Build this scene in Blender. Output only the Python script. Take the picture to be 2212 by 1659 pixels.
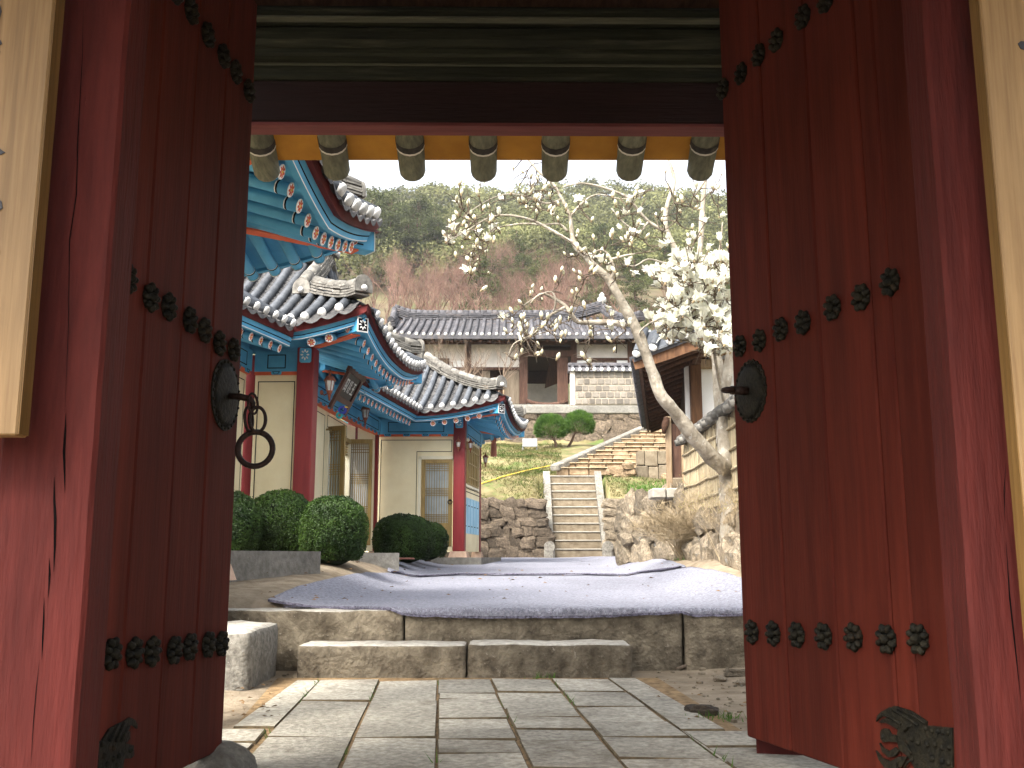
import bpy, math, random
import numpy as np
from mathutils import Vector, Matrix, noise

for _o in list(bpy.data.objects):
    bpy.data.objects.remove(_o, do_unlink=True)
SC = bpy.context.scene
COL = SC.collection
R = math.radians
random.seed(7)
RNG = np.random.default_rng(7)

# ------------------------------------------------------------------ camera
FPX = 2150.0                      # focal length in units of a 2211 px wide frame
PITCH = math.atan(375.5 / FPX)
EYE = Vector((0.0, 0.0, 1.0))
cam_d = bpy.data.cameras.new('camera')
cam_d.sensor_width = 36.0
cam_d.lens = 36.0 * FPX / 2211.0
cam_d.clip_start = 0.05
cam_d.clip_end = 2000.0
cam = bpy.data.objects.new('camera', cam_d)
cam.location = EYE
cam.rotation_euler = (math.pi / 2 + PITCH, 0.0, 0.0)
COL.objects.link(cam)
SC.camera = cam

# ------------------------------------------------------------------ sky, sun, exposure
SUN_EL, SUN_AZ = R(48.0), R(-146.0)     # azimuth from +Y towards +X: the sun stands to the left, a little behind
world = bpy.data.worlds.new('World')
SC.world = world
world.use_nodes = True
wn, wl = world.node_tree.nodes, world.node_tree.links
bg = wn['Background']
sky = wn.new('ShaderNodeTexSky')
sky.sky_type = 'NISHITA'
sky.sun_disc = False
sky.sun_elevation = SUN_EL
sky.sun_rotation = SUN_AZ
sky.air_density = 1.0
sky.dust_density = 5.0
sky.ozone_density = 1.0
hs = wn.new('ShaderNodeHueSaturation')
hs.inputs['Saturation'].default_value = 0.30
hs.inputs['Value'].default_value = 1.0
wl.new(sky.outputs[0], hs.inputs['Color'])
wl.new(hs.outputs[0], bg.inputs['Color'])
bg.inputs['Strength'].default_value = 0.15

sun_d = bpy.data.lights.new('sun', 'SUN')
sun_d.energy = 2.0
sun_d.angle = R(24.0)
sun_d.color = (1.0, 0.955, 0.88)
sun = bpy.data.objects.new('sun', sun_d)
_sd = Vector((math.sin(SUN_AZ) * math.cos(SUN_EL), math.cos(SUN_AZ) * math.cos(SUN_EL), math.sin(SUN_EL)))
sun.rotation_euler = _sd.to_track_quat('Z', 'Y').to_euler()
sun.location = _sd * 60
COL.objects.link(sun)

SC.view_settings.view_transform = 'Standard'
SC.view_settings.look = 'None'
SC.view_settings.gamma = 1.0
SC.view_settings.use_curve_mapping = False
SC.view_settings.exposure = 2.0
SC.render.engine = 'CYCLES'
SC.cycles.use_denoising = True
SC.cycles.max_bounces = 6
SC.cycles.diffuse_bounces = 4
SC.cycles.glossy_bounces = 2
SC.cycles.transmission_bounces = 4

# ------------------------------------------------------------------ rays of the survey camera
CP, SP = math.cos(PITCH), math.sin(PITCH)
def ray(u, v):
    a = (u - 1105.5) / FPX
    b = (829.5 - v) / FPX
    return Vector((a, CP - b * SP, SP + b * CP))
def at(u, v, Y):
    d = ray(u, v)
    return EYE + d * (Y / d.y)
def atz(u, v, z):
    d = ray(u, v)
    return EYE + d * ((z - EYE.z) / d.z)
def hit(u, v, p, n):
    d = ray(u, v)
    return EYE + d * ((p - EYE).dot(n) / d.dot(n))

# ------------------------------------------------------------------ mesh helpers
WM = {}
def loc_of(o):
    return WM[o.name] if o is not None else Matrix.Identity(4)

def mesh_from(name, verts, faces, mats=(), fm=None, smooth=False):
    me = bpy.data.meshes.new(name)
    me.from_pydata([tuple(v) for v in verts], [], faces)
    for m in mats:
        me.materials.append(m)
    if fm is not None and len(mats) > 1:
        me.polygons.foreach_set('material_index', fm)
    if smooth:
        me.polygons.foreach_set('use_smooth', [True] * len(me.polygons))
    me.update()
    return me

def mesh_np(name, V, F, mats=(), smooth=False, fm=None):
    """V (n,3), F (m,k) with equal k"""
    me = bpy.data.meshes.new(name)
    V = np.asarray(V, dtype=np.float32); F = np.asarray(F, dtype=np.int32)
    me.vertices.add(len(V)); me.vertices.foreach_set('co', V.ravel())
    k = F.shape[1]
    me.loops.add(F.size); me.loops.foreach_set('vertex_index', F.ravel())
    me.polygons.add(len(F))
    me.polygons.foreach_set('loop_start', np.arange(0, F.size, k, dtype=np.int32))
    for m in mats:
        me.materials.append(m)
    if fm is not None:
        me.polygons.foreach_set('material_index', np.asarray(fm, dtype=np.int32))
    if smooth:
        me.polygons.foreach_set('use_smooth', np.ones(len(F), dtype=bool))
    me.update(calc_edges=True)
    me.validate()
    return me

def link(name, me, parent=None, world=None):
    o = bpy.data.objects.new(name, me)
    COL.objects.link(o)
    Wm = world if world is not None else (loc_of(parent).copy() if parent is not None else Matrix.Identity(4))
    if parent is not None:
        o.parent = parent
        o.matrix_basis = loc_of(parent).inverted() @ Wm
    else:
        o.matrix_basis = Wm
    WM[o.name] = Wm
    return o

def tag(o, label=None, cat=None, group=None, kind=None):
    if label: o['label'] = label
    if cat: o['category'] = cat
    if group: o['group'] = group
    if kind: o['kind'] = kind
    return o

def thing(name, label, cat, loc, group=None):
    o = link(name, None, None, Matrix.Translation(Vector(loc)))
    o.empty_display_size = 0.2
    return tag(o, label, cat, group)

class MB:
    def __init__(s):
        s.v, s.f, s.m, s.sm = [], [], [], []
    def add(s, verts, faces, mi=0, smooth=False):
        b = len(s.v)
        s.v.extend(Vector(p) for p in verts)
        for f in faces:
            s.f.append([i + b for i in f]); s.m.append(mi); s.sm.append(smooth)
        return s
    def box(s, c, size, Rm=None, mi=0, bev=0.0):
        c = Vector(c); h = [x / 2 for x in size]
        Rm = Rm or Matrix.Identity(3)
        if bev <= 0:
            vs = [c + Rm @ Vector((sx * h[0], sy * h[1], sz * h[2])) for sx in (-1, 1) for sy in (-1, 1) for sz in (-1, 1)]
            s.add(vs, [(0, 1, 3, 2), (4, 6, 7, 5), (0, 4, 5, 1), (2, 3, 7, 6), (0, 2, 6, 4), (1, 5, 7, 3)], mi)
            return s
        b = min(bev, min(h) * 0.9)
        vs, idx = [], {}
        for sx in (-1, 1):
            for sy in (-1, 1):
                for sz in (-1, 1):
                    for ax in range(3):
                        p = [sx * (h[0] - b), sy * (h[1] - b), sz * (h[2] - b)]
                        p[ax] = (sx, sy, sz)[ax] * h[ax]
                        idx[(sx, sy, sz, ax)] = len(vs)
                        vs.append(c + Rm @ Vector(p))
        fs = []
        for ax in range(3):
            o1, o2 = [a for a in range(3) if a != ax]
            for sg in (-1, 1):
                q = []
                for (a, bb) in ((-1, -1), (1, -1), (1, 1), (-1, 1)):
                    k = [0, 0, 0]; k[ax] = sg; k[o1] = a; k[o2] = bb
                    q.append(idx[(k[0], k[1], k[2], ax)])
                fs.append(q if (sg > 0) == (ax != 1) else q[::-1])
        for ax in range(3):
            o1, o2 = [a for a in range(3) if a != ax]
            for a in (-1, 1):
                for bb in (-1, 1):
                    q = []
                    for (e, pl) in ((-1, o1), (1, o1), (1, o2), (-1, o2)):
                        k = [0, 0, 0]; k[ax] = e; k[o1] = a; k[o2] = bb
                        q.append(idx[(k[0], k[1], k[2], pl)])
                    fs.append(q)
        for sx in (-1, 1):
            for sy in (-1, 1):
                for sz in (-1, 1):
                    fs.append([idx[(sx, sy, sz, a)] for a in range(3)])
        s.add(vs, fs, mi)
        return s
    def hexa(s, bot, top, mi=0):
        """8 corners: bottom loop and top loop"""
        vs = list(bot) + list(top)
        s.add(vs, [(3, 2, 1, 0), (4, 5, 6, 7), (0, 1, 5, 4), (1, 2, 6, 5), (2, 3, 7, 6), (3, 0, 4, 7)], mi)
        return s
    def beam(s, a, b, w, h, mi=0, bev=0.0, up=Vector((0, 0, 1))):
        a, b = Vector(a), Vector(b); d = b - a; L = d.length; x = d.normalized()
        y = up.cross(x)
        if y.length < 1e-4: y = Vector((0, 1, 0)).cross(x)
        y.normalize(); z = x.cross(y)
        Rm = Matrix((x, y, z)).transposed()
        return s.box((a + b) / 2, (L, w, h), Rm, mi, bev)
    def tube(s, pts, rad, n=8, mi=0, cap=True, smooth=True, arc=None, up0=None):
        pts = [Vector(p) for p in pts]
        if not hasattr(rad, '__len__'): rad = [rad] * len(pts)
        b = len(s.v); m = len(pts)
        t0 = (pts[1] - pts[0]).normalized()
        up = up0 or (Vector((0, 0, 1)) if abs(t0.z) < 0.9 else Vector((0, 1, 0)))
        for i, p in enumerate(pts):
            t = (pts[min(i + 1, m - 1)] - pts[max(i - 1, 0)])
            t = t.normalized() if t.length > 1e-9 else t0
            side = t.cross(up)
            if side.length < 1e-5: side = t.cross(Vector((1, 0, 0)))
            side.normalize(); up = side.cross(t).normalized()
            for k in range(n):
                if arc: a = arc[0] + (arc[1] - arc[0]) * k / (n - 1)
                else: a = 2 * math.pi * k / n
                s.v.append(p + (side * math.cos(a) + up * math.sin(a)) * rad[i])
        for i in range(m - 1):
            for k in range(n if not arc else n - 1):
                k2 = (k + 1) % n
                s.f.append([b + i * n + k, b + i * n + k2, b + (i + 1) * n + k2, b + (i + 1) * n + k]); s.m.append(mi); s.sm.append(smooth)
        if cap:
            s.f.append([b + k for k in range(n)][::-1]); s.m.append(mi); s.sm.append(False)
            s.f.append([b + (m - 1) * n + k for k in range(n)]); s.m.append(mi); s.sm.append(False)
        return s
    def lathe(s, prof, c, axis=(0, 0, 1), n=12, mi=0, smooth=True):
        """prof: (radius, height)"""
        c = Vector(c); ax = Vector(axis).normalized()
        sd = ax.cross(Vector((0, 0, 1)))
        if sd.length < 1e-4: sd = Vector((1, 0, 0))
        sd.normalize(); up = ax.cross(sd)
        b = len(s.v)
        for (r, h) in prof:
            for k in range(n):
                a = 2 * math.pi * k / n
                s.v.append(c + ax * h + (sd * math.cos(a) + up * math.sin(a)) * max(r, 1e-4))
        for i in range(len(prof) - 1):
            for k in range(n):
                k2 = (k + 1) % n
                s.f.append([b + i * n + k, b + i * n + k2, b + (i + 1) * n + k2, b + (i + 1) * n + k]); s.m.append(mi); s.sm.append(smooth)
        s.f.append([b + k for k in range(n)][::-1]); s.m.append(mi); s.sm.append(False)
        j = b + (len(prof) - 1) * n
        s.f.append([j + k for k in range(n)]); s.m.append(mi); s.sm.append(False)
        return s
    def torus(s, c, axis, Rr, r, n=24, k=8, mi=0, squash=1.0, up=None):
        c = Vector(c); ax = Vector(axis).normalized()
        sd = ax.cross(up or Vector((0, 0, 1)))
        if sd.length < 1e-4: sd = Vector((1, 0, 0))
        sd.normalize(); u2 = sd.cross(ax)
        pts = []
        b = len(s.v)
        for i in range(n):
            a = 2 * math.pi * i / n
            d = sd * math.cos(a) * squash + u2 * math.sin(a)
            cc = c + d * Rr
            dn = d.normalized()
            for j in range(k):
                e = 2 * math.pi * j / k
                s.v.append(cc + (dn * math.cos(e) + ax * math.sin(e)) * r)
        for i in range(n):
            for j in range(k):
                i2, j2 = (i + 1) % n, (j + 1) % k
                s.f.append([b + i * k + j, b + i2 * k + j, b + i2 * k + j2, b + i * k + j2]); s.m.append(mi); s.sm.append(True)
        return s
    def ell(s, c, rad, Rm=None, nu=10, nv=6, mi=0, smooth=True):
        c = Vector(c); Rm = Rm or Matrix.Identity(3)
        b = len(s.v)
        for j in range(nv + 1):
            th = math.pi * j / nv
            for i in range(nu):
                ph = 2 * math.pi * i / nu
                p = Vector((rad[0] * math.sin(th) * math.cos(ph), rad[1] * math.sin(th) * math.sin(ph), rad[2] * math.cos(th)))
                s.v.append(c + Rm @ p)
        for j in range(nv):
            for i in range(nu):
                i2 = (i + 1) % nu
                s.f.append([b + j * nu + i, b + (j + 1) * nu + i, b + (j + 1) * nu + i2, b + j * nu + i2]); s.m.append(mi); s.sm.append(smooth)
        return s
    def prism(s, poly, o, ex, ey, n, depth, mi=0):
        """extrude 2d polygon (in ex, ey from o) along n by depth"""
        o, ex, ey, n = Vector(o), Vector(ex), Vector(ey), Vector(n)
        k = len(poly); b = len(s.v)
        for d in (0, depth):
            for (x, y) in poly:
                s.v.append(o + ex * x + ey * y + n * d)
        s.f.append([b + i for i in range(k)][::-1]); s.m.append(mi); s.sm.append(False)
        s.f.append([b + k + i for i in range(k)]); s.m.append(mi); s.sm.append(False)
        for i in range(k):
            j = (i + 1) % k
            s.f.append([b + i, b + j, b + k + j, b + k + i]); s.m.append(mi); s.sm.append(False)
        return s
    def strip(s, A, B, mi=0, smooth=False):
        """quad strip between two equally long polylines"""
        b = len(s.v); n = len(A)
        s.v.extend(Vector(p) for p in A); s.v.extend(Vector(p) for p in B)
        for i in range(n - 1):
            s.f.append([b + i, b + i + 1, b + n + i + 1, b + n + i]); s.m.append(mi); s.sm.append(smooth)
        return s
    def mesh(s, name, mats, origin=None):
        mats = mats if isinstance(mats, (list, tuple)) else [mats]
        vs = s.v if origin is None else [v - origin for v in s.v]
        me = bpy.data.meshes.new(name)
        me.from_pydata([tuple(v) for v in vs], [], s.f)
        for m in mats: me.materials.append(m)
        if len(mats) > 1: me.polygons.foreach_set('material_index', s.m)
        me.polygons.foreach_set('use_smooth', s.sm)
        me.update()
        return me
    def build(s, name, mats, parent=None, kind=None):
        org = loc_of(parent).translation if parent is not None else None
        if parent is None:
            # origin at the middle of the base
            if s.v:
                xs = [v.x for v in s.v]; ys = [v.y for v in s.v]; zs = [v.z for v in s.v]
                org = Vector(((min(xs) + max(xs)) / 2, (min(ys) + max(ys)) / 2, min(zs)))
            o = link(name, s.mesh(name, mats, org), None, Matrix.Translation(org))
        else:
            pw = loc_of(parent)
            # parents that carry a rotation are handled through the inverse
            o = link(name, s.mesh(name, mats, org), parent, Matrix.Translation(org))
        if kind: o['kind'] = kind
        return o

def frame(x, y, z, o=(0, 0, 0)):
    m = Matrix((x, y, z)).transposed().to_4x4()
    m.translation = Vector(o)
    return m

# ------------------------------------------------------------------ materials
def hexc(h, k=1.0):
    h = h.lstrip('#')
    c = [int(h[i:i + 2], 16) / 255 for i in (0, 2, 4)]
    c = [(x / 12.92 if x <= 0.04045 else ((x + 0.055) / 1.055) ** 2.4) * k for x in c]
    return (c[0], c[1], c[2], 1)

def mk(name, c1, c2, ns=6.0, stretch=(1, 1, 1), detail=6.0, rough=0.8, bump=0.25, bs=None, spec=0.25,
       rand=0.0, big=0.18, bigs=0.7, spots=None, metallic=0.0, transl=0.0, lo=0.35, hi=0.65, bdist=0.02):
    m = bpy.data.materials.new(name)
    m.use_nodes = True
    nt = m.node_tree; N, L = nt.nodes, nt.links
    p = N['Principled BSDF']
    p.inputs['Roughness'].default_value = rough
    p.inputs['Specular IOR Level'].default_value = spec
    p.inputs['Metallic'].default_value = metallic
    tc = N.new('ShaderNodeTexCoord')
    oi = N.new('ShaderNodeObjectInfo')
    off = N.new('ShaderNodeVectorMath'); off.operation = 'MULTIPLY_ADD'
    mul = N.new('ShaderNodeMath'); mul.operation = 'MULTIPLY'; mul.inputs[1].default_value = 31.7
    L.new(oi.outputs['Random'], mul.inputs[0])
    mp = N.new('ShaderNodeMapping'); mp.inputs['Scale'].default_value = stretch
    off.inputs[1].default_value = (1, 1, 1)
    L.new(tc.outputs['Object'], off.inputs[0]); L.new(mul.outputs[0], off.inputs[2])
    L.new(off.outputs[0], mp.inputs['Vector'])
    n1 = N.new('ShaderNodeTexNoise'); n1.inputs['Scale'].default_value = ns; n1.inputs['Detail'].default_value = detail
    n1.inputs['Roughness'].default_value = 0.62
    L.new(mp.outputs[0], n1.inputs['Vector'])
    rp = N.new('ShaderNodeValToRGB')
    rp.color_ramp.elements[0].position = lo; rp.color_ramp.elements[1].position = hi
    rp.color_ramp.elements[0].color = c1; rp.color_ramp.elements[1].color = c2
    L.new(n1.outputs['Fac'], rp.inputs['Fac'])
    col = rp.outputs[0]
    n2 = N.new('ShaderNodeTexNoise'); n2.inputs['Scale'].default_value = bigs; n2.inputs['Detail'].default_value = 3
    L.new(mp.outputs[0], n2.inputs['Vector'])
    mr = N.new('ShaderNodeMapRange')
    mr.inputs['From Min'].default_value = 0.3; mr.inputs['From Max'].default_value = 0.7
    mr.inputs['To Min'].default_value = 1 - big; mr.inputs['To Max'].default_value = 1 + big
    L.new(n2.outputs['Fac'], mr.inputs['Value'])
    val = mr.outputs[0]
    if rand > 0:
        r2 = N.new('ShaderNodeMapRange'); r2.inputs['To Min'].default_value = 1 - rand; r2.inputs['To Max'].default_value = 1 + rand
        L.new(oi.outputs['Random'], r2.inputs['Value'])
        mm = N.new('ShaderNodeMath'); mm.operation = 'MULTIPLY'
        L.new(val, mm.inputs[0]); L.new(r2.outputs[0], mm.inputs[1]); val = mm.outputs[0]
    mx = N.new('ShaderNodeVectorMath'); mx.operation = 'SCALE'
    L.new(col, mx.inputs[0]); L.new(val, mx.inputs['Scale'])
    col = mx.outputs[0]
    if spots:
        for (c3, sc, th, wdt, amt) in spots:
            n3 = N.new('ShaderNodeTexNoise'); n3.inputs['Scale'].default_value = sc; n3.inputs['Detail'].default_value = 7
            n3.inputs['Roughness'].default_value = 0.65
            L.new(mp.outputs[0], n3.inputs['Vector'])
            m3 = N.new('ShaderNodeMapRange'); m3.inputs['From Min'].default_value = th; m3.inputs['From Max'].default_value = th + wdt
            m3.inputs['To Max'].default_value = amt
            L.new(n3.outputs['Fac'], m3.inputs['Value'])
            mix = N.new('ShaderNodeMix'); mix.data_type = 'RGBA'
            L.new(m3.outputs[0], mix.inputs[0]); L.new(col, mix.inputs[6]); mix.inputs[7].default_value = c3
            col = mix.outputs[2]
    L.new(col, p.inputs['Base Color'])
    if bump > 0:
        nb = N.new('ShaderNodeTexNoise'); nb.inputs['Scale'].default_value = bs or ns * 3; nb.inputs['Detail'].default_value = 5
        L.new(mp.outputs[0], nb.inputs['Vector'])
        bp = N.new('ShaderNodeBump'); bp.inputs['Strength'].default_value = bump; bp.inputs['Distance'].default_value = bdist
        L.new(nb.outputs['Fac'], bp.inputs['Height']); L.new(bp.outputs[0], p.inputs['Normal'])
    if transl > 0:
        tr = N.new('ShaderNodeBsdfTranslucent'); L.new(col, tr.inputs['Color'])
        ms = N.new('ShaderNodeMixShader'); ms.inputs[0].default_value = transl
        L.new(p.outputs[0], ms.inputs[1]); L.new(tr.outputs[0], ms.inputs[2])
        L.new(ms.outputs[0], N['Material Output'].inputs['Surface'])
    return m

def rgb(r, g, b): return (r, g, b, 1)
MT = {}
# gate
MT['red'] = mk('red_paint', rgb(.045, .0072, .0056), rgb(.066, .0113, .0088), 4, (6, 6, .7), rough=.72, bump=.6, bs=9, spec=.12,
               spots=[(rgb(.036, .008, .007), 1.6, .57, .2, .5), (rgb(.13, .035, .03), 9, .72, .04, .35), (rgb(.03, .008, .007), 3.2, .66, .05, .6)], bdist=.012)
MT['red_door'] = mk('red_door_paint', rgb(.055, .0080, .0042), rgb(.080, .0135, .0074), 3.0, (6, 6, .5), rough=.75, bump=.35, bs=12, spec=.10, rand=.14,
               spots=[(rgb(.036, .0065, .004), 1.1, .56, .2, .5), (rgb(.17, .07, .052), 11, .735, .02, .7), (rgb(.022, .006, .004), 2.4, .69, .03, .6)], bdist=.008)
MT['iron'] = mk('black_iron', rgb(.005, .005, .004), rgb(.020, .017, .010), 30, rough=.7, bump=.5, bs=60, spec=.15, metallic=.1,
               spots=[(rgb(.035, .021, .010), 14, .6, .1, .7)])
MT['crack'] = mk('crack_shadow', rgb(.003, .002, .002), rgb(.005, .004, .004), 9, bump=0, rough=1, spec=0)
MT['edge_wood'] = mk('bare_beam_edge', rgb(.05, .054, .04), rgb(.09, .094, .07), 6, (.5, 5, 5), bump=.2)  # pale tone standing for light caught on the beam edges
MT['lintel_red'] = mk('lintel_underside_red', rgb(.11, .034, .034), rgb(.15, .05, .048), 5, (.5, 5, 5), bump=.2, spec=.1)  # brighter copy of the lintel red, as if lit from below
MT['rust'] = mk('rusty_iron', rgb(.010, .005, .003), rgb(.028, .012, .008), 40, rough=.5, bump=.4, bs=80, spec=.3, metallic=.2)
MT['board'] = mk('pale_wood_board', rgb(.145, .086, .034), rgb(.20, .125, .054), 5, (14, 14, .5), rough=.6, bump=.15, bs=10, spec=.3, bdist=.005)
MT['board_edge'] = mk('board_edge_wood', rgb(.095, .05, .012), rgb(.14, .078, .022), 5, (14, 14, .5), rough=.6, bump=.15, spec=.3)
MT['ink'] = mk('black_ink', rgb(.015, .015, .02), rgb(.03, .03, .035), 20, bump=0, rough=.5)
MT['beam_green'] = mk('green_beam_wood', rgb(.007, .009, .005), rgb(.019, .022, .012), 4, (.5, 7, 7), rough=.8, bump=.4, bs=6,
               spots=[(rgb(.05, .05, .035), 2, .55, .15, .7)])
MT['beam_red'] = mk('dark_red_beam', rgb(.009, .0022, .0022), rgb(.014, .004, .0036), 4, (.5, 7, 7), rough=.75, bump=.3)
MT['rafter'] = mk('grey_green_rafter', rgb(.10, .105, .075), rgb(.17, .17, .12), 4, (9, 1.0, 9), rough=.85, bump=.5, bs=5,
               spots=[(rgb(.09, .085, .06), 5, .6, .1, .7)])
MT['rafter_band'] = mk('black_painted_band', rgb(.02, .018, .016), rgb(.045, .04, .035), 20, bump=.1)  # rafter bands, and painted shade behind the beam gaps
MT['ochre'] = mk('ochre_plaster', rgb(.30, .135, .016), rgb(.40, .195, .026), 3, rough=.85, bump=.2, big=.2,
               spots=[(rgb(.24, .10, .016), 2.2, .58, .14, .6)])
MT['white_edge'] = mk('white_lime_line', rgb(.5, .48, .44), rgb(.62, .6, .55), 20, bump=.1)
# hall
MT['blue'] = mk('sky_blue_paint', rgb(.065, .30, .52), rgb(.10, .39, .62), 2.5, rough=.6, bump=.12, spec=.35, big=.12)
MT['pale_blue'] = mk('pale_blue_paint', rgb(.30, .55, .70), rgb(.36, .60, .74), 3, rough=.6, bump=.05)
MT['black'] = mk('black_line_paint', rgb(.006, .006, .008), rgb(.011, .011, .013), 10, bump=0, rough=.8, spec=.05)
MT['white'] = mk('white_paint', rgb(.72, .72, .69), rgb(.82, .82, .79), 6, rough=.8, bump=.1)
MT['lime'] = mk('white_lime_plug', rgb(.42, .42, .40), rgb(.70, .69, .66), 9, rough=.9, bump=.5, rand=.08,
               spots=[(rgb(.25, .24, .22), 11, .62, .1, .7)])
MT['orange'] = mk('orange_red_paint', rgb(.55, .10, .045), rgb(.66, .14, .06), 6, bump=.05, rough=.6)
MT['yellow'] = mk('yellow_paint', rgb(.75, .48, .06), rgb(.8, .55, .1), 6, bump=0)
MT['fascia_red'] = mk('maroon_fascia', rgb(.085, .012, .012), rgb(.12, .018, .017), 5, bump=.15, rough=.7)
MT['column_red'] = mk('red_column_paint', rgb(.165, .013, .017), rgb(.205, .02, .022), 3, (5, 5, .6), rough=.5, bump=.1, spec=.35)
MT['cream'] = mk('cream_plaster', rgb(.76, .665, .43), rgb(.82, .735, .495), 3, rough=.85, bump=.06, big=.08,
               spots=[(rgb(.64, .55, .35), 1.4, .55, .25, .35)])
MT['cream2'] = mk('pale_cream_border', rgb(.72, .67, .50), rgb(.78, .73, .56), 3, rough=.85, bump=.05, big=.05)
MT['tile'] = mk('grey_roof_tile', rgb(.042, .048, .057), rgb(.088, .095, .105), 8, rough=.6, bump=.4, bs=30, spec=.35, rand=.16, big=.25,
               spots=[(rgb(.17, .165, .15), 5, .62, .12, .5), (rgb(.025, .025, .023), 9, .62, .1, .5)])
MT['ridge_tile'] = mk('weathered_ridge_tile', rgb(.085, .08, .07), rgb(.22, .207, .18), 7, rough=.8, bump=.5, bs=24, rand=.2, big=.25,
               spots=[(rgb(.07, .065, .055), 6, .6, .12, .6)])
MT['tile_old'] = mk('old_dark_roof_tile', rgb(.042, .042, .048), rgb(.105, .10, .105), 4, rough=.75, bump=.4, bs=12, rand=.3, big=.25,
               spots=[(rgb(.13, .085, .055), 2.0, .56, .15, .5)])
MT['pan'] = mk('grey_pan_tile', rgb(.045, .045, .047), rgb(.13, .125, .12), 7, rough=.75, bump=.4, bs=30, big=.3)
MT['door_wood'] = mk('olive_brown_door_wood', rgb(.23, .155, .05), rgb(.30, .21, .075), 4, (9, 9, .7), rough=.5, bump=.12, spec=.35)
MT['paper'] = mk('grey_paper_pane', rgb(.27, .32, .33), rgb(.36, .41, .42), 3, bump=.05, rough=.35, spec=.4)
MT['paper_white'] = mk('white_paper_pane', rgb(.55, .57, .58), rgb(.68, .70, .70), 2, bump=.05, rough=.4,
               spots=[(rgb(.75, .77, .78), 2.0, .6, .08, .6)])
MT['copper'] = mk('copper_lantern_metal', rgb(.17, .05, .028), rgb(.30, .10, .055), 20, bump=.2, rough=.4, metallic=.5)
MT['lamp_glass'] = mk('lantern_glass', rgb(.45, .46, .44), rgb(.7, .7, .66), 8, bump=0, rough=.15, spec=.5)
MT['plaque'] = mk('black_plaque', rgb(.012, .012, .012), rgb(.03, .028, .025), 10, bump=.1, rough=.5)
MT['plaque_frame'] = mk('dark_brown_frame', rgb(.05, .018, .012), rgb(.09, .035, .022), 8, bump=.1, rough=.5)
MT['teal'] = mk('teal_paint', rgb(.03, .33, .36), rgb(.05, .42, .44), 8, bump=0)
MT['deep_blue'] = mk('deep_blue_paint', rgb(.03, .05, .32), rgb(.06, .08, .42), 8, bump=0)
MT['plinth'] = mk('pink_granite', rgb(.42, .28, .20), rgb(.55, .39, .29), 12, bump=.2, rough=.8)
# stone and ground
MT['granite'] = mk('pale_granite', rgb(.11, .10, .085), rgb(.24, .225, .19), 22, detail=8, rough=.9, bump=.6, bs=40, rand=.12, big=.3, bigs=1.1,
               spots=[(rgb(.10, .085, .06), 1.8, .53, .16, .7), (rgb(.46, .45, .42), 40, .62, .08, .5)])
MT['paver'] = mk('paving_granite', rgb(.21, .19, .152), rgb(.40, .372, .305), 26, detail=8, rough=.9, bump=.6, bs=40, rand=.17, big=.25, bigs=1.6,
               spots=[(rgb(.12, .10, .07), 2.6, .54, .14, .6), (rgb(.42, .31, .14), 30, .66, .06, .45), (rgb(.42, .42, .41), 45, .62, .08, .5)])
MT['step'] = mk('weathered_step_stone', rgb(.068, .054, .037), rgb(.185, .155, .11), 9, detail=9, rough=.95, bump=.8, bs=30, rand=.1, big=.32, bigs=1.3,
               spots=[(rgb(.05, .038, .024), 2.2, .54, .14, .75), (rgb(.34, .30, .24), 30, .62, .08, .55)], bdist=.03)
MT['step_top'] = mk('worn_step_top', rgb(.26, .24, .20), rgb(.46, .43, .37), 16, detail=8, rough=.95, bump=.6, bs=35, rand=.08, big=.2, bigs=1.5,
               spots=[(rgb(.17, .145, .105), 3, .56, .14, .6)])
MT['slab_side'] = mk('dirty_slab_side', rgb(.06, .045, .026), rgb(.14, .105, .06), 14, rough=1, bump=.4)
MT['concrete'] = mk('grey_concrete', rgb(.15, .142, .122), rgb(.235, .222, .195), 14, rough=.92, bump=.35, bs=40, big=.25, bigs=1.2,
               spots=[(rgb(.13, .12, .10), 1.8, .55, .2, .6)])
MT['boulder'] = mk('brown_boulder', rgb(.055, .042, .030), rgb(.15, .116, .082), 5, detail=9, rough=.95, bump=.7, bs=14, rand=.4, big=.3, bigs=2.0,
               spots=[(rgb(.05, .04, .03), 3, .56, .12, .6), (rgb(.30, .26, .20), 12, .66, .06, .5)], bdist=.05)
MT['boulder_pale'] = mk('pale_boulder', rgb(.125, .10, .068), rgb(.29, .235, .165), 5, detail=9, rough=.95, bump=.7, bs=14, rand=.35, big=.25, bigs=2.0,
               spots=[(rgb(.07, .058, .043), 3, .55, .12, .6), (rgb(.24, .25, .24), 2.4, .6, .1, .6)], bdist=.05)
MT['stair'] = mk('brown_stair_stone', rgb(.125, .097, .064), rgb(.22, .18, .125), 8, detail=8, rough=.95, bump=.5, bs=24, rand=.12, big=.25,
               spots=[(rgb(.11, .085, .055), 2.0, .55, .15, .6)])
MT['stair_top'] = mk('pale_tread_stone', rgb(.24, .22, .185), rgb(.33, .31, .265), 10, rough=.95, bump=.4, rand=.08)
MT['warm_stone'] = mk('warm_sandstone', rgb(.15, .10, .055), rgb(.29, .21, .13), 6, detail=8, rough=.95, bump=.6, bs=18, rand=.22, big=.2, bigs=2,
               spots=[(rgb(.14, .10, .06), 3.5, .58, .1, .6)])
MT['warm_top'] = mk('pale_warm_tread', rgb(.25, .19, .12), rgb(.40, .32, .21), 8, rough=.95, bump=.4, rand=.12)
MT['mortar'] = mk('dark_earth_mortar', rgb(.035, .027, .018), rgb(.085, .066, .044), 8, rough=1, bump=.8, bs=20)
MT['mortar_pale'] = mk('pale_earth_mortar', rgb(.16, .125, .085), rgb(.28, .225, .155), 8, rough=1, bump=.6, bs=20)
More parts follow.
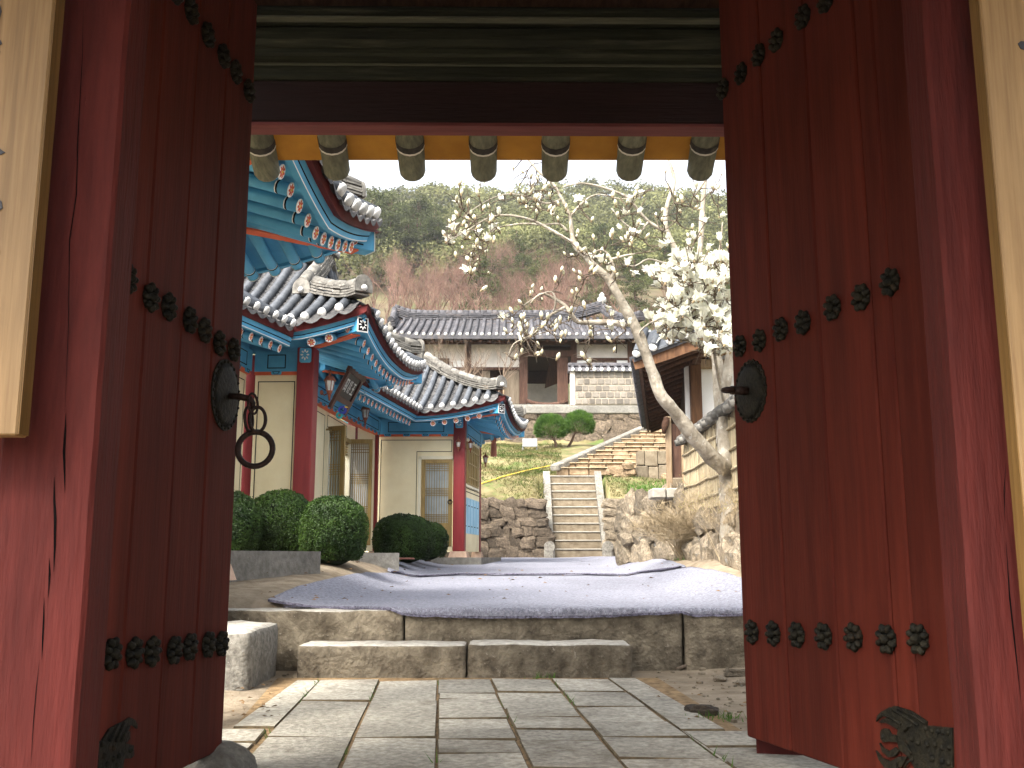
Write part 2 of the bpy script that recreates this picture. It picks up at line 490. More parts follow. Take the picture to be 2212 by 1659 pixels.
MT['soil'] = mk('sandy_soil', rgb(.17, .13, .085), rgb(.29, .235, .165), 5, detail=10, rough=1, bump=.8, bs=35, big=.25, bigs=.6,
               spots=[(rgb(.12, .09, .058), 2.6, .57, .12, .6), (rgb(.5, .45, .37), 60, .64, .06, .5), (rgb(.10, .11, .04), 1.1, .64, .1, .35)])
MT['joint'] = mk('joint_sand', rgb(.14, .09, .045), rgb(.30, .20, .10), 14, rough=1, bump=.7, bs=40)
MT['rug'] = mk('grey_lilac_felt', rgb(.155, .157, .185), rgb(.305, .308, .355), 34, detail=10, rough=1, bump=1.0, bs=60, spec=.05, big=.12, bigs=.6,
               spots=[(rgb(.50, .51, .57), 48, .63, .05, .6), (rgb(.09, .085, .11), 20, .66, .05, .65), (rgb(.20, .20, .25), 1.2, .56, .2, .4)], bdist=.02)
MT['rug_edge'] = mk('dark_felt_edge', rgb(.06, .055, .07), rgb(.20, .19, .25), 40, rough=1, bump=1, bs=60, spec=.05)
MT['grass_ground'] = mk('dry_grass_ground', rgb(.105, .09, .038), rgb(.205, .172, .085), 3, detail=10, rough=1, bump=.7, bs=20, big=.2, bigs=.35,
               spots=[(rgb(.065, .11, .022), .9, .50, .12, .8), (rgb(.07, .055, .03), 1.6, .60, .1, .6)])
MT['hill'] = mk('hill_soil', rgb(.055, .045, .025), rgb(.12, .095, .055), .25, detail=9, rough=1, bump=.4, bs=1, big=.3, bigs=.03,
               spots=[(rgb(.055, .075, .02), .05, .5, .12, .8)])
MT['dry_leaf'] = mk('dry_brown_leaf', rgb(.09, .05, .02), rgb(.22, .13, .06), 8, bump=0, rand=.4)
# old timber houses
MT['timber'] = mk('old_brown_timber', rgb(.050, .024, .016), rgb(.105, .055, .037), 4, (7, 7, .7), rough=.85, bump=.5, bs=6, rand=.15,
               spots=[(rgb(.24, .16, .10), 5, .62, .1, .5)])
MT['timber_warm'] = mk('orange_brown_timber', rgb(.065, .028, .012), rgb(.125, .062, .029), 4, (6, 6, .8), rough=.8, bump=.4, bs=6, rand=.12,
               spots=[(rgb(.12, .06, .03), 3, .58, .12, .6)])
MT['timber_dark'] = mk('dark_soffit_board', rgb(.035, .016, .009), rgb(.075, .036, .02), 4, (7, 1, 7), rough=.85, bump=.4, rand=.2)
MT['timber_pale'] = mk('bleached_timber', rgb(.22, .15, .085), rgb(.36, .265, .17), 4, (8, 8, .7), rough=.85, bump=.45, bs=6, rand=.1)
MT['plank_old'] = mk('grey_old_planks', rgb(.13, .10, .07), rgb(.22, .175, .125), 4, (8, 8, .6), rough=.9, bump=.4, rand=.15)
MT['plaster'] = mk('white_wall_plaster', rgb(.55, .505, .45), rgb(.66, .61, .55), 3, rough=.9, bump=.12, big=.1,
               spots=[(rgb(.46, .40, .33), 1.2, .58, .2, .5)])
MT['plaster_white'] = mk('clean_white_plaster', rgb(.70, .69, .66), rgb(.78, .77, .74), 3, rough=.9, bump=.1, big=.06)
MT['brick'] = mk('grey_beige_brick', rgb(.125, .11, .09), rgb(.21, .187, .155), 10, rough=.9, bump=.4, rand=.3, big=.15)
MT['brick_mortar'] = mk('pinkish_mortar', rgb(.29, .245, .19), rgb(.35, .30, .235), 6, rough=.95, bump=.3)
MT['reed'] = mk('split_reed', rgb(.27, .215, .13), rgb(.43, .36, .235), 5, (8, 8, .7), rough=.8, bump=.3, rand=.22)
MT['reed_back'] = mk('reed_screen_back', rgb(.17, .135, .085), rgb(.29, .235, .155), 8, rough=.9, bump=.3)
# plants
MT['bark'] = mk('pale_mottled_bark', rgb(.21, .18, .135), rgb(.43, .385, .31), 7, (1, 1, .8), detail=9, rough=.95, bump=.6, bs=22, big=.25, bigs=1.5,
               spots=[(rgb(.11, .085, .06), 5, .57, .1, .65), (rgb(.58, .55, .48), 9, .60, .05, .7)], bdist=.035)
MT['twig'] = mk('grey_brown_twig', rgb(.06, .045, .032), rgb(.13, .10, .072), 9, rough=.95, bump=.2)
MT['petal'] = mk('creamy_white_petal', rgb(.80, .79, .66), rgb(.88, .875, .80), 14, rough=.6, bump=.05, transl=.35, big=.05)
MT['bud'] = mk('bud_green_cream', rgb(.55, .52, .33), rgb(.78, .76, .60), 20, rough=.7, bump=.05, transl=.2)
MT['sepal'] = mk('brown_bud_scale', rgb(.16, .12, .065), rgb(.28, .22, .13), 12, rough=.9, bump=.1)
MT['shrub'] = mk('clipped_shrub_leaf', rgb(.010, .028, .004), rgb(.046, .092, .012), 3.0, rough=.55, bump=0, spec=.3, transl=.25, big=.35, bigs=1.2)
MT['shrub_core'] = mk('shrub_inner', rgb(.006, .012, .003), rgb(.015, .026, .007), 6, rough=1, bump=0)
MT['needle'] = mk('young_pine_needle', rgb(.035, .085, .012), rgb(.095, .18, .028), 3, rough=.6, bump=0, transl=.3, big=.3)
MT['pine'] = mk('hill_pine_needles', rgb(.034, .047, .014), rgb(.115, .128, .042), .5, rough=.7, bump=0, transl=.3, big=.3, bigs=.12, rand=.25)
MT['pine2'] = mk('far_wood_leaves', rgb(.058, .066, .022), rgb(.185, .185, .072), .25, rough=.8, bump=0, transl=.3, big=.55, bigs=.05)
MT['pine_trunk'] = mk('pine_bark', rgb(.06, .036, .024), rgb(.12, .075, .05), 4, bump=.3)
MT['bare'] = mk('reddish_bare_twigs', rgb(.095, .052, .038), rgb(.215, .13, .098), 1.2, rough=.95, bump=0, rand=.3, big=.2)
MT['bare2'] = mk('brown_grey_twigs', rgb(.10, .07, .05), rgb(.20, .145, .105), 2, rough=.95, bump=0, rand=.2)
MT['dry_shrub'] = mk('dry_straw_twigs', rgb(.22, .165, .095), rgb(.42, .335, .215), 3, rough=.95, bump=0)
MT['grass'] = mk('grass_blades', rgb(.065, .095, .02), rgb(.20, .17, .075), 1.1, rough=.9, bump=0, transl=.3, big=.2, lo=.42, hi=.58)
MT['moss'] = mk('green_tuft', rgb(.05, .11, .015), rgb(.10, .19, .035), 5, rough=.9, bump=0, transl=.3)
MT['hose'] = mk('yellow_hose_plastic', rgb(.55, .38, .04), rgb(.65, .46, .07), 5, bump=0, rough=.4)
MT['manhole'] = mk('rusty_cover', rgb(.10, .04, .028), rgb(.17, .075, .05), 10, bump=.4)
MT['sign_grey'] = mk('pale_grey_panel', rgb(.15, .153, .15), rgb(.2, .203, .2), 6, bump=.05, rough=.5)
MT['terracotta'] = mk('terracotta', rgb(.48, .17, .11), rgb(.58, .23, .15), 8, bump=.2)
# ================================================================== GROUND
def lerp_tab(x, tab):
    if x <= tab[0][0]: return tab[0][1]
    for (x0, y0), (x1, y1) in zip(tab, tab[1:]):
        if x <= x1: return y0 + (y1 - y0) * (x - x0) / (x1 - x0)
    return tab[-1][1]
def sstep(a, b, x):
    t = min(1, max(0, (x - a) / (b - a))); return t * t * (3 - 2 * t)
BANK = [(8.3, .03), (9.5, .15), (11, .24), (12.3, .33), (15, .25), (21, .15), (28, .03)]
def path_z(Y): return .108 + .019 * (Y - 7.9)
def G(X, Y):
    if Y < 8.3: return path_z(Y)
    return .575 + .0205 * (Y - 8.3) + lerp_tab(Y, BANK) * (sstep(1.3, 2.25, -X) if X < 0 else sstep(1.65, 2.5, X))
def ground_hit(u, v, y0=8.3, y1=32.0):
    d = ray(u, v); Y = y0; prev = None
    while Y < y1:
        p = EYE + d * (Y / d.y)
        if p.z <= G(p.x, Y): return Vector((p.x, Y, G(p.x, Y)))
        Y += .03
    p = EYE + d * (y1 / d.y)
    return Vector((p.x, y1, G(p.x, y1)))

def grid(name, x0, x1, nx, y0, y1, ny, zf, mat):
    xs = np.linspace(x0, x1, nx); ys = np.linspace(y0, y1, ny)
    V = [(x, y, zf(x, y)) for y in ys for x in xs]
    F = [(j * nx + i, j * nx + i + 1, (j + 1) * nx + i + 1, (j + 1) * nx + i) for j in range(ny - 1) for i in range(nx - 1)]
    o = link(name, mesh_np(name, V, F, [mat], True))
    o['kind'] = 'structure'
    return o
def nz(x, y, s, a): return a * noise.noise(Vector((x * s, y * s, 3.7)))
def gate_ground_z(x, y):
    z = path_z(min(y, 8.3)) - .012
    off = sstep(1.5, 2.4, abs(x + .25))
    if y > 4.8:
        z += off * (.03 + nz(x, y, 1.4, .05) + nz(x, y, 4.5, .02))
    else:
        z -= .02
    return z
grid('gate_ground', -14, 14, 120, -25, 8.45, 140, gate_ground_z, MT['soil'])
def yard_z(x, y):
    e = sstep(.8, 1.6, abs(x))
    return G(x, max(y, 8.3)) + e * (nz(x, y, 1.1, .03) + nz(x, y, 4.0, .010)) - (.10 if y < 8.65 else 0) - (.01 if abs(x) < 2.2 else 0)
grid('courtyard_ground', -22, 22, 300, 8.42, 28.6, 150, yard_z, MT['soil'])

def terrace_z(x, y):
    # the bank above the courtyard: grassy slope, then the terrace of the old hall
    z = lerp_tab(y, [(28.2, 2.5), (29.5, 3.05), (30.3, 3.35), (31, 3.5), (33, 4.0), (37, 5.0), (40.6, 5.55), (41.3, 5.75), (41.9, 7.2), (58, 7.6)])
    r = sstep(1.6, 4.2, x) * sstep(40.6, 37, y)
    if y < 40: z += nz(x, y, .5, .16) + nz(x, y, 1.6, .06)
    if .95 < x < 2.82 and y < 31.2: z = min(z, .7 + max(0, y - 30.2) * 2.6)
    return z
grid('grassy_bank', -34, 34, 320, 28.25, 58.5, 150, terrace_z, MT['grass_ground'])
def hill_z(x, y):
    z = 7.6 + max(0, y - 57) * .392 + .0001 * max(0, y - 57) ** 2
    k = min(1, max(0, (y - 57) / 60))
    z += k * (nz(x, y, .013, 6) + nz(x, y, .035, 4)) - .00035 * x * x * k
    return z
grid('hill', -170, 170, 90, 57.5, 330, 90, hill_z, MT['hill'])

# grass blades on the bank
def blades(name, pts, h, w, mat, parent=None, lean=.5):
    n = len(pts); P = np.array(pts, dtype=np.float64)
    a = RNG.uniform(0, 6.283, n); hh = h * RNG.uniform(.5, 1.3, n)
    dx = np.stack([np.cos(a), np.sin(a), np.zeros(n)], 1) * (w / 2)
    l = RNG.normal(0, lean, (n, 2)) * hh[:, None]
    tip = P + np.stack([l[:, 0], l[:, 1], hh], 1)
    V = np.stack([P - dx, P + dx, tip], 1).reshape(-1, 3)
    F = np.arange(n * 3).reshape(-1, 3)
    return link(name, mesh_np(name, V, F, [mat]), parent)
gp = []
while len(gp) < 26000:
    x, y = random.uniform(-3.5, 5.5), random.uniform(28.4, 40.5)
    if 1.2 < x and y > 30.5 and x > 1.5 + (y - 30) * .05: continue
    if noise.noise(Vector((x * .7, y * .7, 0))) < random.uniform(-.55, .35): continue
    gp.append((x, y, terrace_z(x, y)))
tag(blades('grass', gp, .075, .03, MT['grass'], lean=.8), 'short dry and green grass on the bank above the stone wall', 'grass', kind='stuff')

# ------------------------------------------------------------------ paved path
def slab(mb, q, th, bev=.01, mi=0):
    """flat stone from four top corners, a little chamfered"""
    c = sum(q, Vector()) / len(q); n = len(q)
    top = [p + (c - p).normalized() * bev * 1.4 for p in q]
    mid = [p - Vector((0, 0, bev)) for p in q]
    bot = [p - Vector((0, 0, th)) for p in q]
    fs = [list(range(n))]
    for i in range(n):
        j = (i + 1) % n
        fs += [[n + i, n + j, j, i], [2 * n + i, 2 * n + j, n + j, n + i]]
    mb.add(top + mid + bot, fs, mi)
    mb.m[-len(fs)] = 0
    for q_ in range(1, len(fs)): mb.m[-len(fs) + q_] = 1
PN, PP = Vector((0, -.019, 1)).normalized(), Vector((0, 7.9, .108))
def onpath(u, v): return hit(u, v, PP, PN)
bed = MB()
a, b, c, d = onpath(600, 1462), onpath(1420, 1462), onpath(1900, 1760), onpath(330, 1760)
bed.add([p + Vector((0, 0, -.007)) for p in (d, c, b, a)], [(0, 1, 2, 3)])
path = bed.build('stone_path', MT['joint']); tag(path, kind='structure')
def cx(line, v):
    (x0, v0), (x1, v1) = line
    return x0 + (x1 - x0) * (v - v0) / (v1 - v0)
LN = [((643, 1468), (505, 1569)), ((692, 1470), (528, 1640)), ((820, 1468), (734, 1655)), ((945, 1468), (942, 1658)),
      ((1059, 1468), (1145, 1658)), ((1192, 1470), (1351, 1658)), ((1317, 1470), (1569, 1650)), ((1369, 1462), (1569, 1577))]
def stone(l0, l1, v0, v1, sk=0.0):
    g = .006
    q = [onpath(cx(l0, v1 + sk), v1 + sk), onpath(cx(l1, v1 - sk), v1 - sk), onpath(cx(l1, v0 - sk), v0 - sk), onpath(cx(l0, v0 + sk), v0 + sk)]
    cc = sum(q, Vector()) / 4
    q2 = []
    for p in q:
        dd = cc - p
        s = Vector((g * (1 if dd.x > 0 else -1), g * (1.3 if dd.y > 0 else -1.3), 0))
        q2.append(p + s + Vector((random.uniform(-.006, .006), random.uniform(-.006, .006), random.uniform(-.003, .004))))
    dz = random.uniform(.0, .008)
    mb = MB(); slab(mb, [p + Vector((0, 0, dz)) for p in q2], .05, .007)
    mb.build('paving_stone', [MT['paver'], MT['slab_side']], path)
def column(l0, l1, vs, sk=1.5):
    for v0, v1 in zip(vs, vs[1:]): stone(l0, l1, v0, v1, random.uniform(-sk, sk))
column(LN[0], LN[1], [1470, 1571], 0)
column(LN[1], LN[2], [1470, 1514, 1592, 1745])
column(LN[2], LN[3], [1470, 1515, 1595, 1740])
column(LN[3], LN[4], [1468, 1497, 1511, 1553, 1575, 1598, 1627, 1690, 1750])
column(LN[4], LN[5], [1468, 1496, 1531, 1550, 1577, 1599, 1660, 1750])
column(LN[5], LN[6], [1468, 1495, 1527, 1560, 1594, 1640, 1730])
column(LN[6], LN[7], [1465, 1497, 1577], 0)
stone(((370, 1575), (250, 1700)), ((580, 1575), (518, 1640)), 1577, 1605)
stone(((370, 1575), (250, 1700)), ((580, 1575), (518, 1640)), 1606, 1680)
stone(((1470, 1577), (1580, 1656)), ((1700, 1577), (1880, 1656)), 1579, 1612)
stone(((1470, 1577), (1580, 1656)), ((1700, 1577), (1880, 1656)), 1614, 1700)
stone(LN[6], ((1470, 1577), (1590, 1660)), 1579, 1650)

# ------------------------------------------------------------------ ledge and front step
def rough_block(x0, x1, y0, y1, z0, z1, seed, bev=.025, amp=.012, nx=22, tiltl=0):
    """a hewn block: subdivided box with softened edges and an uneven face"""
    n = [nx, 5, 5]
    vs, fs, key = [], [], {}
    L = [x1 - x0, y1 - y0, z1 - z0]
    def vid(i, j, k):
        if (i, j, k) in key: return key[(i, j, k)]
        f = [i / n[0], j / n[1], k / n[2]]
        # denser towards edges
        p = []
        for a in range(3):
            t = f[a]
            e = bev * 1.0 / L[a]
            if n[a] == 5:
                t = [0, e, .35, .65, 1 - e, 1][(i, j, k)[a]]
            else:
                m = (i, j, k)[a]
                t = 0 if m == 0 else 1 if m == n[a] else e + (1 - 2 * e) * (m - 1) / (n[a] - 2)
            p.append(t * L[a])
        lim = [sum(1 for a in range(3) if (i, j, k)[a] in (0, n[a]))][0]
        q = Vector(p)
        if lim >= 2:
            for a in range(3):
                if (i, j, k)[a] == 0: q[a] += bev * .32
                if (i, j, k)[a] == n[a]: q[a] -= bev * .32
        w = Vector((x0, y0, z0)) + q
        nn = Vector((noise.noise(w * 5 + Vector((seed, 0, 0))), noise.noise(w * 5 + Vector((0, seed, 9))), noise.noise(w * 5 + Vector((4, 0, seed)))))
        n2 = Vector((noise.noise(w * 16 + Vector((seed, 0, 0))), noise.noise(w * 16 + Vector((0, seed, 9))), noise.noise(w * 16 + Vector((4, 0, seed)))))
        w += nn * amp + n2 * amp * .5
        key[(i, j, k)] = len(vs); vs.append(w)
        return key[(i, j, k)]
    for ax in range(3):
        o1, o2 = [(1, 2), (2, 0), (0, 1)][ax]
        for side in (0, n[ax]):
            for a in range(n[o1]):
                for b_ in range(n[o2]):
                    q = []
                    for (da, db) in ((0, 0), (1, 0), (1, 1), (0, 1)):
                        t = [0, 0, 0]; t[ax] = side; t[o1] = a + da; t[o2] = b_ + db
                        q.append(vid(*t))
                    fs.append(q if side else q[::-1])
    mb = MB()
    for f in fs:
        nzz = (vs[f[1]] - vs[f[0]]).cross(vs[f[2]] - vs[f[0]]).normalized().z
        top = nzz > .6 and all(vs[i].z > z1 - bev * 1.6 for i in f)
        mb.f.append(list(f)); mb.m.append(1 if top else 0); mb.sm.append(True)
    mb.v = vs
    return mb
YL = 8.3
ledge = thing('stone_ledge', 'long low ledge of hewn stone blocks under the front edge of the felt matting', 'stone ledge', (0, YL, 0))
xs = [-4.4, at(872, 1340, YL).x, at(1476, 1340, YL).x, 4.4]
for i in range(3):
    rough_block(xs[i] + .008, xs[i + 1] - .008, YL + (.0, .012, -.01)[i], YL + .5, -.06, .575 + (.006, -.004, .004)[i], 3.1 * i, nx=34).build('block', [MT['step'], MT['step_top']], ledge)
step = thing('stone_step', 'two hewn stone blocks forming the front step before the ledge', 'step', (0, 7.9, .1))
xs = [at(640, 1420, 7.88).x, at(1007, 1420, 7.88).x, at(1367, 1420, 7.88).x]
for i in range(2):
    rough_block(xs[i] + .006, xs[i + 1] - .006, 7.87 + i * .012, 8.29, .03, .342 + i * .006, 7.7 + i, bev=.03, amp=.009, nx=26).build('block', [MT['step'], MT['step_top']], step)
xr = at(566, 1400, 7.55).x
kb = rough_block(-3.3, xr, 7.2, 8.1, -.02, .50, 21.3, bev=.06, amp=.02, nx=20).build('kerb_block', [MT['granite'], MT['step_top']])
tag(kb, 'pale lime-washed kerb block beside the left end of the front step', 'kerb')

# loose stones, roots by the path
ROCKS = []
def rock_mesh(i, squash=.7):
    mb = MB(); mb.ell((0, 0, 0), (1, 1, 1), nu=9, nv=7, smooth=False)
    for v in mb.v:
        k = 1 + .36 * noise.noise(v * 1.3 + Vector((i * 7.1, 0, 0))) + .26 * noise.noise(v * 2.9 + Vector((0, i * 5.3, 0)))
        for a in range(3):
            v[a] = math.copysign(abs(v[a]) ** .62, v[a]) * k
    return mb
def stone_meshes(mat, n=7):
    out = []
    for i in range(n):
        out.append(rock_mesh(i + len(mat.name) % 13).mesh('stone', mat))
    return out
SM_B = stone_meshes(MT['boulder']); SM_P = stone_meshes(MT['boulder_pale']); SM_W = stone_meshes(MT['warm_stone'])
def place_rock(name, me, p, s, rz, parent=None, tilt=0.0):
    M = Matrix.Translation(Vector(p)) @ Matrix.Rotation(rz, 4, 'Z') @ Matrix.Rotation(tilt, 4, 'X') @ Matrix.Diagonal((*s, 1))
    return link(name, me, parent, M)
def gz(u, v): 
    p = onpath(u, v); return Vector((p.x, p.y, gate_ground_z(p.x, p.y)))
for k, (u, v, sx, lab) in enumerate([
        (1590, 1462, .07, 'small pale stone at the foot of the ledge, nearest the right door'),
        (1555, 1470, .05, 'low pale stone on the dirt right of the step, between root and door'),
        (1515, 1538, .085, 'flat dark stone lying on the dirt beside the right kerb of the path'),
        (1605, 1478, .05, 'little stone lying half behind the edge of the right door')]):
    p = gz(u, v)
    tag(place_rock('loose_stone', (SM_P if k != 2 else SM_B)[k], p + Vector((0, 0, sx * .2)), (sx * 1.3, sx, sx * .45), k * 1.3), lab, 'stone', 'loose stones on the dirt by the path')
mb = MB()
rp = [gz(1462, 1447) + Vector((0, 0, .02)), gz(1500, 1443) + Vector((0, 0, .045)), gz(1545, 1440) + Vector((0, 0, .045)), gz(1590, 1436) + Vector((0, 0, .05)), gz(1640, 1440)]
mb.tube(rp, [.012, .018, .02, .018, .015], 7)
tag(mb.build('tree_root', MT['twig']), 'bare brown root lying along the foot of the ledge at right', 'root')
mb = MB()
mb.ell(at(462, 1668, 4.72), (.19, .24, .13), nu=14, nv=8)
for v in mb.v: v += Vector((0, 0, .02 * noise.noise(v * 6)))
tag(mb.build('pivot_stone', MT['granite']), 'rounded pivot stone at the foot of the left door leaf', 'stone')

# ------------------------------------------------------------------ felt matting
def coons(name, front, back, nu, nv, mats, parent=None):
    """front / back: polylines in plan (X,Y) of equal parameter; draped on the ground"""
    def samp(pl, t):
        d = [0]
        for a_, b_ in zip(pl, pl[1:]): d.append(d[-1] + math.hypot(b_[0] - a_[0], b_[1] - a_[1]))
        s = t * d[-1]
        for i in range(len(pl) - 1):
            if s <= d[i + 1] or i == len(pl) - 2:
                k = (s - d[i]) / max(1e-6, d[i + 1] - d[i])
                return (pl[i][0] + (pl[i + 1][0] - pl[i][0]) * k, pl[i][1] + (pl[i + 1][1] - pl[i][1]) * k)
    V, F = [], []
    for j in range(nv + 1):
        for i in range(nu + 1):
            s = i / nu; t = j / nv
            f = samp(front, s); bk = samp(back, s)
            tt = t ** 1.25
            x, y = f[0] + (bk[0] - f[0]) * tt, f[1] + (bk[1] - f[1]) * tt
            V.append([x, y, 0])
    for j in range(nv):
        for i in range(nu):
            a_ = j * (nu + 1) + i
            F.append((a_, a_ + 1, a_ + nu + 2, a_ + nu + 1))
    return V, F
def pl(pix): return [tuple(ground_hit(u, v)[:2]) for (u, v) in pix]
def rug(name, label, front, back, nu, nv, lift, over=False):
    V, F = coons(name, front, back, nu, nv, None)
    m = nu + 1
    def zz(x, y):
        g = max(yard_z(x, y), G(x, y), .583 if y < 8.85 else 0)
        return g + lift + nz(x, y, 2.2, .005) + nz(x, y, 6.0, .005)
    for p in V:
        if over and p[1] < YL - .0:
            p[2] = .585 + lift - (YL - p[1]) * 1.3 + nz(p[0], 0, 9, .008)
            p[1] = YL - .022 + nz(p[0], 3, 7, .006)
        else:
            p[2] = zz(p[0], p[1])
    # skirt
    base = len(V)
    rim = list(range(m)) + [j * m + nu for j in range(1, nv + 1)] + [nv * m + i for i in range(nu - 1, -1, -1)] + [j * m for j in range(nv - 1, 0, -1)]
    for r in rim:
        x, y, z = V[r]
        V.append([x, y, z - (.02 if over else .006)])
    fm = [0] * len(F)
    for k in range(len(rim)):
        k2 = (k + 1) % len(rim)
        F.append((rim[k], base + k, base + k2, rim[k2])); fm.append(1)
    o = link(name, mesh_np(name, V, F, [MT['rug'], MT['rug_edge']], True, fm))
    return tag(o, label, 'felt mat', 'felt mats on the courtyard')
A0 = (at(578, 1297, YL + .34).x, YL + .34)
frontpl = [A0, (at(640, 1303, YL + .3).x, YL + .24), (at(760, 1308, YL).x, YL + .10), (at(872, 1318, YL).x, YL - .035), (at(1060, 1318, YL).x, YL - .05), (at(1300, 1318, YL).x, YL - .045),
           (at(1470, 1318, YL).x, YL - .02), (at(1500, 1318, YL).x, YL - .04), (at(1720, 1318, YL).x, YL - .03)]
backpl = pl([(806, 1240), (860, 1239), (1000, 1242), (1116, 1243), (1250, 1242), (1380, 1238), (1481, 1228), (1601, 1252), (1700, 1285)])
rug('felt_mat', 'grey lilac felt mat hanging over the front edge of the ledge', frontpl, backpl, 90, 50, .016, True)
f2 = pl([(836, 1238), (846, 1241), (860, 1242), (1000, 1245), (1116, 1246), (1250, 1245), (1380, 1241), (1482, 1229)])
b2 = pl([(842, 1212), (870, 1209), (960, 1207), (1050, 1204), (1109, 1202), (1220, 1202), (1346, 1203), (1478, 1226)])
rug('felt_mat', 'far grey lilac felt mat reaching to the foot of the stone stairs', f2, b2, 70, 40, .030)
# dark seam hem along the far mat
mb = MB()
hem = []
for i in range(60):
    t = i / 59; k = t * (len(f2) - 2); q = int(k); fr = k - q
    q = min(q + 1, len(f2) - 2)
    x, y = f2[q][0] + (f2[q + 1][0] - f2[q][0]) * fr, f2[q][1] + (f2[q + 1][1] - f2[q][1]) * fr
    hem.append((x, y - .02 + nz(x, y, 3, .03), max(G(x, y), yard_z(x, y)) + .043))
mb.tube(hem, [.011 + .009 * noise.noise(Vector((i * .4, 0, 0))) for i in range(60)], 5)
tag(mb.build('mat_hem', MT['rug_edge']), 'dark frayed hem where the two felt mats overlap', 'hem')
# fuzz along the front edge
fz = []
for i in range(2600):
    t = random.random()
    x = at(600 + 1010 * t, 1318, YL).x
    y = YL - .026 if x > at(860, 1318, YL).x else YL + .25 * (1 - (x - A0[0]) / (at(872, 1318, YL).x - A0[0]))
    z = .60 + random.uniform(-.045, .006) if y < YL else .607
    fz.append((x, y - .004, z))
n = len(fz); P = np.array(fz)
tip = P + np.stack([RNG.normal(0, .012, n), -np.abs(RNG.normal(0, .012, n)), RNG.normal(-.012, .01, n)], 1)
V = np.stack([P - [.0015, 0, 0], P + [.0015, 0, 0], tip], 1).reshape(-1, 3)
tag(link('mat_fringe', mesh_np('mat_fringe', V, np.arange(3 * n).reshape(-1, 3), [MT['rug_edge']])), 'frayed fibres along the front edge of the felt mat', 'fringe', kind='stuff')
# dry leaves strewn on the mats and the dirt
mb = MB()
for i in range(190):
    u, v = random.uniform(560, 1620), random.uniform(1206, 1312) if i < 130 else random.uniform(1465, 1560)
    if i < 130:
        p = ground_hit(u, v); p.z += .055
    else:
        u = random.choice([random.uniform(500, 610), random.uniform(1400, 1610)]); p = gz(u, v); p.z += .02
    s = random.uniform(.008, .028) * (1.5 if p.y > 12 else 1)
    a = random.uniform(0, 6.28); cA, sA = math.cos(a) * s, math.sin(a) * s
    mb.add([p + Vector((cA, sA, 0)), p + Vector((-sA * .5, cA * .5, s * .5)), p + Vector((-cA, -sA, s * .15)), p + Vector((sA * .5, -cA * .5, s * .2))], [(0, 1, 2, 3)])
tag(mb.build('dry_leaves', MT['dry_leaf']), 'dry brown leaf scraps strewn on the mats and dirt', 'leaves', kind='stuff')
# pebbles and clods on the dirt beside the path
mb = MB()
for i in range(420):
    u = random.choice([random.gauss(545, 40), random.gauss(1520, 75)]); v = random.uniform(1436, 1575)
    q = gz(u, v)
    if -1.95 < q.x < 1.28 and q.y < 7.85: continue
    s = random.uniform(.004, .016) * (2.0 if random.random() < .06 else 1)
    b0 = len(mb.v); mb.ell(q + Vector((0, 0, s * .3)), (s * random.uniform(.8, 1.5), s, s * .7), Matrix.Rotation(random.uniform(0, 6), 3, 'Z'), nu=5, nv=3, smooth=False)
tag(mb.build('pebbles', MT['boulder_pale']), 'scattered pebbles and clods on the dirt beside the path', 'pebbles', kind='stuff')
tf = []
for i in range(240):
    l = random.choice(LN[1:7]); v = random.uniform(1472, 1655); q = onpath(cx(l, v), v)
    if noise.noise(q * 1.7) > .08: tf.append((q.x + random.gauss(0, .006), q.y, q.z - .006))
for (u, v, r, c) in [(1500, 1432, .25, 120), (1180, 1462, .05, 40), (575, 1440, .12, 60), (1560, 1550, .1, 50)]:
    q = gz(u, v)
    for i in range(c):
        x, y = q.x + random.gauss(0, r), q.y + random.gauss(0, .05)
        tf.append((x, y, gate_ground_z(x, y)))
tag(blades('grass_tufts', tf, .05, .008, MT['moss']), 'small green weed tufts on the dirt by the ledge', 'weeds', kind='stuff')

# ================================================================== GATE
gate = thing('temple_gate', 'red wooden temple gate with open studded doors framing the courtyard', 'gate', (0.06, 4.0, path_z(4.0)))
YP = 2.95
def post(xi, sgn, name_y=YP):
    w, dp = .29, .17
    x0, x1 = sorted((xi, xi + sgn * w))
    mb = MB()
    n = 26
    z0, z1 = -.1, 4.1
    # slightly wavering edges
    rings = []
    for k in range(n + 1):
        z = z0 + (z1 - z0) * k / n
        e = .004 * noise.noise(Vector((xi * 3, 0, z * 3)))
        b = .012
        xa, xb = x0 + e, x1 + e
        rings.append([Vector((xa + b, name_y, z)), Vector((xb - b, name_y, z)), Vector((xb, name_y + b, z)), Vector((xb, name_y + dp, z)), Vector((xa, name_y + dp, z)), Vector((xa, name_y + b, z))])
    m = 6; vs = [p for r_ in rings for p in r_]
    fs = [(k * m + i, k * m + (i + 1) % m, (k + 1) * m + (i + 1) % m, (k + 1) * m + i) for k in range(n) for i in range(m)]
    mb.add(vs, fs + [tuple(range(m))[::-1], tuple(n * m + i for i in range(m))])
    return mb.build('post', MT['red'], gate)
XR, XL = at(2057, 829, YP).x, at(219, 829, YP).x
pr = post(XR, 1); plf = post(XL, -1)
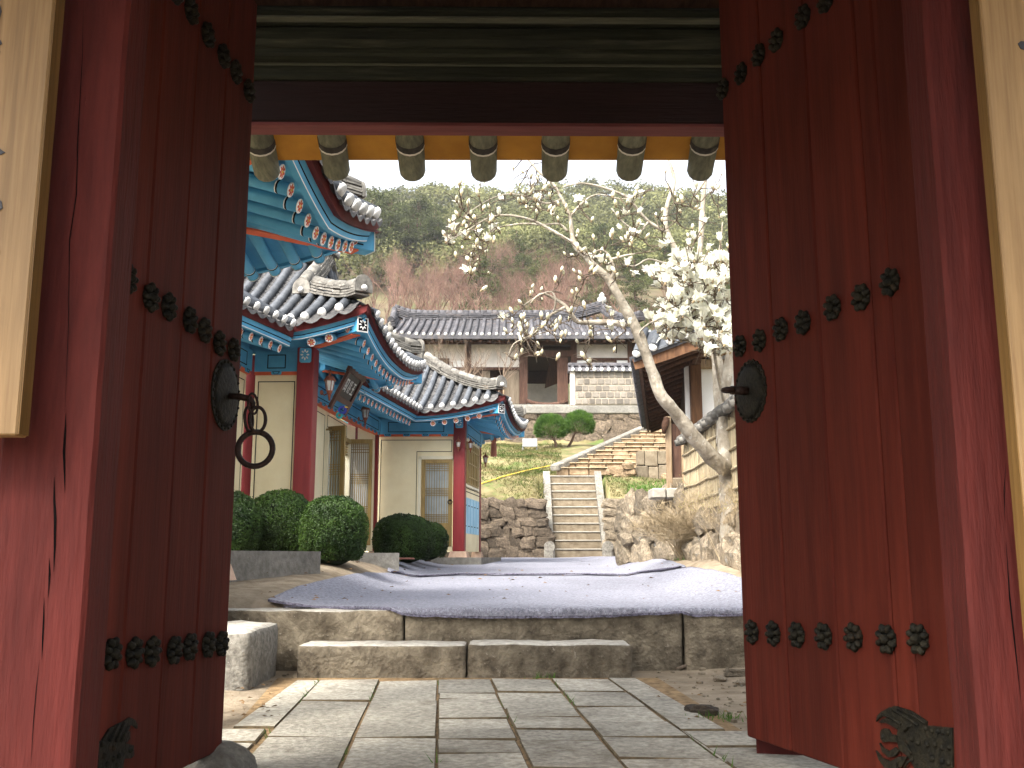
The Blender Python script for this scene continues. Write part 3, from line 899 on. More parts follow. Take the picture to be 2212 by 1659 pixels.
# drying cracks in the posts
def crack(pix, Y, wd, parent):
    mb = MB()
    for i in range(len(pix) - 1):
        a_, b_ = at(*pix[i], Y - .0015), at(*pix[i + 1], Y - .0015)
        wa = wd * (math.sin(math.pi * i / (len(pix) - 1)) * .9 + .12); wb = wd * (math.sin(math.pi * (i + 1) / (len(pix) - 1)) * .9 + .12)
        mb.add([a_ - Vector((wa, 0, 0)), a_ + Vector((wa, 0, 0)), b_ + Vector((wb, 0, 0)), b_ - Vector((wb, 0, 0))], [(0, 1, 2, 3)])
    mb.build('crack', MT['crack'], parent)
crack([(142, 893), (141, 930), (138, 975), (139, 1010), (140, 1065)], YP, .004, plf)
crack([(117, 1030), (117, 1080), (119, 1120), (118, 1180), (116, 1235)], YP, .0042, plf)
crack([(106, 1205), (107, 1240), (104, 1290)], YP, .003, plf)
crack([(95, 1290), (94, 1340), (92, 1380), (90, 1425)], YP, .0026, plf)
crack([(85, 1425), (78, 1490), (72, 1560), (66, 1659)], YP, .0012, plf)
crack([(180, 0), (178, 120), (168, 300), (165, 420), (150, 520), (148, 700), (140, 890)], YP, .0018, plf)
crack([(2172, 1170), (2180, 1290), (2190, 1380), (2205, 1520)], YP, .0026, pr)
crack([(2172, 1000), (2168, 1060), (2170, 1140)], YP, .0016, pr)
# jamb strips and side walls beyond the posts
for s, xi in ((1, XR), (-1, XL)):
    mb = MB()
    mb.box((xi + s * .93, YP + .22, 1.9), (1.3, .1, 4.0))
    mb.build('side_wall', MT['red_door'], gate)

def stud_mesh():
    mb = MB()
    mb.ell((0, 0, .016), (.019, .019, .016), nu=7, nv=4)
    for k in range(8):
        a = 2 * math.pi * k / 8 + .2
        Rm = Matrix.Rotation(a, 3, 'Z')
        mb.ell((.038 * math.cos(a), .038 * math.sin(a), .011), (.0185, .0135, .0125), Rm, nu=6, nv=4)
    mb.lathe([(.045, 0), (.043, .006), (.0, .007)], (0, 0, 0), n=10)
    return mb.mesh('stud', MT['iron'])
STUD = stud_mesh()

def door(far_uv, vpx, bounds, zb, zt, side, rows, bottom_v, lab):
    """a leaf: its free edge is the far one"""
    F0 = atz(far_uv[0], far_uv[1], zb)
    k = (vpx - 1105.5) * CP / FPX                 # dX/dY of the leaf
    dv = Vector((-k, -1, 0)).normalized()         # from the free edge towards the hinge
    nv = Vector((dv.y, -dv.x, 0)) * side          # towards the passage
    if nv.x * side > 0: nv = -nv
    pos = []
    for u in bounds:
        p = hit(u, 1206, F0, nv); pos.append((p - F0).dot(dv))
    pos[0] = 0.0
    leaf = MB()
    Rm = frame(dv, nv, Vector((0, 0, 1))).to_3x3()
    Lr = pos[-1]
    c = F0 + dv * (Lr / 2) - nv * .058; c.z = (zb + zt) / 2
    leaf.box(c, (Lr - .006, .014, zt - zb - .006), Rm)
    root = leaf.build('door_leaf', MT['crack'], gate)
    for z in (zb + .25, zb + 1.1, zb + 2.2, zt - .25):
        c = F0 + dv * (Lr / 2) - nv * .10; c.z = z
        mb = MB(); mb.box(c, (Lr - .03, .07, .13), Rm); mb.build('batten', MT['red_door'], root)
    tag(root, lab)
    for i in range(len(pos) - 1):
        w = pos[i + 1] - pos[i]
        mb = MB()
        off = random.uniform(-.003, .002)
        c = F0 + dv * (pos[i] + w / 2) - nv * (.025 - off); c.z = (zb + zt) / 2
        mb.box(c, (w - .0085, .05, zt - zb), Rm, 0, .007)
        mb.build('plank', MT['red_door'], root)
    for row in rows:
        for (u, v) in row:
            p = hit(u, v, F0, nv)
            M = frame(dv, Vector((0, 0, 1)), nv, p)
            if M.determinant() < 0: M = frame(-dv, Vector((0, 0, 1)), nv, p)
            a = random.uniform(-.25, .25)
            link('stud', STUD, root, M @ Matrix.Rotation(a, 4, 'Z') @ Matrix.Diagonal((1.08, 1.08, 1.3, 1)))
    return root, F0, dv, nv
ZT = 3.80
rowsR = [[(1628, 1365), (1674, 1368), (1725, 1371), (1783, 1374), (1848, 1376), (1919, 1380), (1988, 1380)],
         [(1602, 748), (1644, 736), (1690, 712), (1738, 697), (1802, 665), (1864, 643), (1927, 610)],
         [(1565, 193), (1604, 160), (1642, 120), (1680, 88), (1738, 38), (1787, 2)]]
DR, FR, dR, nR = door((1612, 1590), 513, [1600, 1689, 1797, 1916, 1960, 2085], .15, 4.1, 1, rowsR, 1590, 'right door leaf with iron studs, round plate and bracket')
rowsL = [[(235, 1412), (284, 1410), (323, 1407), (371, 1404), (405, 1397), (445, 1392), (474, 1390)],
         [(271, 602), (320, 643), (359, 663), (405, 692), (437, 714), (469, 742), (500, 756)],
         [(373, -20), (408, 25), (444, 76), (478, 122), (505, 156), (533, 197)]]
DL, FL, dL, nL = door((481, 1618), 1316, [495, 434, 363, 279, 234, 196], .15, ZT, -1, rowsL, 1618, 'left door leaf with iron studs and hanging pull ring')
def plate(name, F0, nv, dv, parent, polys, fx, fy, mat, th=.008, holes=()):
    mb = MB()
    zv = Vector((0, 0, 1))
    for i, poly in enumerate(polys):
        pts = [hit(fx(x), fy(y), F0, nv) for (x, y) in poly]
        p2 = [((p - F0).dot(dv), p.z - F0.z) for p in pts]
        # counter-clockwise
        ar = sum(p2[k][0] * p2[(k + 1) % len(p2)][1] - p2[(k + 1) % len(p2)][0] * p2[k][1] for k in range(len(p2)))
        if ar < 0: p2 = p2[::-1]
        mb.prism(p2, F0 + nv * (.001 + .0012 * i), dv, zv, nv, th)
    return mb
fx = lambda x: 1867 + .10255 * x
fy = lambda y: 1500.7 + .10255 * y
polys = [[(760, 650), (1330, 640), (1880, 690), (1900, 1560), (1100, 1560), (950, 1300), (760, 1150), (700, 900)],
         [(280, 560), (300, 450), (380, 360), (560, 260), (680, 230), (1000, 330), (1150, 420), (1350, 560), (1330, 680), (800, 670), (700, 560), (600, 470), (480, 430), (380, 460)],
         [(340, 580), (400, 520), (500, 480), (620, 520), (780, 640), (740, 730), (600, 640), (480, 580), (390, 590)],
         [(380, 800), (410, 730), (470, 700), (540, 720), (600, 820), (730, 860), (740, 1000), (560, 980), (450, 1000), (390, 930)],
         [(370, 1010), (450, 1120), (580, 1180), (700, 1100), (780, 1180), (700, 1290), (560, 1310), (430, 1200)],
         [(300, 1170), (420, 1320), (600, 1400), (800, 1290), (960, 1300), (860, 1500), (700, 1560), (480, 1520), (360, 1360)]]
mb = plate('corner_bracket', FR, nR, dR, DR, polys, fx, fy, MT['iron'])
for (x, y) in [(1480, 750), (1590, 760), (1700, 770), (1810, 790), (1370, 1040), (1530, 1040), (1680, 1110), (1830, 1100), (1480, 1340), (1680, 1390), (1820, 1420), (1050, 920), (440, 870), (1180, 1000), (1330, 700)]:
    p = hit(fx(x), fy(y), FR, nR)
    mb.ell(p + nR * .010, (.0105, .0105, .0105), nu=7, nv=5)
for (pa, pb) in [((620, 300), (1180, 640)), ((760, 280), (1330, 600)), ((420, 400), (820, 620)), ((820, 1320), (740, 1540)), ((1080, 1340), (900, 1540)), ((900, 760), (1080, 640)), ((900, 1000), (1040, 1240))]:
    a_, b_ = hit(fx(pa[0]), fy(pa[1]), FR, nR), hit(fx(pb[0]), fy(pb[1]), FR, nR)
    mb.tube([a_ + nR * .012, (a_ + b_) / 2 + nR * .015 + Vector((0, 0, .006)), b_ + nR * .012], .005, 5)
mb.build('corner_bracket', MT['iron'], DR)
gx = lambda x: 174.5 + .08467 * x
gy = lambda y: 1518 + .08467 * y
polys = [[(420, 980), (500, 960), (680, 660), (900, 540), (1030, 480), (1090, 560), (1050, 800), (1090, 1030), (1300, 1080), (1310, 1340), (1230, 1420), (1060, 1420), (1000, 1760), (380, 1760), (390, 1130)],
         [(1030, 480), (1200, 370), (1330, 430), (1390, 560), (1380, 660), (1320, 600), (1250, 560), (1150, 620), (1060, 760), (980, 640)],
         [(1050, 800), (1190, 720), (1190, 900), (1110, 1010), (1040, 960)]]
mb = plate('corner_bracket', FL, nL, dL, DL, polys, gx, gy, MT['iron'])
for (x, y) in [(470, 1060), (760, 1150), (1200, 1200), (520, 1350), (760, 1420), (900, 1350), (600, 1560), (850, 1600)]:
    mb.ell(hit(gx(x), gy(y), FL, nL) + nL * .01, (.011, .011, .011), nu=7, nv=5)
for (pa, pb) in [((880, 560), (640, 960)), ((1030, 520), (800, 980)), ((1150, 600), (930, 980))]:
    a_, b_ = hit(gx(pa[0]), gy(pa[1]), FL, nL), hit(gx(pb[0]), gy(pb[1]), FL, nL)
    mb.tube([a_ + nL * .012, b_ + nL * .014], .006, 5)
mb.build('corner_bracket', MT['iron'], DL)
def round_plate(F0, nv, dv, u, v, r, parent, scallop):
    c = hit(u, v, F0, nv)
    mb = MB(); n = 48
    poly = []
    for k in range(n):
        a = 2 * math.pi * k / n
        rr = r * (1 + (.025 * math.cos(a * 24) if scallop else .01 * math.cos(a * 12)))
        poly.append((rr * math.cos(a), rr * math.sin(a)))
    mb.prism(poly, c + nv * .001, dv, Vector((0, 0, 1)), nv, .007)
    prof = [(r * .9, .008), (r * .7, .016), (r * .35, .022), (.0, .024)]
    mb.lathe(prof, c, nv, 32)
    for k in range(24):
        a = 2 * math.pi * k / 24
        mb.ell(c + (dv * math.cos(a) + Vector((0, 0, 1)) * math.sin(a)) * r * .93 + nv * .009, (.008, .008, .008), nu=6, nv=4)
    mb.build('round_plate', MT['iron'], parent)
    return c
cR = round_plate(FR, nR, dR, 1622, 845, .155, DR, True)
mb = MB()
e = cR + nR * .14
mb.tube([cR + nR * .01, cR + nR * .11], .022, 10)
mb.torus(cR + nR * .125, Vector((0, 0, 1)), .024, .013, 16, 8)
mb.build('staple', MT['rust'], DR)
cL = round_plate(FL, nL, dL, 485, 853, .165, DL, False)
mb = MB()
e = at(541, 862, cL.y - .02)
a0 = cL + nL * .015 + Vector((0, 0, -.005))
mb.tube([a0, a0 + (e - a0) * .55 + Vector((0, 0, .004)), e, e + Vector((.012, .0, -.02)), e + Vector((.012, .0, -.05))], [.0145, .016, .015, .013, .010], 10)
mb.build('staple', MT['rust'], DL)
def link_ring(c, R_, r, axis, squash, nm, up=None):
    mb = MB(); mb.torus(c, axis, R_, r, 28, 8, 0, squash, up); mb.build(nm, MT['rust'], DL)
link_ring(at(546, 872, e.y), .048, .0065, Vector((.75, -.6, .15)), .55, 'chain_link')
link_ring(at(556, 906, e.y - .005), .058, .0085, Vector((.35, -.9, .1)), .62, 'chain_link')
link_ring(at(537, 905, e.y + .01), .056, .0075, Vector((.9, -.4, .1)), .5, 'chain_link')
link_ring(at(551, 970, e.y), .080, .0135, Vector((.1, -1, .12)), .97, 'pull_ring')
# worn wood block below the right leaf
mb = MB(); p = at(1688, 1628, 5.12)
mb.box((p.x, 5.16, .06), (.22, .16, .16), Matrix.Rotation(R(-14), 3, 'Z'), 0, .008)
tag(mb.build('door_prop', MT['red']), 'short red wooden block under the open right door', 'wood block')

# beams over the passage
GA = R(.6)
def gbeam(name, v_lo, v_hi, Y, dep, mat, x0=-2.9, x1=2.9, bev=.012, z0=None, z1=None):
    za = at(1105, v_lo, Y).z if z0 is None else z0
    zb = at(1105, v_hi, Y).z if z1 is None else z1
    mb = MB()
    a_ = Vector((x0, Y + dep / 2 + math.tan(GA) * x0, (za + zb) / 2)); b_ = Vector((x1, Y + dep / 2 + math.tan(GA) * x1, (za + zb) / 2))
    mb.beam(a_, b_, dep, abs(zb - za), 0, bev)
    return mb.build(name, mat, gate)
gbeam('lintel', 265, 174, 5.40, .135, MT['beam_red'])
gbeam('tie_beam', 171, 138, 5.37, .20, MT['beam_green'])
gbeam('tie_beam', 121, 102, 5.27, .20, MT['beam_green'])
gbeam('tie_beam', 97, 53, 5.22, .22, MT['beam_green'], bev=.03)
gbeam('tie_beam', 36, 9, 5.12, .25, MT['beam_green'], bev=.03)
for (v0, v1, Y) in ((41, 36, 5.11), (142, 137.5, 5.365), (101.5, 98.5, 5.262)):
    gbeam('beam_edge', v0, v1, Y - .008, .05, MT['edge_wood'], bev=.002)  # pale strips put in as beam edges catching the light
gbeam('lintel_board', 0, 0, 5.40, .136, MT['lintel_red'], z0=at(1105, 265, 5.40).z - .022, z1=at(1105, 265, 5.40).z - .001, bev=.002)  # courtyard light on the lintel underside, put in as brighter red
gbeam('wall_plate', 0, 0, 5.46, .1, MT['rafter_band'], z0=3.75, z1=4.3)  # blackened so the gaps between the beams look shaded
for s in (-1, 1):
    mb = MB(); mb.box((s * 2.05, 5.5, 1.9), (.28, .28, 4.0), None, 0, .015); mb.build('post', MT['red'], gate)
# rear eave: rafters with painted band and ochre plaster between
def rz(Y): return 3.615 + (6.38 - Y) * .36
for u in (400, 562, 718, 885, 1043, 1200, 1365, 1522, 1685):
    x = at(u, 320, 6.15).x
    jit = random.uniform(-.015, .015)
    mb = MB()
    ys_ = [5.46, 5.6, 6.0, 6.25, 6.43, 6.445]
    mb.tube([(x + .06 * (y - 6.1) * (x / 1.4), y + jit, rz(y)) for y in ys_], [.092, .092, .092, .091, .089, .083], 14)
    ra = mb.build('rafter', MT['rafter'], gate)
    mb = MB()
    mb.tube([(x + .06 * (y - 6.1) * (x / 1.4), y + jit, rz(y)) for y in (6.135, 6.185)], .0945, 16, cap=False)
    mb.build('painted_band', MT['rafter_band'], ra)
    mb = MB()
    mb.tube([(x + .06 * (y - 6.1) * (x / 1.4), y + jit, rz(y)) for y in (6.185, 6.2)], .0942, 16, cap=False)
    mb.build('painted_line', MT['white_edge'], ra)
mb = MB()
q = [(-2.9, 5.46, rz(5.46) + .01), (2.9, 5.46, rz(5.46) + .01), (2.9, 6.345, rz(6.345) + .01), (-2.9, 6.345, rz(6.345) + .01)]
mb.hexa([Vector(p) for p in q], [Vector(p) + Vector((0, 0, .06)) for p in q])
mb.build('eave_plaster', MT['ochre'], gate)
# roof deck, ridge and tiled slopes (mostly above the view)
mb = MB()
for (ya, za, yb, zb_) in ((6.35, rz(6.35) + .075, 4.1, 4.72), (1.25, 3.25, 4.1, 4.72)):
    q = [Vector((-3.1, ya, za)), Vector((3.1, ya, za)), Vector((3.1, yb, zb_)), Vector((-3.1, yb, zb_))]
    mb.hexa(q, [p + Vector((0, 0, .12)) for p in q])
mb.build('roof_deck', MT['timber_dark'], gate)
mb = MB()
for k in range(26):
    x = -3.0 + k * .24
    mb.tube([(x, 6.16, rz(6.2) + .27), (x, 5.3, 4.40), (x, 4.15, 4.93)], .06, 8)
    mb.tube([(x, 1.22, 3.45), (x, 2.7, 4.2), (x, 4.05, 4.93)], .06, 8)
mb.beam((-3.1, 4.1, 5.0), (3.1, 4.1, 5.0), .3, .3)
mb.build('roof_tiles', MT['tile'], gate, 'stuff')

# ------------------------------------------------------------------ hanging boards on the posts
def hang_board(xe, sgn, zb, lab, strokes):
    Yb = 2.80
    t = thing('hanging_board', lab, 'signboard', (xe, Yb, zb), 'calligraphy boards on the gate posts')
    w = .34; zt = 3.4
    mb = MB(); mb.box((xe + sgn * w / 2, Yb + .033, (zb + zt) / 2), (w, .066, zt - zb), None, 0, .005)
    # side edge in darker wood
    mb.box((xe - sgn * .0015, Yb + .035, (zb + zt) / 2), (.004, .058, zt - zb - .01), None, 1)
    o = mb.build('board', [MT['board'], MT['board_edge']], t)
    for poly in strokes:
        p2 = [at(x, y, Yb) for (x, y) in poly]
        q = [(p.x, p.z) for p in p2]
        ar = sum(q[k][0] * q[(k + 1) % len(q)][1] - q[(k + 1) % len(q)][0] * q[k][1] for k in range(len(q)))
        if ar < 0: q = q[::-1]
        m2 = MB(); m2.prism(q, (0, Yb - .0005, 0), (1, 0, 0), (0, 0, 1), (0, -1, 0), .0025)
        m2.build('brush_stroke', MT['ink'], t)
XBL = at(104, 0, 2.80).x
XBL = at(76, 470, 2.80).x
hang_board(XBL, -1, at(50, 940, 2.80).z, 'pale wooden board with ink strokes hanging on the left gate post',
   [[(-60, 60), (-20, 20), (0, 10), (4, 25), (-5, 60), (-30, 90)], [(-40, 95), (2, 88), (5, 95), (-10, 106)], [(-10, 115), (1, 112), (-2, 118)],
    [(-70, 320), (-20, 308), (6, 326), (12, 330), (2, 335), (-30, 340)], [(-40, 440), (-4, 428), (4, 436), (6, 450), (-2, 457), (-30, 460)],
    [(-12, 540), (-2, 538), (0, 545), (-10, 548)], [(-80, 180), (-40, 170), (-35, 230), (-70, 240)]])
XBR = at(2158, 470, 2.80).x
hang_board(XBR, 1, .25, 'pale wooden board with one ink dot hanging on the right gate post',
   [[(2197, 95), (2203, 90), (2225, 92), (2250, 100), (2240, 118), (2215, 110), (2203, 106)], [(2250, 230), (2300, 210), (2310, 300), (2260, 290)], [(2245, 560), (2310, 540), (2315, 590), (2260, 600)]])
# ================================================================== PAINTED HALLS
ZV = Vector((0, 0, 1))
def flower_mesh():
    """painted rafter end: white rim, orange petals, yellow heart"""
    mb = MB()
    mb.lathe([(.058, -.002), (.058, .004), (.054, .006)], (0, 0, 0), (0, 0, 1), 14, 0, False)
    for k in range(7):
        a = 2 * math.pi * k / 7
        Rm = Matrix.Rotation(a, 3, 'Z')
        mb.ell((.030 * math.cos(a), .030 * math.sin(a), .006), (.021, .0125, .0035), Rm, nu=6, nv=4, mi=1)
    mb.ell((0, 0, .008), (.012, .012, .004), nu=6, nv=4, mi=2)
    return mb.mesh('flower_end', [MT['white'], MT['orange'], MT['yellow']])
FLOWER = flower_mesh()
def plug_mesh():
    mb = MB()
    mb.lathe([(.060, .03), (.0635, .0), (.060, -.012), (.045, -.026), (.022, -.034), (.004, -.036)], (0, 0, 0), (0, 1, 0), 10)
    for v in mb.v: v += Vector((noise.noise(v * 20), noise.noise(v * 20 + Vector((3, 0, 0))), noise.noise(v * 20 + Vector((0, 7, 0))))) * .005
    return mb.mesh('lime_plug', MT['lime'])
PLUG = plug_mesh()

class Wing:
    def __init__(s, root, C, th, W, S_left, S0, ze, rise, inset, lift, tmain=-2.2, km=0.0, sp=.235):
        s.km = km
        s.root, s.C, s.W, s.SL, s.S0, s.ze, s.rise, s.inset, s.L = root, Vector((*C, 0)), W, S_left, S0, ze, rise, inset, lift
        s.u = Vector((math.cos(th), -math.sin(th), 0)); s.v = Vector((math.sin(th), math.cos(th), 0))
        s.half = W / 2; s.tm = tmain; s.sp = sp
    def h(s, d):
        k = d / s.half
        return s.rise * (.72 * k + .28 * k * k)
    def lift(s, m, r=1.9):
        return s.L * max(0, 1 - m / r) ** 1.8
    def Hs(s, a, t):
        """height over the wing only"""
        d = min(t, s.W - t)
        if a < s.inset: d = min(d, a)
        d = max(d, -.2)
        m = min(max(a, t), max(a, s.W - t))
        return s.ze + s.h(d) + s.lift(max(m, 0))
    def Hm(s, a):
        return s.ze + s.h(max(a - s.S0, 0)) if s.S0 is not None else -9
    def P(s, a, t, z): return s.C - s.u * a + s.v * t + ZV * z
    def top(s, a, t):
        if s.S0 is not None and a > s.S0:
            if t < 0: return s.Hm(a)
            return max(s.Hs(a, t), s.Hm(a))
        return s.Hs(a, t)
    # ---- tiles
    def roll(s, pts, plug_dir, rad=.062):
        mb = MB()
        # slightly stepped tube: each tile a touch wider at its lower end
        P2, Rd = [], []
        L = sum((b - a).length for a, b in zip(pts, pts[1:]))
        n = max(2, int(L / .17))
        def samp(k):
            d = k * L
            for a, b in zip(pts, pts[1:]):
                l = (b - a).length
                if d <= l + 1e-6: return a + (b - a) * (d / l)
                d -= l
            return pts[-1]
        for i in range(n):
            P2 += [samp(i / n), samp((i + .96) / n)]; Rd += [rad * 1.05, rad * .96]
        mb.tube(P2, Rd, 8, 0, True, True)
        o = mb.build('tile_roll', s.tile, s.root)
        d = (pts[0] - pts[1]).normalized()
        x = d.cross(ZV).normalized(); z = x.cross(d)
        M = frame(x, -d, z, pts[0] + d * .01)
        if M.determinant() < 0: M = frame(-x, -d, z, pts[0] + d * .01)
        link('lime_plug', PLUG, o, M)
    def pan(s, mb, A, B, up):
        """stepped trough between two rolls; A, B: lower->upper edge polylines (equal length)"""
        n = len(A)
        for i in range(n - 1):
            for q in range(s.course):
                f0, f1 = q / s.course, (q + 1) / s.course
                a0, a1 = A[i].lerp(A[i + 1], f0), A[i].lerp(A[i + 1], f1)
                b0, b1 = B[i].lerp(B[i + 1], f0), B[i].lerp(B[i + 1], f1)
                m0, m1 = (a0 + b0) / 2 - ZV * .035, (a1 + b1) / 2 - ZV * .035
                e = ZV * .016
                mb.add([a0 + e, m0 + e, b0 + e, a1, m1, b1, a0 - e, m0 - e, b0 - e], [(0, 1, 4, 3), (1, 2, 5, 4), (6, 7, 1, 0), (7, 8, 2, 1)], 0, False)
        # drip lip at the eave
        a0, b0 = A[0], B[0]; c = (a0 + b0) / 2
        out = (A[0] - A[1]).normalized(); out.z = 0
        pa, pb = [], []
        for k in range(7):
            f = k / 6; p = a0.lerp(b0, f); dip = math.sin(math.pi * f)
            pa.append(p - ZV * (.02 + .030 * dip) + out * .035); pb.append(p - ZV * (.045 + .055 * dip) + out * .04)
        mb.strip(pa, pb, 0)
        mb.strip([p + out * -.14 + ZV * .02 for p in pa], pa, 0)
    def tiles(s, tile=None, pan=None, front=True, right=True, main=True):
        s.tile = tile or MT['tile']; pm = pan or MT['pan']; s.course = 3
        sp = s.sp
        mb = MB()
        prev = None
        if front:
            k = 0; a = .16
            while a < s.SL:
                tmax = min(a, s.half) if a < s.inset else s.half
                t0 = -.02 if (s.S0 is None or a <= s.S0) else (a - s.S0)
                if tmax - t0 > .18:
                    ts = [t0 + (tmax - t0) * i / 5 for i in range(6)]
                    pts = [s.P(a, t, s.Hs(a, max(t, 0)) + .035) for t in ts]
                    s.roll(pts, None)
                edge = [s.P(a, t0 + (tmax - t0) * i / 5, s.Hs(a, max(t0 + (tmax - t0) * i / 5, 0))) for i in range(6)] if tmax - t0 > .05 else None
                if prev and edge: s.pan(mb, prev, edge, ZV)
                prev = edge; a += sp
        prev = None
        if right:
            t = .16
            while t < s.W - .1:
                amax = min(t, s.W - t, s.inset)
                pts = [s.P(amax * i / 5 - .02 * (i == 0), t, s.Hs(amax * i / 5, t) + .035) for i in range(6)]
                if amax > .18: s.roll(pts, None)
                edge = [s.P(amax * i / 5, t, s.Hs(amax * i / 5, t)) for i in range(6)] if amax > .05 else None
                if prev and edge: s.pan(mb, edge, prev, ZV)
                prev = edge; t += sp
        prev = None
        if main and s.S0 is not None:
            t = -.12
            while t > s.tm:
                sk = -t * s.km
                pts = [s.P(s.S0 + sk - .02 + 1.5 * i / 4, t, s.Hm(s.S0 + 1.5 * i / 4) + .035) for i in range(5)]
                s.roll(pts, None)
                edge = [s.P(s.S0 + sk + 1.5 * i / 4, t, s.Hm(s.S0 + 1.5 * i / 4)) for i in range(5)]
                if prev: s.pan(mb, edge, prev, ZV)
                prev = edge; t -= sp
        mb.build('pan_tiles', pm, s.root, 'stuff')
    def deck(s):
        """closed slab just below the tiles"""
        mb = MB()
        na, nt = 26, 26
        As = [s.SL * (i / na) ** 1.4 for i in range(na + 1)]; Ts = [s.W * i / nt for i in range(nt + 1)]
        top = [[s.P(a, t, s.top(a, t) - .035) for t in Ts] for a in As]
        bot = [[s.P(a, t, s.top(a, t) - .15) for t in Ts] for a in As]
        for g, fl in ((top, 0), (bot, 1)):
            b = len(mb.v); mb.v.extend(p for r in g for p in r)
            for i in range(na):
                for j in range(nt):
                    q = [b + i * (nt + 1) + j, b + (i + 1) * (nt + 1) + j, b + (i + 1) * (nt + 1) + j + 1, b + i * (nt + 1) + j + 1]
                    mb.f.append(q if fl else q[::-1]); mb.m.append(0); mb.sm.append(False)
        if s.S0 is not None:
            Bs = [s.S0 + (s.SL - s.S0) * i / 8 for i in range(9)]
            A = [s.P(a - s.tm * s.km, s.tm, s.Hm(a) - .035) for a in Bs]; B = [s.P(a, .3, s.Hm(a) - .035) for a in Bs]
            mb.strip(A, B); mb.strip([p - ZV * .1 for p in A], [p - ZV * .1 for p in B])
        mb.build('roof_deck', MT['fascia_red'], s.root)
    # ---- eave trim
    def eave_lines(s):
        """list of (polyline of (a,t), inward plan direction, z function)"""
        out = []
        n = 16
        aL = s.S0 if s.S0 is not None else s.SL
        fr = [(aL * (1 - i / n), 0.0) for i in range(n + 1)]
        out.append((fr, s.v, lambda a, t: s.Hs(a, 0)))
        rt = [(0.0, s.W * i / (2 * n)) for i in range(2 * n + 1)]
        out.append((rt, -s.u, lambda a, t: s.Hs(0, t)))
        fa = [(s.SL * (i / n) ** 1.3, s.W) for i in range(n + 1)]
        out.append((fa, -s.v, lambda a, t: s.Hs(a, s.W)))
        if s.S0 is not None:
            mn = [(s.S0 - s.km * s.tm * (1 - i / 8), s.tm * (1 - i / 8)) for i in range(9)]
            out.append((mn, -s.u, lambda a, t: s.ze))
        return out
    def trim(s):
        for (pl_, inw, zf) in s.eave_lines():
            def line(off, dz):
                res = []
                for (a, t) in pl_:
                    # keep inside the corner: clip the offset lines on the diagonals
                    p = s.P(a, t, zf(a, t) + dz) + inw * off
                    res.append(p)
                if inw == -s.v:
                    res[0] += -s.u * off
                elif inw == s.v:
                    res[-1] += -s.u * off
                    if s.S0 is not None: res[0] += -s.u * off
                elif pl_[0][0] == 0.0:
                    res[0] += s.v * off; res[-1] += -s.v * off
                else:
                    res[-1] += s.v * off
                return res
            mb = MB()
            mb.strip(line(.015, -.03), line(.035, -.125)); mb.strip(line(.035, -.125), line(.15, -.125))
            mb.build('eave_board', MT['fascia_red'], s.root)
            mb = MB()
            A, B, Cc, D, E = line(.06, -.127), line(.10, -.235), line(.34, -.205), line(.04, -.105), line(.09, -.205)
            mb.strip(A, B); mb.strip(B, line(.155, -.235)); mb.strip(line(.155, -.235), line(.155, -.20))
            o = mb.build('fascia', MT['blue'], s.root)
            m2 = MB(); m2.strip(line(.078, -.181), line(.083, -.193)); m2.build('painted_line', MT['black'], o)
            m2 = MB(); m2.strip(line(.0965, -.229), line(.1005, -.2375)); m2.build('painted_line', MT['white'], o)
            # soffit
            mb = MB()
            A, B = [], []
            for (a, t) in pl_:
                if inw == s.v or inw == -s.v: lim = a
                elif pl_[0][0] == 0.0: lim = min(t, s.W - t)
                else: lim = 9
                if inw == -s.v or inw == s.v or pl_[0][0] == 0.0: e = max(.15, min(1.5, lim))
                else: e = 1.35
                p = s.P(a, t, zf(a, t))
                A.append(p + inw * .15 - ZV * .205); B.append(p + inw * e + ZV * (-.205 + .30 * (e - .15) - (zf(a, t) - s.ze) * (e - .15) / 1.35))
            mb.strip(A, B); mb.build('soffit', MT['blue'], s.root)
    def rafter(s, p0, p1, rad=.052, flower=True):
        d = (p1 - p0).normalized()
        mb = MB(); mb.tube([p0, p1], rad, 10)
        o = mb.build('rafter', MT['blue'], s.root)
        x = d.cross(ZV).normalized(); y = (-d).cross(x) * -1
        z = -d; y = z.cross(x)
        if flower: link('flower_end', FLOWER, o, frame(x, y, z, p0 - d * .004))
        mb = MB(); mb.tube([p0 + d * .085, p0 + d * .10], rad * 1.02, 10, 0, False); mb.build('painted_ring', MT['black'], o)
        mb = MB(); mb.tube([p0 + d * .10, p0 + d * .108], rad * 1.02, 10, 0, False); mb.build('painted_ring', MT['white'], o)
    def rafters(s, sp=.245):
        e, dz, sl = .20, -.285, .30
        aL = s.S0 if s.S0 is not None else s.SL
        a = .34
        while a < aL - .02:
            t1 = min(1.5, a - .06)
            if t1 > e + .1:
                z0 = s.Hs(a, 0) + dz
                s.rafter(s.P(a, e, z0), s.P(a, t1, z0 + sl * (t1 - e)))
            a += sp
        t = .34
        while t < s.W - .30:
            a1 = min(1.5, t - .06, s.W - t - .06)
            if a1 > e + .1:
                z0 = s.Hs(0, t) + dz
                s.rafter(s.P(e, t, z0), s.P(a1, t, z0 + sl * (a1 - e)))
            t += sp
        a = .34
        while a < min(s.SL, 2.4):
            t1 = min(1.5, a - .06, s.W - .1)
            if t1 > e + .1:
                z0 = s.Hs(a, s.W) + dz
                s.rafter(s.P(a, s.W - e, z0), s.P(a, s.W - t1, z0 + sl * (t1 - e)))
            a += sp
        if s.S0 is not None:
            t = -.02
            while t > s.tm:
                s.rafter(s.P(s.S0 - t * s.km + e, t, s.ze + dz), s.P(s.S0 - t * s.km + 1.3, t, s.ze + dz + sl * (1.3 - e)))
                t -= sp
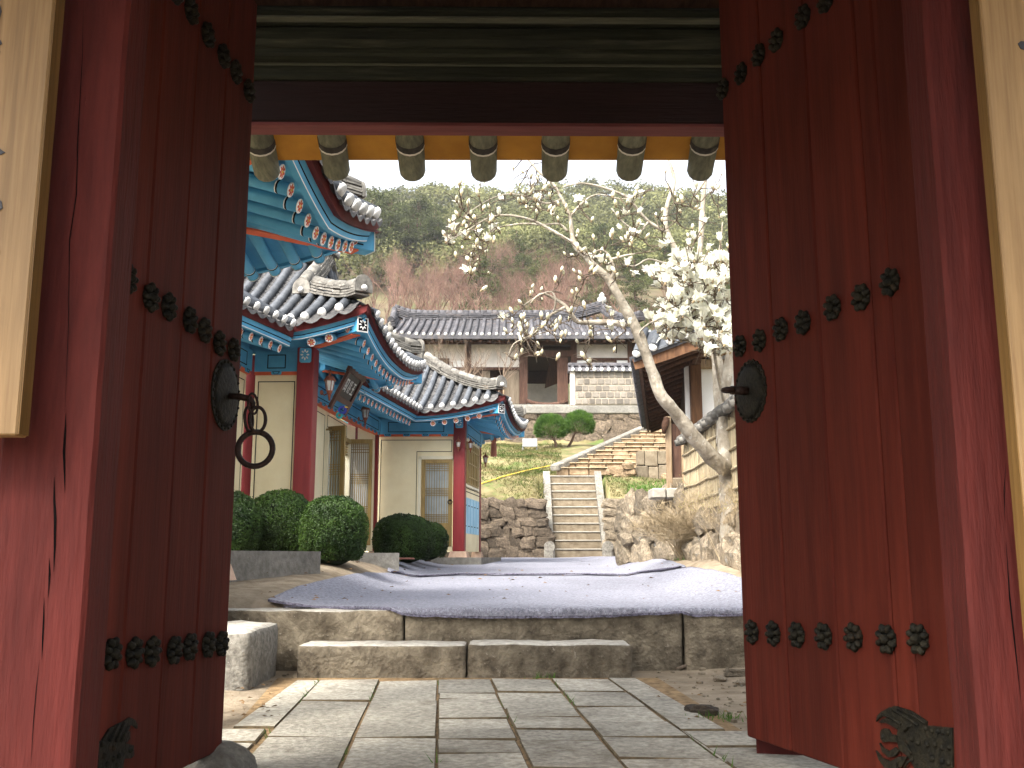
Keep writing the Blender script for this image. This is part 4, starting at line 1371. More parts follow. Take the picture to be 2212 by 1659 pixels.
    def corner(s, far=False, inn=1.45):
        """hip rafter at a corner with its painted end"""
        sg = -1 if far else 1
        t0 = s.W if far else 0
        d = (-s.u + s.v * sg).normalized()
        zc = s.Hs(0, t0)
        p0 = s.P(.10, t0 + sg * .10, zc - .30); p1 = s.P(inn, t0 + sg * inn, s.ze - .22 + .28)
        x = (p1 - p0); L = x.length; x.normalize()
        y = ZV.cross(x).normalized(); z = x.cross(y)
        Rm = Matrix((x, y, z)).transposed()
        mb = MB(); mb.box((p0 + p1) / 2, (L, .17, .20), Rm, 0, .008)
        o = mb.build('hip_rafter', MT['blue'], s.root)
        # orange underside
        mb = MB(); mb.box((p0 + p1) / 2 + x * .06 - z * .108, (L - .2, .13, .02), Rm); mb.build('orange_underside', MT['orange'], o)
        for q in (-1, 1):
            mb = MB(); mb.box((p0 + p1) / 2 + y * q * .0865 + z * .055 - x * .03, (L - .3, .003, .012), Rm)
            mb.box((p0 + p1) / 2 + y * q * .0865 - z * .055 - x * .03, (L - .3, .003, .012), Rm)
            mb.build('painted_line', MT['black'], o)
            # painted scroll
            c = p0 + x * .24 + y * q * .0865 - z * .02
            mb = MB(); mb.lathe([(.062, 0), (.062, .003)], c, y * q, 16); mb.build('scroll_disc', MT['white'], o)
            sp_ = [c + y * q * .006 + (x * math.cos(a * .55) + z * math.sin(a * .55)) * (.010 + .0022 * a) for a in range(22)]
            mb = MB(); mb.tube(sp_, .005, 5); mb.build('scroll_line', MT['orange'], o)
        # end face: black panel with white petals
        mb = MB(); mb.box(p0 - x * .004, (.006, .17, .20), Rm, 1); mb.box(p0 - x * .009, (.006, .135, .165), Rm, 0)
        for k in range(8):
            a = math.pi / 4 * k
            mb.ell(p0 - x * .013 + (y * math.cos(a) * .042 + z * math.sin(a) * .052), (.004, .024, .010), Rm @ Matrix.Rotation(-a if False else a, 3, 'X'), nu=6, nv=4, mi=1)
        mb.build('painted_end', [MT['black'], MT['white']], o)
        return p0
    # ---- ridges
    def ridge(s, pts, name='ridge', w=.17, hgt=.22, cap=True, mat=None):
        """stack of flat tiles with a row of half-round tiles on top"""
        mat = mat or MT['ridge_tile']
        root = s.root
        nl = 5
        for l in range(nl):
            mb = MB()
            ww = w * (1.08 - .07 * l + (.06 if l % 2 else 0)); z0 = hgt * l / (nl + .6)
            for i, (a, b) in enumerate(zip(pts, pts[1:])):
                n = max(1, int((b - a).length / .26))
                for k in range(n):
                    pa, pb = a.lerp(b, k / n), a.lerp(b, (k + .97) / n)
                    j = random.uniform(-.008, .008)
                    mb.beam(pa + ZV * (z0 + .03 + j), pb + ZV * (z0 + .03 + j), ww + random.uniform(-.015, .015), hgt / (nl + .6) * .62)
            mb.build(name + '_course', mat, root, 'stuff')
        L = [0]
        for a, b in zip(pts, pts[1:]): L.append(L[-1] + (b - a).length)
        def samp(d):
            for i in range(len(pts) - 1):
                if d <= L[i + 1] + 1e-6: return pts[i].lerp(pts[i + 1], (d - L[i]) / max(1e-6, L[i + 1] - L[i]))
            return pts[-1]
        n = max(1, int(L[-1] / .28))
        for k in range(n):
            a, b = samp(L[-1] * k / n), samp(L[-1] * (k + .97) / n)
            mb = MB(); mb.tube([a + ZV * hgt * .82, (a + b) / 2 + ZV * hgt * .82, b + ZV * hgt * .82], [w * .42, w * .40, w * .37], 10)
            mb.build('cap_tile', mat, root)
    def end_tile(s, p, d, r=.16):
        """upright half-round end tile closing a ridge"""
        d = Vector((d.x, d.y, 0)).normalized(); x = d.cross(ZV)
        poly = [(r * math.cos(a), r * 1.15 * math.sin(a)) for a in [math.pi * k / 10 for k in range(11)]] + [(-r, -.08), (r, -.08)]
        mb = MB(); mb.prism(poly, p, x, ZV, d, .035); mb.build('end_tile', MT['ridge_tile'], s.root)
        mb = MB(); mb.ell(p + d * .045 - ZV * .03, (.045, .045, .045), nu=8, nv=6); mb.build('lime_plug', MT['lime'], s.root)

def lantern(p, out, s, lab):
    """copper carriage lantern on an arm; p = wall point, out = direction from the wall"""
    t = thing('wall_lantern', lab, 'lantern', p, 'copper lanterns on the hall columns')
    c = p + out * .16 * s + ZV * .02 * s
    mb = MB(); mb.lathe([(.045 * s, 0), (.045 * s, .012 * s), (.02 * s, .02 * s)], p, out, 10)
    mb.tube([p, p + out * .06 * s - ZV * .05 * s, p + out * .13 * s - ZV * .02 * s, c], .011 * s, 7)
    mb.build('bracket_arm', MT['copper'], t)
    mb = MB(); mb.lathe([(.012 * s, -.17 * s), (.02 * s, -.12 * s), (.03 * s, -.06 * s), (.05 * s, -.02 * s), (.055 * s, 0)], c, ZV, 8)
    mb.build('lantern_base', MT['copper'], t)
    mb = MB(); mb.lathe([(.05 * s, .0), (.078 * s, .17 * s)], c, ZV, 6, 0, False); mb.build('lantern_glass', MT['lamp_glass'], t)
    mb = MB()
    for k in range(6):
        a = 2 * math.pi * k / 6
        dd = Vector((math.cos(a), math.sin(a), 0))
        mb.tube([c + dd * .053 * s, c + dd * .082 * s + ZV * .17 * s], .007 * s, 5)
    mb.build('lantern_cage', MT['copper'], t)
    mb = MB(); mb.lathe([(.105 * s, .165 * s), (.10 * s, .185 * s), (.07 * s, .235 * s), (.03 * s, .26 * s), (.02 * s, .28 * s), (.03 * s, .30 * s), (.012 * s, .32 * s), (.004 * s, .37 * s)], c, ZV, 10)
    mb.build('lantern_cap', MT['copper'], t)

def lattice(parent, o, ex, w, h, nrm, rows, cols, mat, th=.014, bar=.012, name='lattice_bar'):
    """bars on a pane: o = lower left corner; rows / cols = positions"""
    mb = MB()
    for r in rows: mb.box(o + ex * w / 2 + ZV * r + nrm * th / 2, (w, th, bar), Matrix((ex, nrm, ZV)).transposed())
    for c in cols: mb.box(o + ex * c + ZV * h / 2 + nrm * (th / 2 + .001), (bar, th, h), Matrix((ex, nrm, ZV)).transposed())
    return mb.build(name, mat, parent, 'stuff')

def lattice_door(parent, o, ex, w, h, nrm, pane, name='lattice_door'):
    """panelled door leaf: stiles, rails, paper pane with bars, lower board"""
    Rm = Matrix((ex, nrm, ZV)).transposed()
    st = .075 * w / .75 + .02
    mb = MB()
    for x in (st / 2, w - st / 2): mb.box(o + ex * x + ZV * h / 2, (st, .045, h), Rm, 0, .004)
    lo = h * .24
    for z, hh in ((.05, .10), (lo, .10), (h - .045, .09)):
        mb.box(o + ex * w / 2 + ZV * z, (w - 2 * st, .043, hh), Rm, 0, .004)
    d = mb.build(name, MT['door_wood'], parent)
    mb = MB(); mb.box(o + ex * w / 2 + ZV * (.05 + lo) / 2, (w - 2 * st + .02, .02, lo - .04), Rm); mb.build('lower_panel', MT['door_wood'], d)
    z0, z1 = lo + .05, h - .09
    mb = MB(); mb.box(o + ex * w / 2 + ZV * (z0 + z1) / 2, (w - 2 * st + .01, .012, z1 - z0 + .01), Rm); mb.build('paper_pane', pane, d)
    iw = w - 2 * st; ih = z1 - z0
    rows = [ih * f for f in (.02, .05, .08, .11, .14, .46, .49, .52, .55, .58, .88, .92, .955, .985)]
    lattice(d, o + ex * st + ZV * z0 + nrm * .006, ex, iw, ih, nrm, rows, [iw * (k + .5) / 9 for k in range(9)], MT['door_wood'])
    lattice(d, o + ex * st + ZV * z0 - nrm * .006, ex, iw, ih, -nrm, rows, [iw * (k + .5) / 9 for k in range(9)], MT['door_wood'])
    return d

def outline(parent, o, ex, nrm, pts, wd=.012, mat=None, name='painted_line'):
    """closed painted line on a wall, given by 2d points"""
    mb = MB()
    n = len(pts)
    for i in range(n):
        (x0, z0), (x1, z1) = pts[i], pts[(i + 1) % n]
        a, b = o + ex * x0 + ZV * z0 + nrm * .002, o + ex * x1 + ZV * z1 + nrm * .002
        d = (b - a).normalized()
        mb.box((a + b) / 2, ((b - a).length + wd, .003, wd), Matrix((d, nrm, d.cross(nrm))).transposed())
    return mb.build(name, mat or MT['black'], parent)

def wall_panel(root, a, b, z0, z1, mat, th=.10, name='wall_panel'):
    """upright panel from plan point a to b, its face towards the right-hand side"""
    ex = (b - a); w = ex.length; ex.normalize()
    nr = ex.cross(ZV)                      # outward
    Rm = Matrix((ex, nr, ZV)).transposed()
    mb = MB(); mb.box((a + b) / 2 - nr * th / 2 + ZV * (z0 + z1) / 2, (w, th, z1 - z0), Rm)
    o = mb.build(name, mat, root)
    return o, ex, nr, w

def hall_column(root, c, u, v, z0, z1, w=.25, plinth=True):
    Rm = Matrix((u, v, ZV)).transposed()
    mb = MB(); mb.box(Vector((c.x, c.y, (z0 + z1) / 2)), (w, w, z1 - z0), Rm, 0, .012)
    o = mb.build('column', MT['column_red'], root)
    if plinth:
        mb = MB()
        hb, ht = w * .82, w * .66
        bot = [Vector((c.x, c.y, z0 - .13)) + u * sx * hb + v * sy * hb for sx, sy in ((-1, -1), (1, -1), (1, 1), (-1, 1))]
        top = [Vector((c.x, c.y, z0)) + u * sx * ht + v * sy * ht for sx, sy in ((-1, -1), (1, -1), (1, 1), (-1, 1))]
        mb.hexa(bot, top); mb.build('plinth', MT['plinth'], root)
    return o

def head_beam(root, a, b, z0, z1):
    """blue beam over a panel with black panel lines and a row of small bearing blocks"""
    ex = (b - a); w = ex.length; ex.normalize(); nr = ex.cross(ZV)
    Rm = Matrix((ex, nr, ZV)).transposed()
    mb = MB(); mb.box((a + b) / 2 + ZV * (z0 + z1) / 2, (w, .16, z1 - z0), Rm)
    o = mb.build('head_beam', MT['blue'], root)
    mb = MB(); mb.box((a + b) / 2 - nr * .05 + ZV * (z1 + .22), (w + .5, .05, .46), Rm); mb.build('frieze_board', MT['blue'], o)
    e = min(.22, w * .3)
    outline(o, a + nr * .08, ex, nr, [(e, z0 + .05), (w - e, z0 + .05), (w - e, z1 - .06), (e, z1 - .06)], .014)
    mb = MB(); mb.box((a + b) / 2 + ZV * (z0 - .022) , (w, .13, .045), Rm); m2 = mb.build('red_strip', MT['orange'], o)
    n = max(1, int(w / .33))
    for k in range(n):
        p = a + ex * w * (k + .5) / n + nr * .075 + ZV * (z0 - .02)
        mb = MB(); mb.box(p, (.15, .03, .055), Rm, 0, .012); mb.build('bearing_block', MT['blue'], o)
        outline(o, p - ex * .05 + nr * .0155, ex, nr, [(0, .015), (.1, .015), (.075, -.02), (.025, -.02)], .007)
    return o

TH = R(5.5)
U = Vector((math.cos(TH), -math.sin(TH), 0)); Vv = Vector((math.sin(TH), math.cos(TH), 0))
ZB = 1.14         # column foot
ZPT = 3.60        # top of the plaster panels
ZE = 4.06         # mid-eave tile edge

# ------------------------------------------------------------------ hall with the nameplate (middle)
hallA = thing('painted_hall', 'middle blue-eaved hall with nameplate, cream panel and tiled hip-and-gable roof', 'hall', (-3.6, 16.0, 1.0), 'blue painted halls on the left')
wa = Wing(hallA, (at(795, 690, 13.0).x, 13.0), TH, 4.3, 3.4, 1.0, ZE, 1.52, 1.18, .34, km=.175)
wa.tiles(); wa.deck(); wa.trim(); wa.rafters(); wa.corner(); wa.corner(True)
zr = wa.Hs(2.0, wa.half)
rp = [wa.P(a, wa.half, zr + .10 * (max(0, (1.9 - a)) / .8) ** 2) for a in (3.4, 2.6, 1.9, 1.5, 1.12)]
wa.ridge(rp, w=.22, hgt=.30)
wa.end_tile(rp[-1] + ZV * .12 + U * .02, U, .15)
# gable ridges down the front and back slopes
def slope_line(w, a0, t0, a1, t1, n=6, up=.0):
    return [w.P(a0 + (a1 - a0) * k / n, t0 + (t1 - t0) * k / n, w.top(a0 + (a1 - a0) * k / n, t0 + (t1 - t0) * k / n) + .03 + up * (1 - k / n) ** 2) for k in range(n + 1)]
gl = slope_line(wa, 1.22, wa.half * .98, 1.26, 1.05); wa.ridge(gl, 'gable_ridge', w=.22, hgt=.26)
wa.end_tile(gl[-1] + ZV * .12 - Vv * .02, -Vv, .13)
gl = slope_line(wa, 1.22, wa.half * 1.02, 1.26, wa.W - 1.05); wa.ridge(gl, 'gable_ridge', w=.22, hgt=.26)
hl = slope_line(wa, 1.05, 1.05, .12, .12); hl[-1] += ZV * .05; hl[-2] += ZV * .015
wa.ridge(hl, 'hip_ridge', w=.20, hgt=.24); wa.end_tile(hl[-1] + ZV * .14, (U - Vv), .14)
hl = slope_line(wa, 1.05, wa.W - 1.05, .12, wa.W - .12); hl[-1] += ZV * .05
wa.ridge(hl, 'hip_ridge', w=.20, hgt=.24); wa.end_tile(hl[-1] + ZV * .14, (U + Vv), .14)
mb = MB(); fp = slope_line(wa, .55, wa.W - .55, .5, wa.W - .5)[0]
mb.lathe([(.05, 0), (.07, .05), (.06, .1), (.025, .13), (.04, .16), (.005, .2)], fp + ZV * .25, ZV, 10); mb.build('ridge_finial', MT['ridge_tile'], hallA)
# gable wall
mb = MB()
g = [wa.P(1.2, t, wa.top(1.19, t)) for t in (.9, wa.half, wa.W - .9)]
gz1 = [wa.P(1.2, .9, wa.Hs(1.3, .9)), wa.P(1.2, wa.half, zr), wa.P(1.2, wa.W - .9, wa.Hs(1.3, wa.W - .9))]
mb.add([gz1[0], gz1[1], gz1[2], wa.P(1.2, wa.W - .9, wa.Hs(1.17, wa.half)), wa.P(1.2, .9, wa.Hs(1.17, .9))], [(0, 1, 2, 3, 4)])
mb.build('gable_wall', MT['cream'], hallA)

C1 = at(661, 900, 14.1); C1.z = 0
C0 = at(533, 900, 14.15); C0.z = 0
hall_column(hallA, C1, U, Vv, ZB, 3.98)
hall_column(hallA, C0 + Vv * .1, U, Vv, ZB, 3.9, .2)
pa, pb = C0 + U * .10, C1 - U * .125
pw, ex, nr, w = wall_panel(hallA, pa, pb, ZB, ZPT, MT['cream'])
outline(pw, pa, ex, nr, [(.05, ZB + .52), (w - .06, ZB + .52), (w - .06, ZPT - .10), (.05, ZPT - .10)], .013)
mb = MB(); mb.box(pa + ex * (w * .62) + ZV * (ZB + .28) + nr * .003, (w * .5, .006, .34), Matrix((ex, nr, ZV)).transposed()); mb.build('blue_dado', MT['pale_blue'], hallA)
head_beam(hallA, pa - nr * .02, pb - nr * .02, ZPT + .04, ZPT + .34)
mb = MB(); mb.box(C1 + ZV * 3.86 - Vv * .13, (.17, .06, .22), Matrix((U, Vv, ZV)).transposed(), 0, .02); bk = mb.build('bracket_end', MT['blue'], hallA)
for k in range(8):
    a = math.pi / 4 * k
    m2 = MB(); m2.ell(C1 + ZV * 3.86 - Vv * .162 + U * .045 * math.cos(a) + ZV * .06 * math.sin(a), (.022, .004, .012), Matrix((U, Vv, ZV)).transposed() @ Matrix.Rotation(-a, 3, 'Y'), nu=6, nv=4)
    m2.build('painted_petal', MT['white'], bk)
# side wall towards the camera on the left, and the hidden return behind the corner column
q0 = C0 - Vv * 3.2
pw, ex, nr, w = wall_panel(hallA, q0, C0 - Vv * .0 - Vv * .1, ZB, ZPT, MT['cream'])
outline(pw, q0, ex, nr, [(w - 1.6, ZB + .52), (w - .07, ZB + .52), (w - .07, ZPT - .10), (w - 1.6, ZPT - .10)], .013)
head_beam(hallA, q0, C0 - Vv * .1, ZPT + .04, ZPT + .34)
# entrance wall with open lattice doors
E0, E1, E2 = Vector((-3.42, 16.2, 0)), Vector((-3.2, 19.95, 0)), Vector((at(812, 1000, 21.3).x, 21.35, 0))
exw = (E1 - E0).normalized()
j1, j2 = E0 + exw * 1.5, E0 + exw * 3.25
for (a, b) in ((C1 + Vv * .12 - U * .1, E0), (E0, j1), (j2, E2)):
    pw, ex, nr, w = wall_panel(hallA, a, b, ZB, ZPT, MT['cream'])
    if a is E0: outline(pw, a, ex, nr, [(.1, ZB + .4), (w - .1, ZB + .4), (w - .1, ZPT - .1), (.1, ZPT - .1)], .013)
pw, ex, nr, w = wall_panel(hallA, j1, j2, 3.28, ZPT, MT['cream'])
outline(pw, j1, ex, nr, [(.1, 3.33), (w - .1, 3.33), (w - .1, ZPT - .06), (.1, ZPT - .06)], .013)
mb = MB(); mb.beam(j1 + ZV * 3.24 + nr * .02, j2 + ZV * 3.24 + nr * .02, .12, .08); mb.build('door_head', MT['door_wood'], hallA)
for z in (2.98, 3.03, 3.08, 3.13, 3.18):
    mb = MB(); mb.beam(j1 + ZV * z, j2 + ZV * z, .05, .018); mb.build('transom_slat', MT['door_wood'], hallA)
for a in (j1, j2):
    mb = MB(); mb.box(a + nr * .02 + ZV * (ZB + 1.05), (.09, .09, 2.1), Matrix((ex, nr, ZV)).transposed()); mb.build('door_jamb', MT['cream2'], hallA)
mb = MB(); mb.box((j1 + j2) / 2 - nr * .8 + ZV * 2.2, (2.4, .05, 2.4), Matrix((ex, nr, ZV)).transposed()); mb.build('inner_wall', MT['cream'], hallA)
head_beam(hallA, E0, E2, ZPT + .04, ZPT + .34)
hall_column(hallA, Vector((at(760, 1000, 20.0).x, 20.0, 0)), U, Vv, ZB, 3.95, .17)
hall_column(hallA, Vector((at(811, 1000, 21.3).x, 21.28, 0)), U, Vv, ZB, 3.9, .12)
# leaf 1 is swung past square, leaf 2 stands square to the wall
o1 = at(676, 1000, 18.05); o1.z = ZB + .12; f1 = at(744, 1000, 17.7); f1.z = o1.z
e1 = (f1 - o1); w1 = e1.length; e1.normalize()
d1 = lattice_door(hallA, o1, e1, w1, 2.08, e1.cross(ZV), MT['paper'])
tag(d1, 'near leaf of the open lattice doors')
o2 = at(748, 1000, 19.5); o2.z = ZB + .10; f2_ = at(804, 1000, 19.5); f2_.z = o2.z
e2 = (f2_ - o2); w2 = e2.length; e2.normalize()
d2 = lattice_door(hallA, o2, e2, w2, 2.06, e2.cross(ZV), MT['paper_white'])
tag(d2, 'far leaf of the open lattice doors, pale paper side showing')
# platform under the hall
mb = MB()
for (a, b, t) in ((C0 - Vv * 3.3 - U * 4, C0 - Vv * 3.3 + U * .35, 0),):
    pass
q = [C0 - Vv * 3.3 - U * 4, C0 - Vv * 3.3 + U * .3, C0 - Vv * .4 + U * .3, C1 - Vv * .35 + U * .35, C1 + Vv * 2.2 + U * .4, E2 + U * .6, E2 - U * 4.5]
n = len(q)
mb.add([p + ZV * .5 for p in q] + [p + ZV * (ZB - .13) for p in q], [tuple(range(n, 2 * n))] + [(i, (i + 1) % n, n + (i + 1) % n, n + i) for i in range(n)])
mb.build('platform', MT['concrete'], hallA)

# nameplate tilted forward above the entrance
PL = thing('nameplate', 'black nameplate with white characters tilted out under the blue eave', 'nameplate', at(745, 845, 16.6))
bl, br = at(728, 851, 15.2), at(753, 866, 16.1)
ex = (br - bl).normalized(); ey = Vector((.17, -.02, .34)); hq = ey.length; ey = (ey - ex * ey.dot(ex)).normalized(); nn = ex.cross(ey)
wq = (br - bl).length
cc = (bl + br) / 2 + ey * hq / 2
Rm = Matrix((ex, ey, nn)).transposed()
mb = MB(); mb.box(cc, (wq, hq, .03), Rm); mb.build('panel', MT['plaque'], PL)
for (dx, dy, sx, sy) in ((0, hq / 2 + .05, wq + .42, .10), (0, -hq / 2 - .045, wq + .2, .09), (-wq / 2 - .08, -.07, .15, hq + .34), (wq / 2 + .08, -.07, .15, hq + .34)):
    mb = MB(); mb.box(cc + ex * dx + ey * dy + nn * .02, (sx, sy, .05), Rm, 0, .008); mb.build('frame_board', MT['plaque_frame'], PL)
def glyph(cx_, cy_, s, strokes):
    mb = MB()
    for (x0, y0, x1, y1, w_) in strokes:
        a = cc + ex * (cx_ + x0 * s) + ey * (cy_ + y0 * s) + nn * .018; b = cc + ex * (cx_ + x1 * s) + ey * (cy_ + y1 * s) + nn * .018
        d = (b - a); L = d.length; d.normalize()
        mb.box((a + b) / 2, (L, w_ * s, .006), Matrix((d, nn.cross(d), nn)).transposed())
    mb.build('character', MT['white'], PL)
gs = min(wq / 3.6, hq / 1.8)
glyph(wq * .30, 0, gs, [(-.35, .42, .35, .42, .10), (0, .42, 0, -.42, .10), (-.3, .02, .3, .02, .10), (-.42, -.42, .42, -.42, .11)])
glyph(0, .0, gs, [(-.4, .3, -.1, .3, .1), (-.25, .5, -.25, -.45, .1), (0, .45, .4, .45, .09), (.05, .2, .4, .2, .09), (.2, .45, .2, -.4, .1), (0, -.05, .42, -.1, .1), (-.4, -.1, -.05, -.35, .1), (.05, -.45, .4, -.4, .09)])
glyph(-wq * .30, .0, gs, [(-.4, .45, -.4, -.45, .1), (-.4, .45, -.1, .45, .09), (-.1, .45, -.1, .1, .09), (.1, .45, .4, .45, .09), (.4, .45, .4, -.5, .1), (-.2, -.05, .2, -.05, .09), (-.2, -.3, .2, -.3, .09), (0, .1, 0, -.4, .09)])
# painted cloud scroll under the plate
mb = MB()
c1, c2 = at(738, 888, 16.4), at(731, 898, 16.4)
mb.torus(at(739, 886, 15.6), (0, -1, 0), .05, .022, 14, 6, 0); mb.build('cloud_scroll', MT['deep_blue'], PL)
mb = MB(); mb.torus(at(733, 897, 15.6), (0, -1, 0), .04, .020, 14, 6, 0); mb.build('cloud_scroll', MT['teal'], PL)
mb = MB(); mb.tube([at(742, 882, 15.6), at(747, 879, 15.6), at(752, 880, 15.6)], [.02, .018, .004], 6); mb.build('cloud_scroll', MT['yellow'], PL)

# ------------------------------------------------------------------ far hall with the closed door
hallB = thing('painted_hall', 'far blue-eaved hall with a closed lattice door in its cream wall', 'hall', (-1.8, 22.5, 1.0), 'blue painted halls on the left')
wb = Wing(hallB, (at(1092, 860, 20.4).x, 20.4), R(6.5), 4.4, 4.4, 1.82, ZE + .0, 1.45, 2.25, .30, tmain=-4.3, km=.04)
wb.tiles(); wb.deck(); wb.trim(); wb.rafters(); wb.corner(); wb.corner(True)
hl = slope_line(wb, 2.1, 2.1, .12, .12, 8); hl[-1] += ZV * .05
wb.ridge(hl, 'hip_ridge', w=.20, hgt=.24); wb.end_tile(hl[-1] + ZV * .14, (U - Vv), .14)
hl = slope_line(wb, 2.1, wb.W - 2.1, .12, wb.W - .12, 8); hl[-1] += ZV * .05
wb.ridge(hl, 'hip_ridge', w=.20, hgt=.24); wb.end_tile(hl[-1] + ZV * .14, (U + Vv), .14)
zr = wb.Hs(3, wb.half)
wb.ridge([wb.P(a, wb.half, zr) for a in (4.4, 3.4, 2.2)], w=.22, hgt=.28)
UB, VB = wb.u, wb.v
C2 = at(993, 1000, 21.5); C2.z = 0
C3 = C2 + VB * 2.45 + UB * .02
hall_column(hallB, C2, UB, VB, ZB, 3.98)
hall_column(hallB, C3, UB, VB, ZB, 3.95, .16)
p0 = Vector((at(816, 1000, 21.5).x, 21.52, 0)); p1 = C2 - UB * .125 - VB * .03
exB = (p1 - p0); wB = exB.length; exB.normalize(); nB = exB.cross(ZV)
dx0 = (at(908, 1080, 21.45) - p0).dot(exB); dx1 = (at(977, 1080, 21.45) - p0).dot(exB)
dz0, dz1 = ZB + .10, at(930, 992, 21.45).z
for (a, b, z0, z1) in ((0, dx0, ZB, ZPT), (dx0, min(dx1, wB), dz1, ZPT), (dx0, min(dx1, wB), ZB, dz0)):
    wall_panel(hallB, p0 + exB * a, p0 + exB * b, z0, z1, MT['cream'])
op = outline(hallB, p0, exB, nB, [(.06, ZB + .1), (.06, ZPT - .08), (wB - .05, ZPT - .08), (wB - .05, dz1 + .17), (dx0 - .10, dz1 + .17), (dx0 - .10, ZB + .1)], .013)
mb = MB()
for (a, b, z0, z1) in ((dx0 - .07, dx0 - .005, ZB + .05, dz1 + .07), (dx0 - .07, wB - .01, dz1 + .005, dz1 + .07)):
    mb.box(p0 + exB * (a + b) / 2 + ZV * (z0 + z1) / 2 + nB * .002, (b - a, .008, z1 - z0), Matrix((exB, nB, ZV)).transposed())
mb.build('door_surround', MT['cream2'], hallB)
dB = lattice_door(hallB, p0 + exB * (dx0 + .01) + ZV * dz0 - nB * .01, exB, dx1 - dx0 - .02, dz1 - dz0, nB, MT['paper'])
mb = MB(); c = p0 + exB * (dx1 - .05) + ZV * (dz0 + .98) + nB * .05
mb.torus(c - ZV * .04, nB, .045, .010, 16, 6); mb.build('door_ring', MT['iron'], dB)
mb = MB(); mb.lathe([(.03, 0), (.02, .02), (.008, .05)], c - nB * .05, nB, 10); mb.build('ring_plate', MT['iron'], dB)
head_beam(hallB, p0, p1, ZPT + .04, ZPT + .36)
mb = MB(); mb.box(C2 + ZV * 3.88 - VB * .13, (.17, .06, .22), Matrix((UB, VB, ZV)).transposed(), 0, .02); bk = mb.build('bracket_end', MT['blue'], hallB)
for k in range(8):
    a = math.pi / 4 * k
    m2 = MB(); m2.ell(C2 + ZV * 3.88 - VB * .162 + UB * .045 * math.cos(a) + ZV * .06 * math.sin(a), (.022, .004, .012), Matrix((UB, VB, ZV)).transposed() @ Matrix.Rotation(-a, 3, 'Y'), nu=6, nv=4)
    m2.build('painted_petal', MT['white'], bk)
# side wall with window and blue dado
s0, s1 = C2 + VB * .12 + UB * .06, C3 - VB * .06 + UB * .06
pw, ex, nr, w = wall_panel(hallB, s0, s1, ZB - .0, ZPT, MT['cream'])
head_beam(hallB, s0 - nr * .03, s1 - nr * .03, ZPT + .04, ZPT + .36)
Rs = Matrix((ex, nr, ZV)).transposed()
mb = MB(); mb.box(s0 + ex * w * .5 + ZV * (ZB + .78) + nr * .003, (w * .92, .006, .78), Rs); dd = mb.build('blue_dado', MT['pale_blue'], hallB)
for z in (ZB + .55, ZB + 1.0):
    for k in range(5):
        mb = MB(); mb.box(s0 + ex * w * (.14 + .18 * k) + ZV * z + nr * .008, (.18, .004, .018), Rs); mb.build('painted_dash', MT['black'], dd)
for k in range(6):
    mb = MB(); mb.box(s0 + ex * w * (.06 + .176 * k) + ZV * (ZB + .78) + nr * .0075, (.012, .003, .76), Rs); mb.build('dado_joint', MT['blue'], dd)
for z in (ZB + 1.30, ZB + 1.38):
    mb = MB(); mb.box(s0 + ex * w * .5 + ZV * z + nr * .003, (w * .96, .005, .016), Rs); mb.build('painted_line', MT['black'], pw)
mb = MB(); mb.box(s0 + ex * w * .45 + ZV * (ZB + 1.92) + nr * .02, (w * .72, .06, .95), Rs, 0, .006); wd = mb.build('window', MT['door_wood'], hallB)
tag(wd, 'shuttered lattice window in the side wall')
for k in range(7):
    mb = MB(); mb.box(s0 + ex * w * (.13 + .105 * k) + ZV * (ZB + 1.92) + nr * .056, (.03, .02, .86), Rs); mb.build('shutter_bar', MT['door_wood'], wd)
for z in (-.3, 0, .3):
    mb = MB(); mb.box(s0 + ex * w * .45 + ZV * (ZB + 1.92 + z) + nr * .060, (w * .66, .02, .03), Rs); mb.build('shutter_bar', MT['door_wood'], wd)
for (zz, ww, hh) in ((ZB + 2.44, w * .82, .07), (ZB + 1.43, w * .82, .06)):
    mb = MB(); mb.box(s0 + ex * w * .45 + ZV * zz + nr * .02, (ww, .05, hh), Rs); mb.build('window_trim', MT['cream2'], wd)
q = [p0 - UB * 3 - VB * .5, p0 - VB * .5, C2 - VB * .55 + UB * .3, C2 - VB * .5 + UB * .55, C3 + VB * .6 + UB * .5, C3 + VB * .6 - UB * 6]
n = len(q); mb = MB()
mb.add([p + ZV * .5 for p in q] + [p + ZV * (ZB - .13) for p in q], [tuple(range(n, 2 * n))] + [(i, (i + 1) % n, n + (i + 1) % n, n + i) for i in range(n)])
mb.build('platform', MT['concrete'], hallB)
pw, ex, nr, w = wall_panel(hallB, C3, C3 - UB * 6, ZB, ZPT + .3, MT['cream'])

# ------------------------------------------------------------------ near hall: only its eave corner shows
hall0 = thing('painted_hall', 'nearest blue-eaved hall, only its upswept roof corner showing at upper left', 'hall', (-3.2, 8.0, .8), 'blue painted halls on the left')
Cc = at(812, 505, 9.2); W0 = 2.9
w0 = Wing(hall0, (Cc.x - math.sin(R(6)) * W0 + .06, 9.25 - W0), R(6), W0, 3.2, None, 3.86, 1.15, .95, .40)
w0.tiles(front=True); w0.deck(); w0.trim(); w0.rafters(.215); w0.corner(True, 1.5); w0.corner(False, 1.3)
hl = slope_line(w0, .9, W0 - .9, .2, W0 - .2); hl[-1] += ZV * .03
w0.ridge(hl, 'hip_ridge', w=.15, hgt=.17); w0.end_tile(hl[-1] + ZV * .09, (U + Vv), .085)
gl = slope_line(w0, 1.0, W0 / 2, 1.0, W0 - .9); w0.ridge(gl, 'gable_ridge', w=.22, hgt=.26)
zr = w0.Hs(2, w0.half); w0.ridge([w0.P(a, w0.half, zr) for a in (3.2, 2, 1)], w=.22, hgt=.28)
a = w0.P(1.15, W0 - 1.12, 0); a.z = 0
hall_column(hall0, a, U, Vv, .95, 3.7, .25)
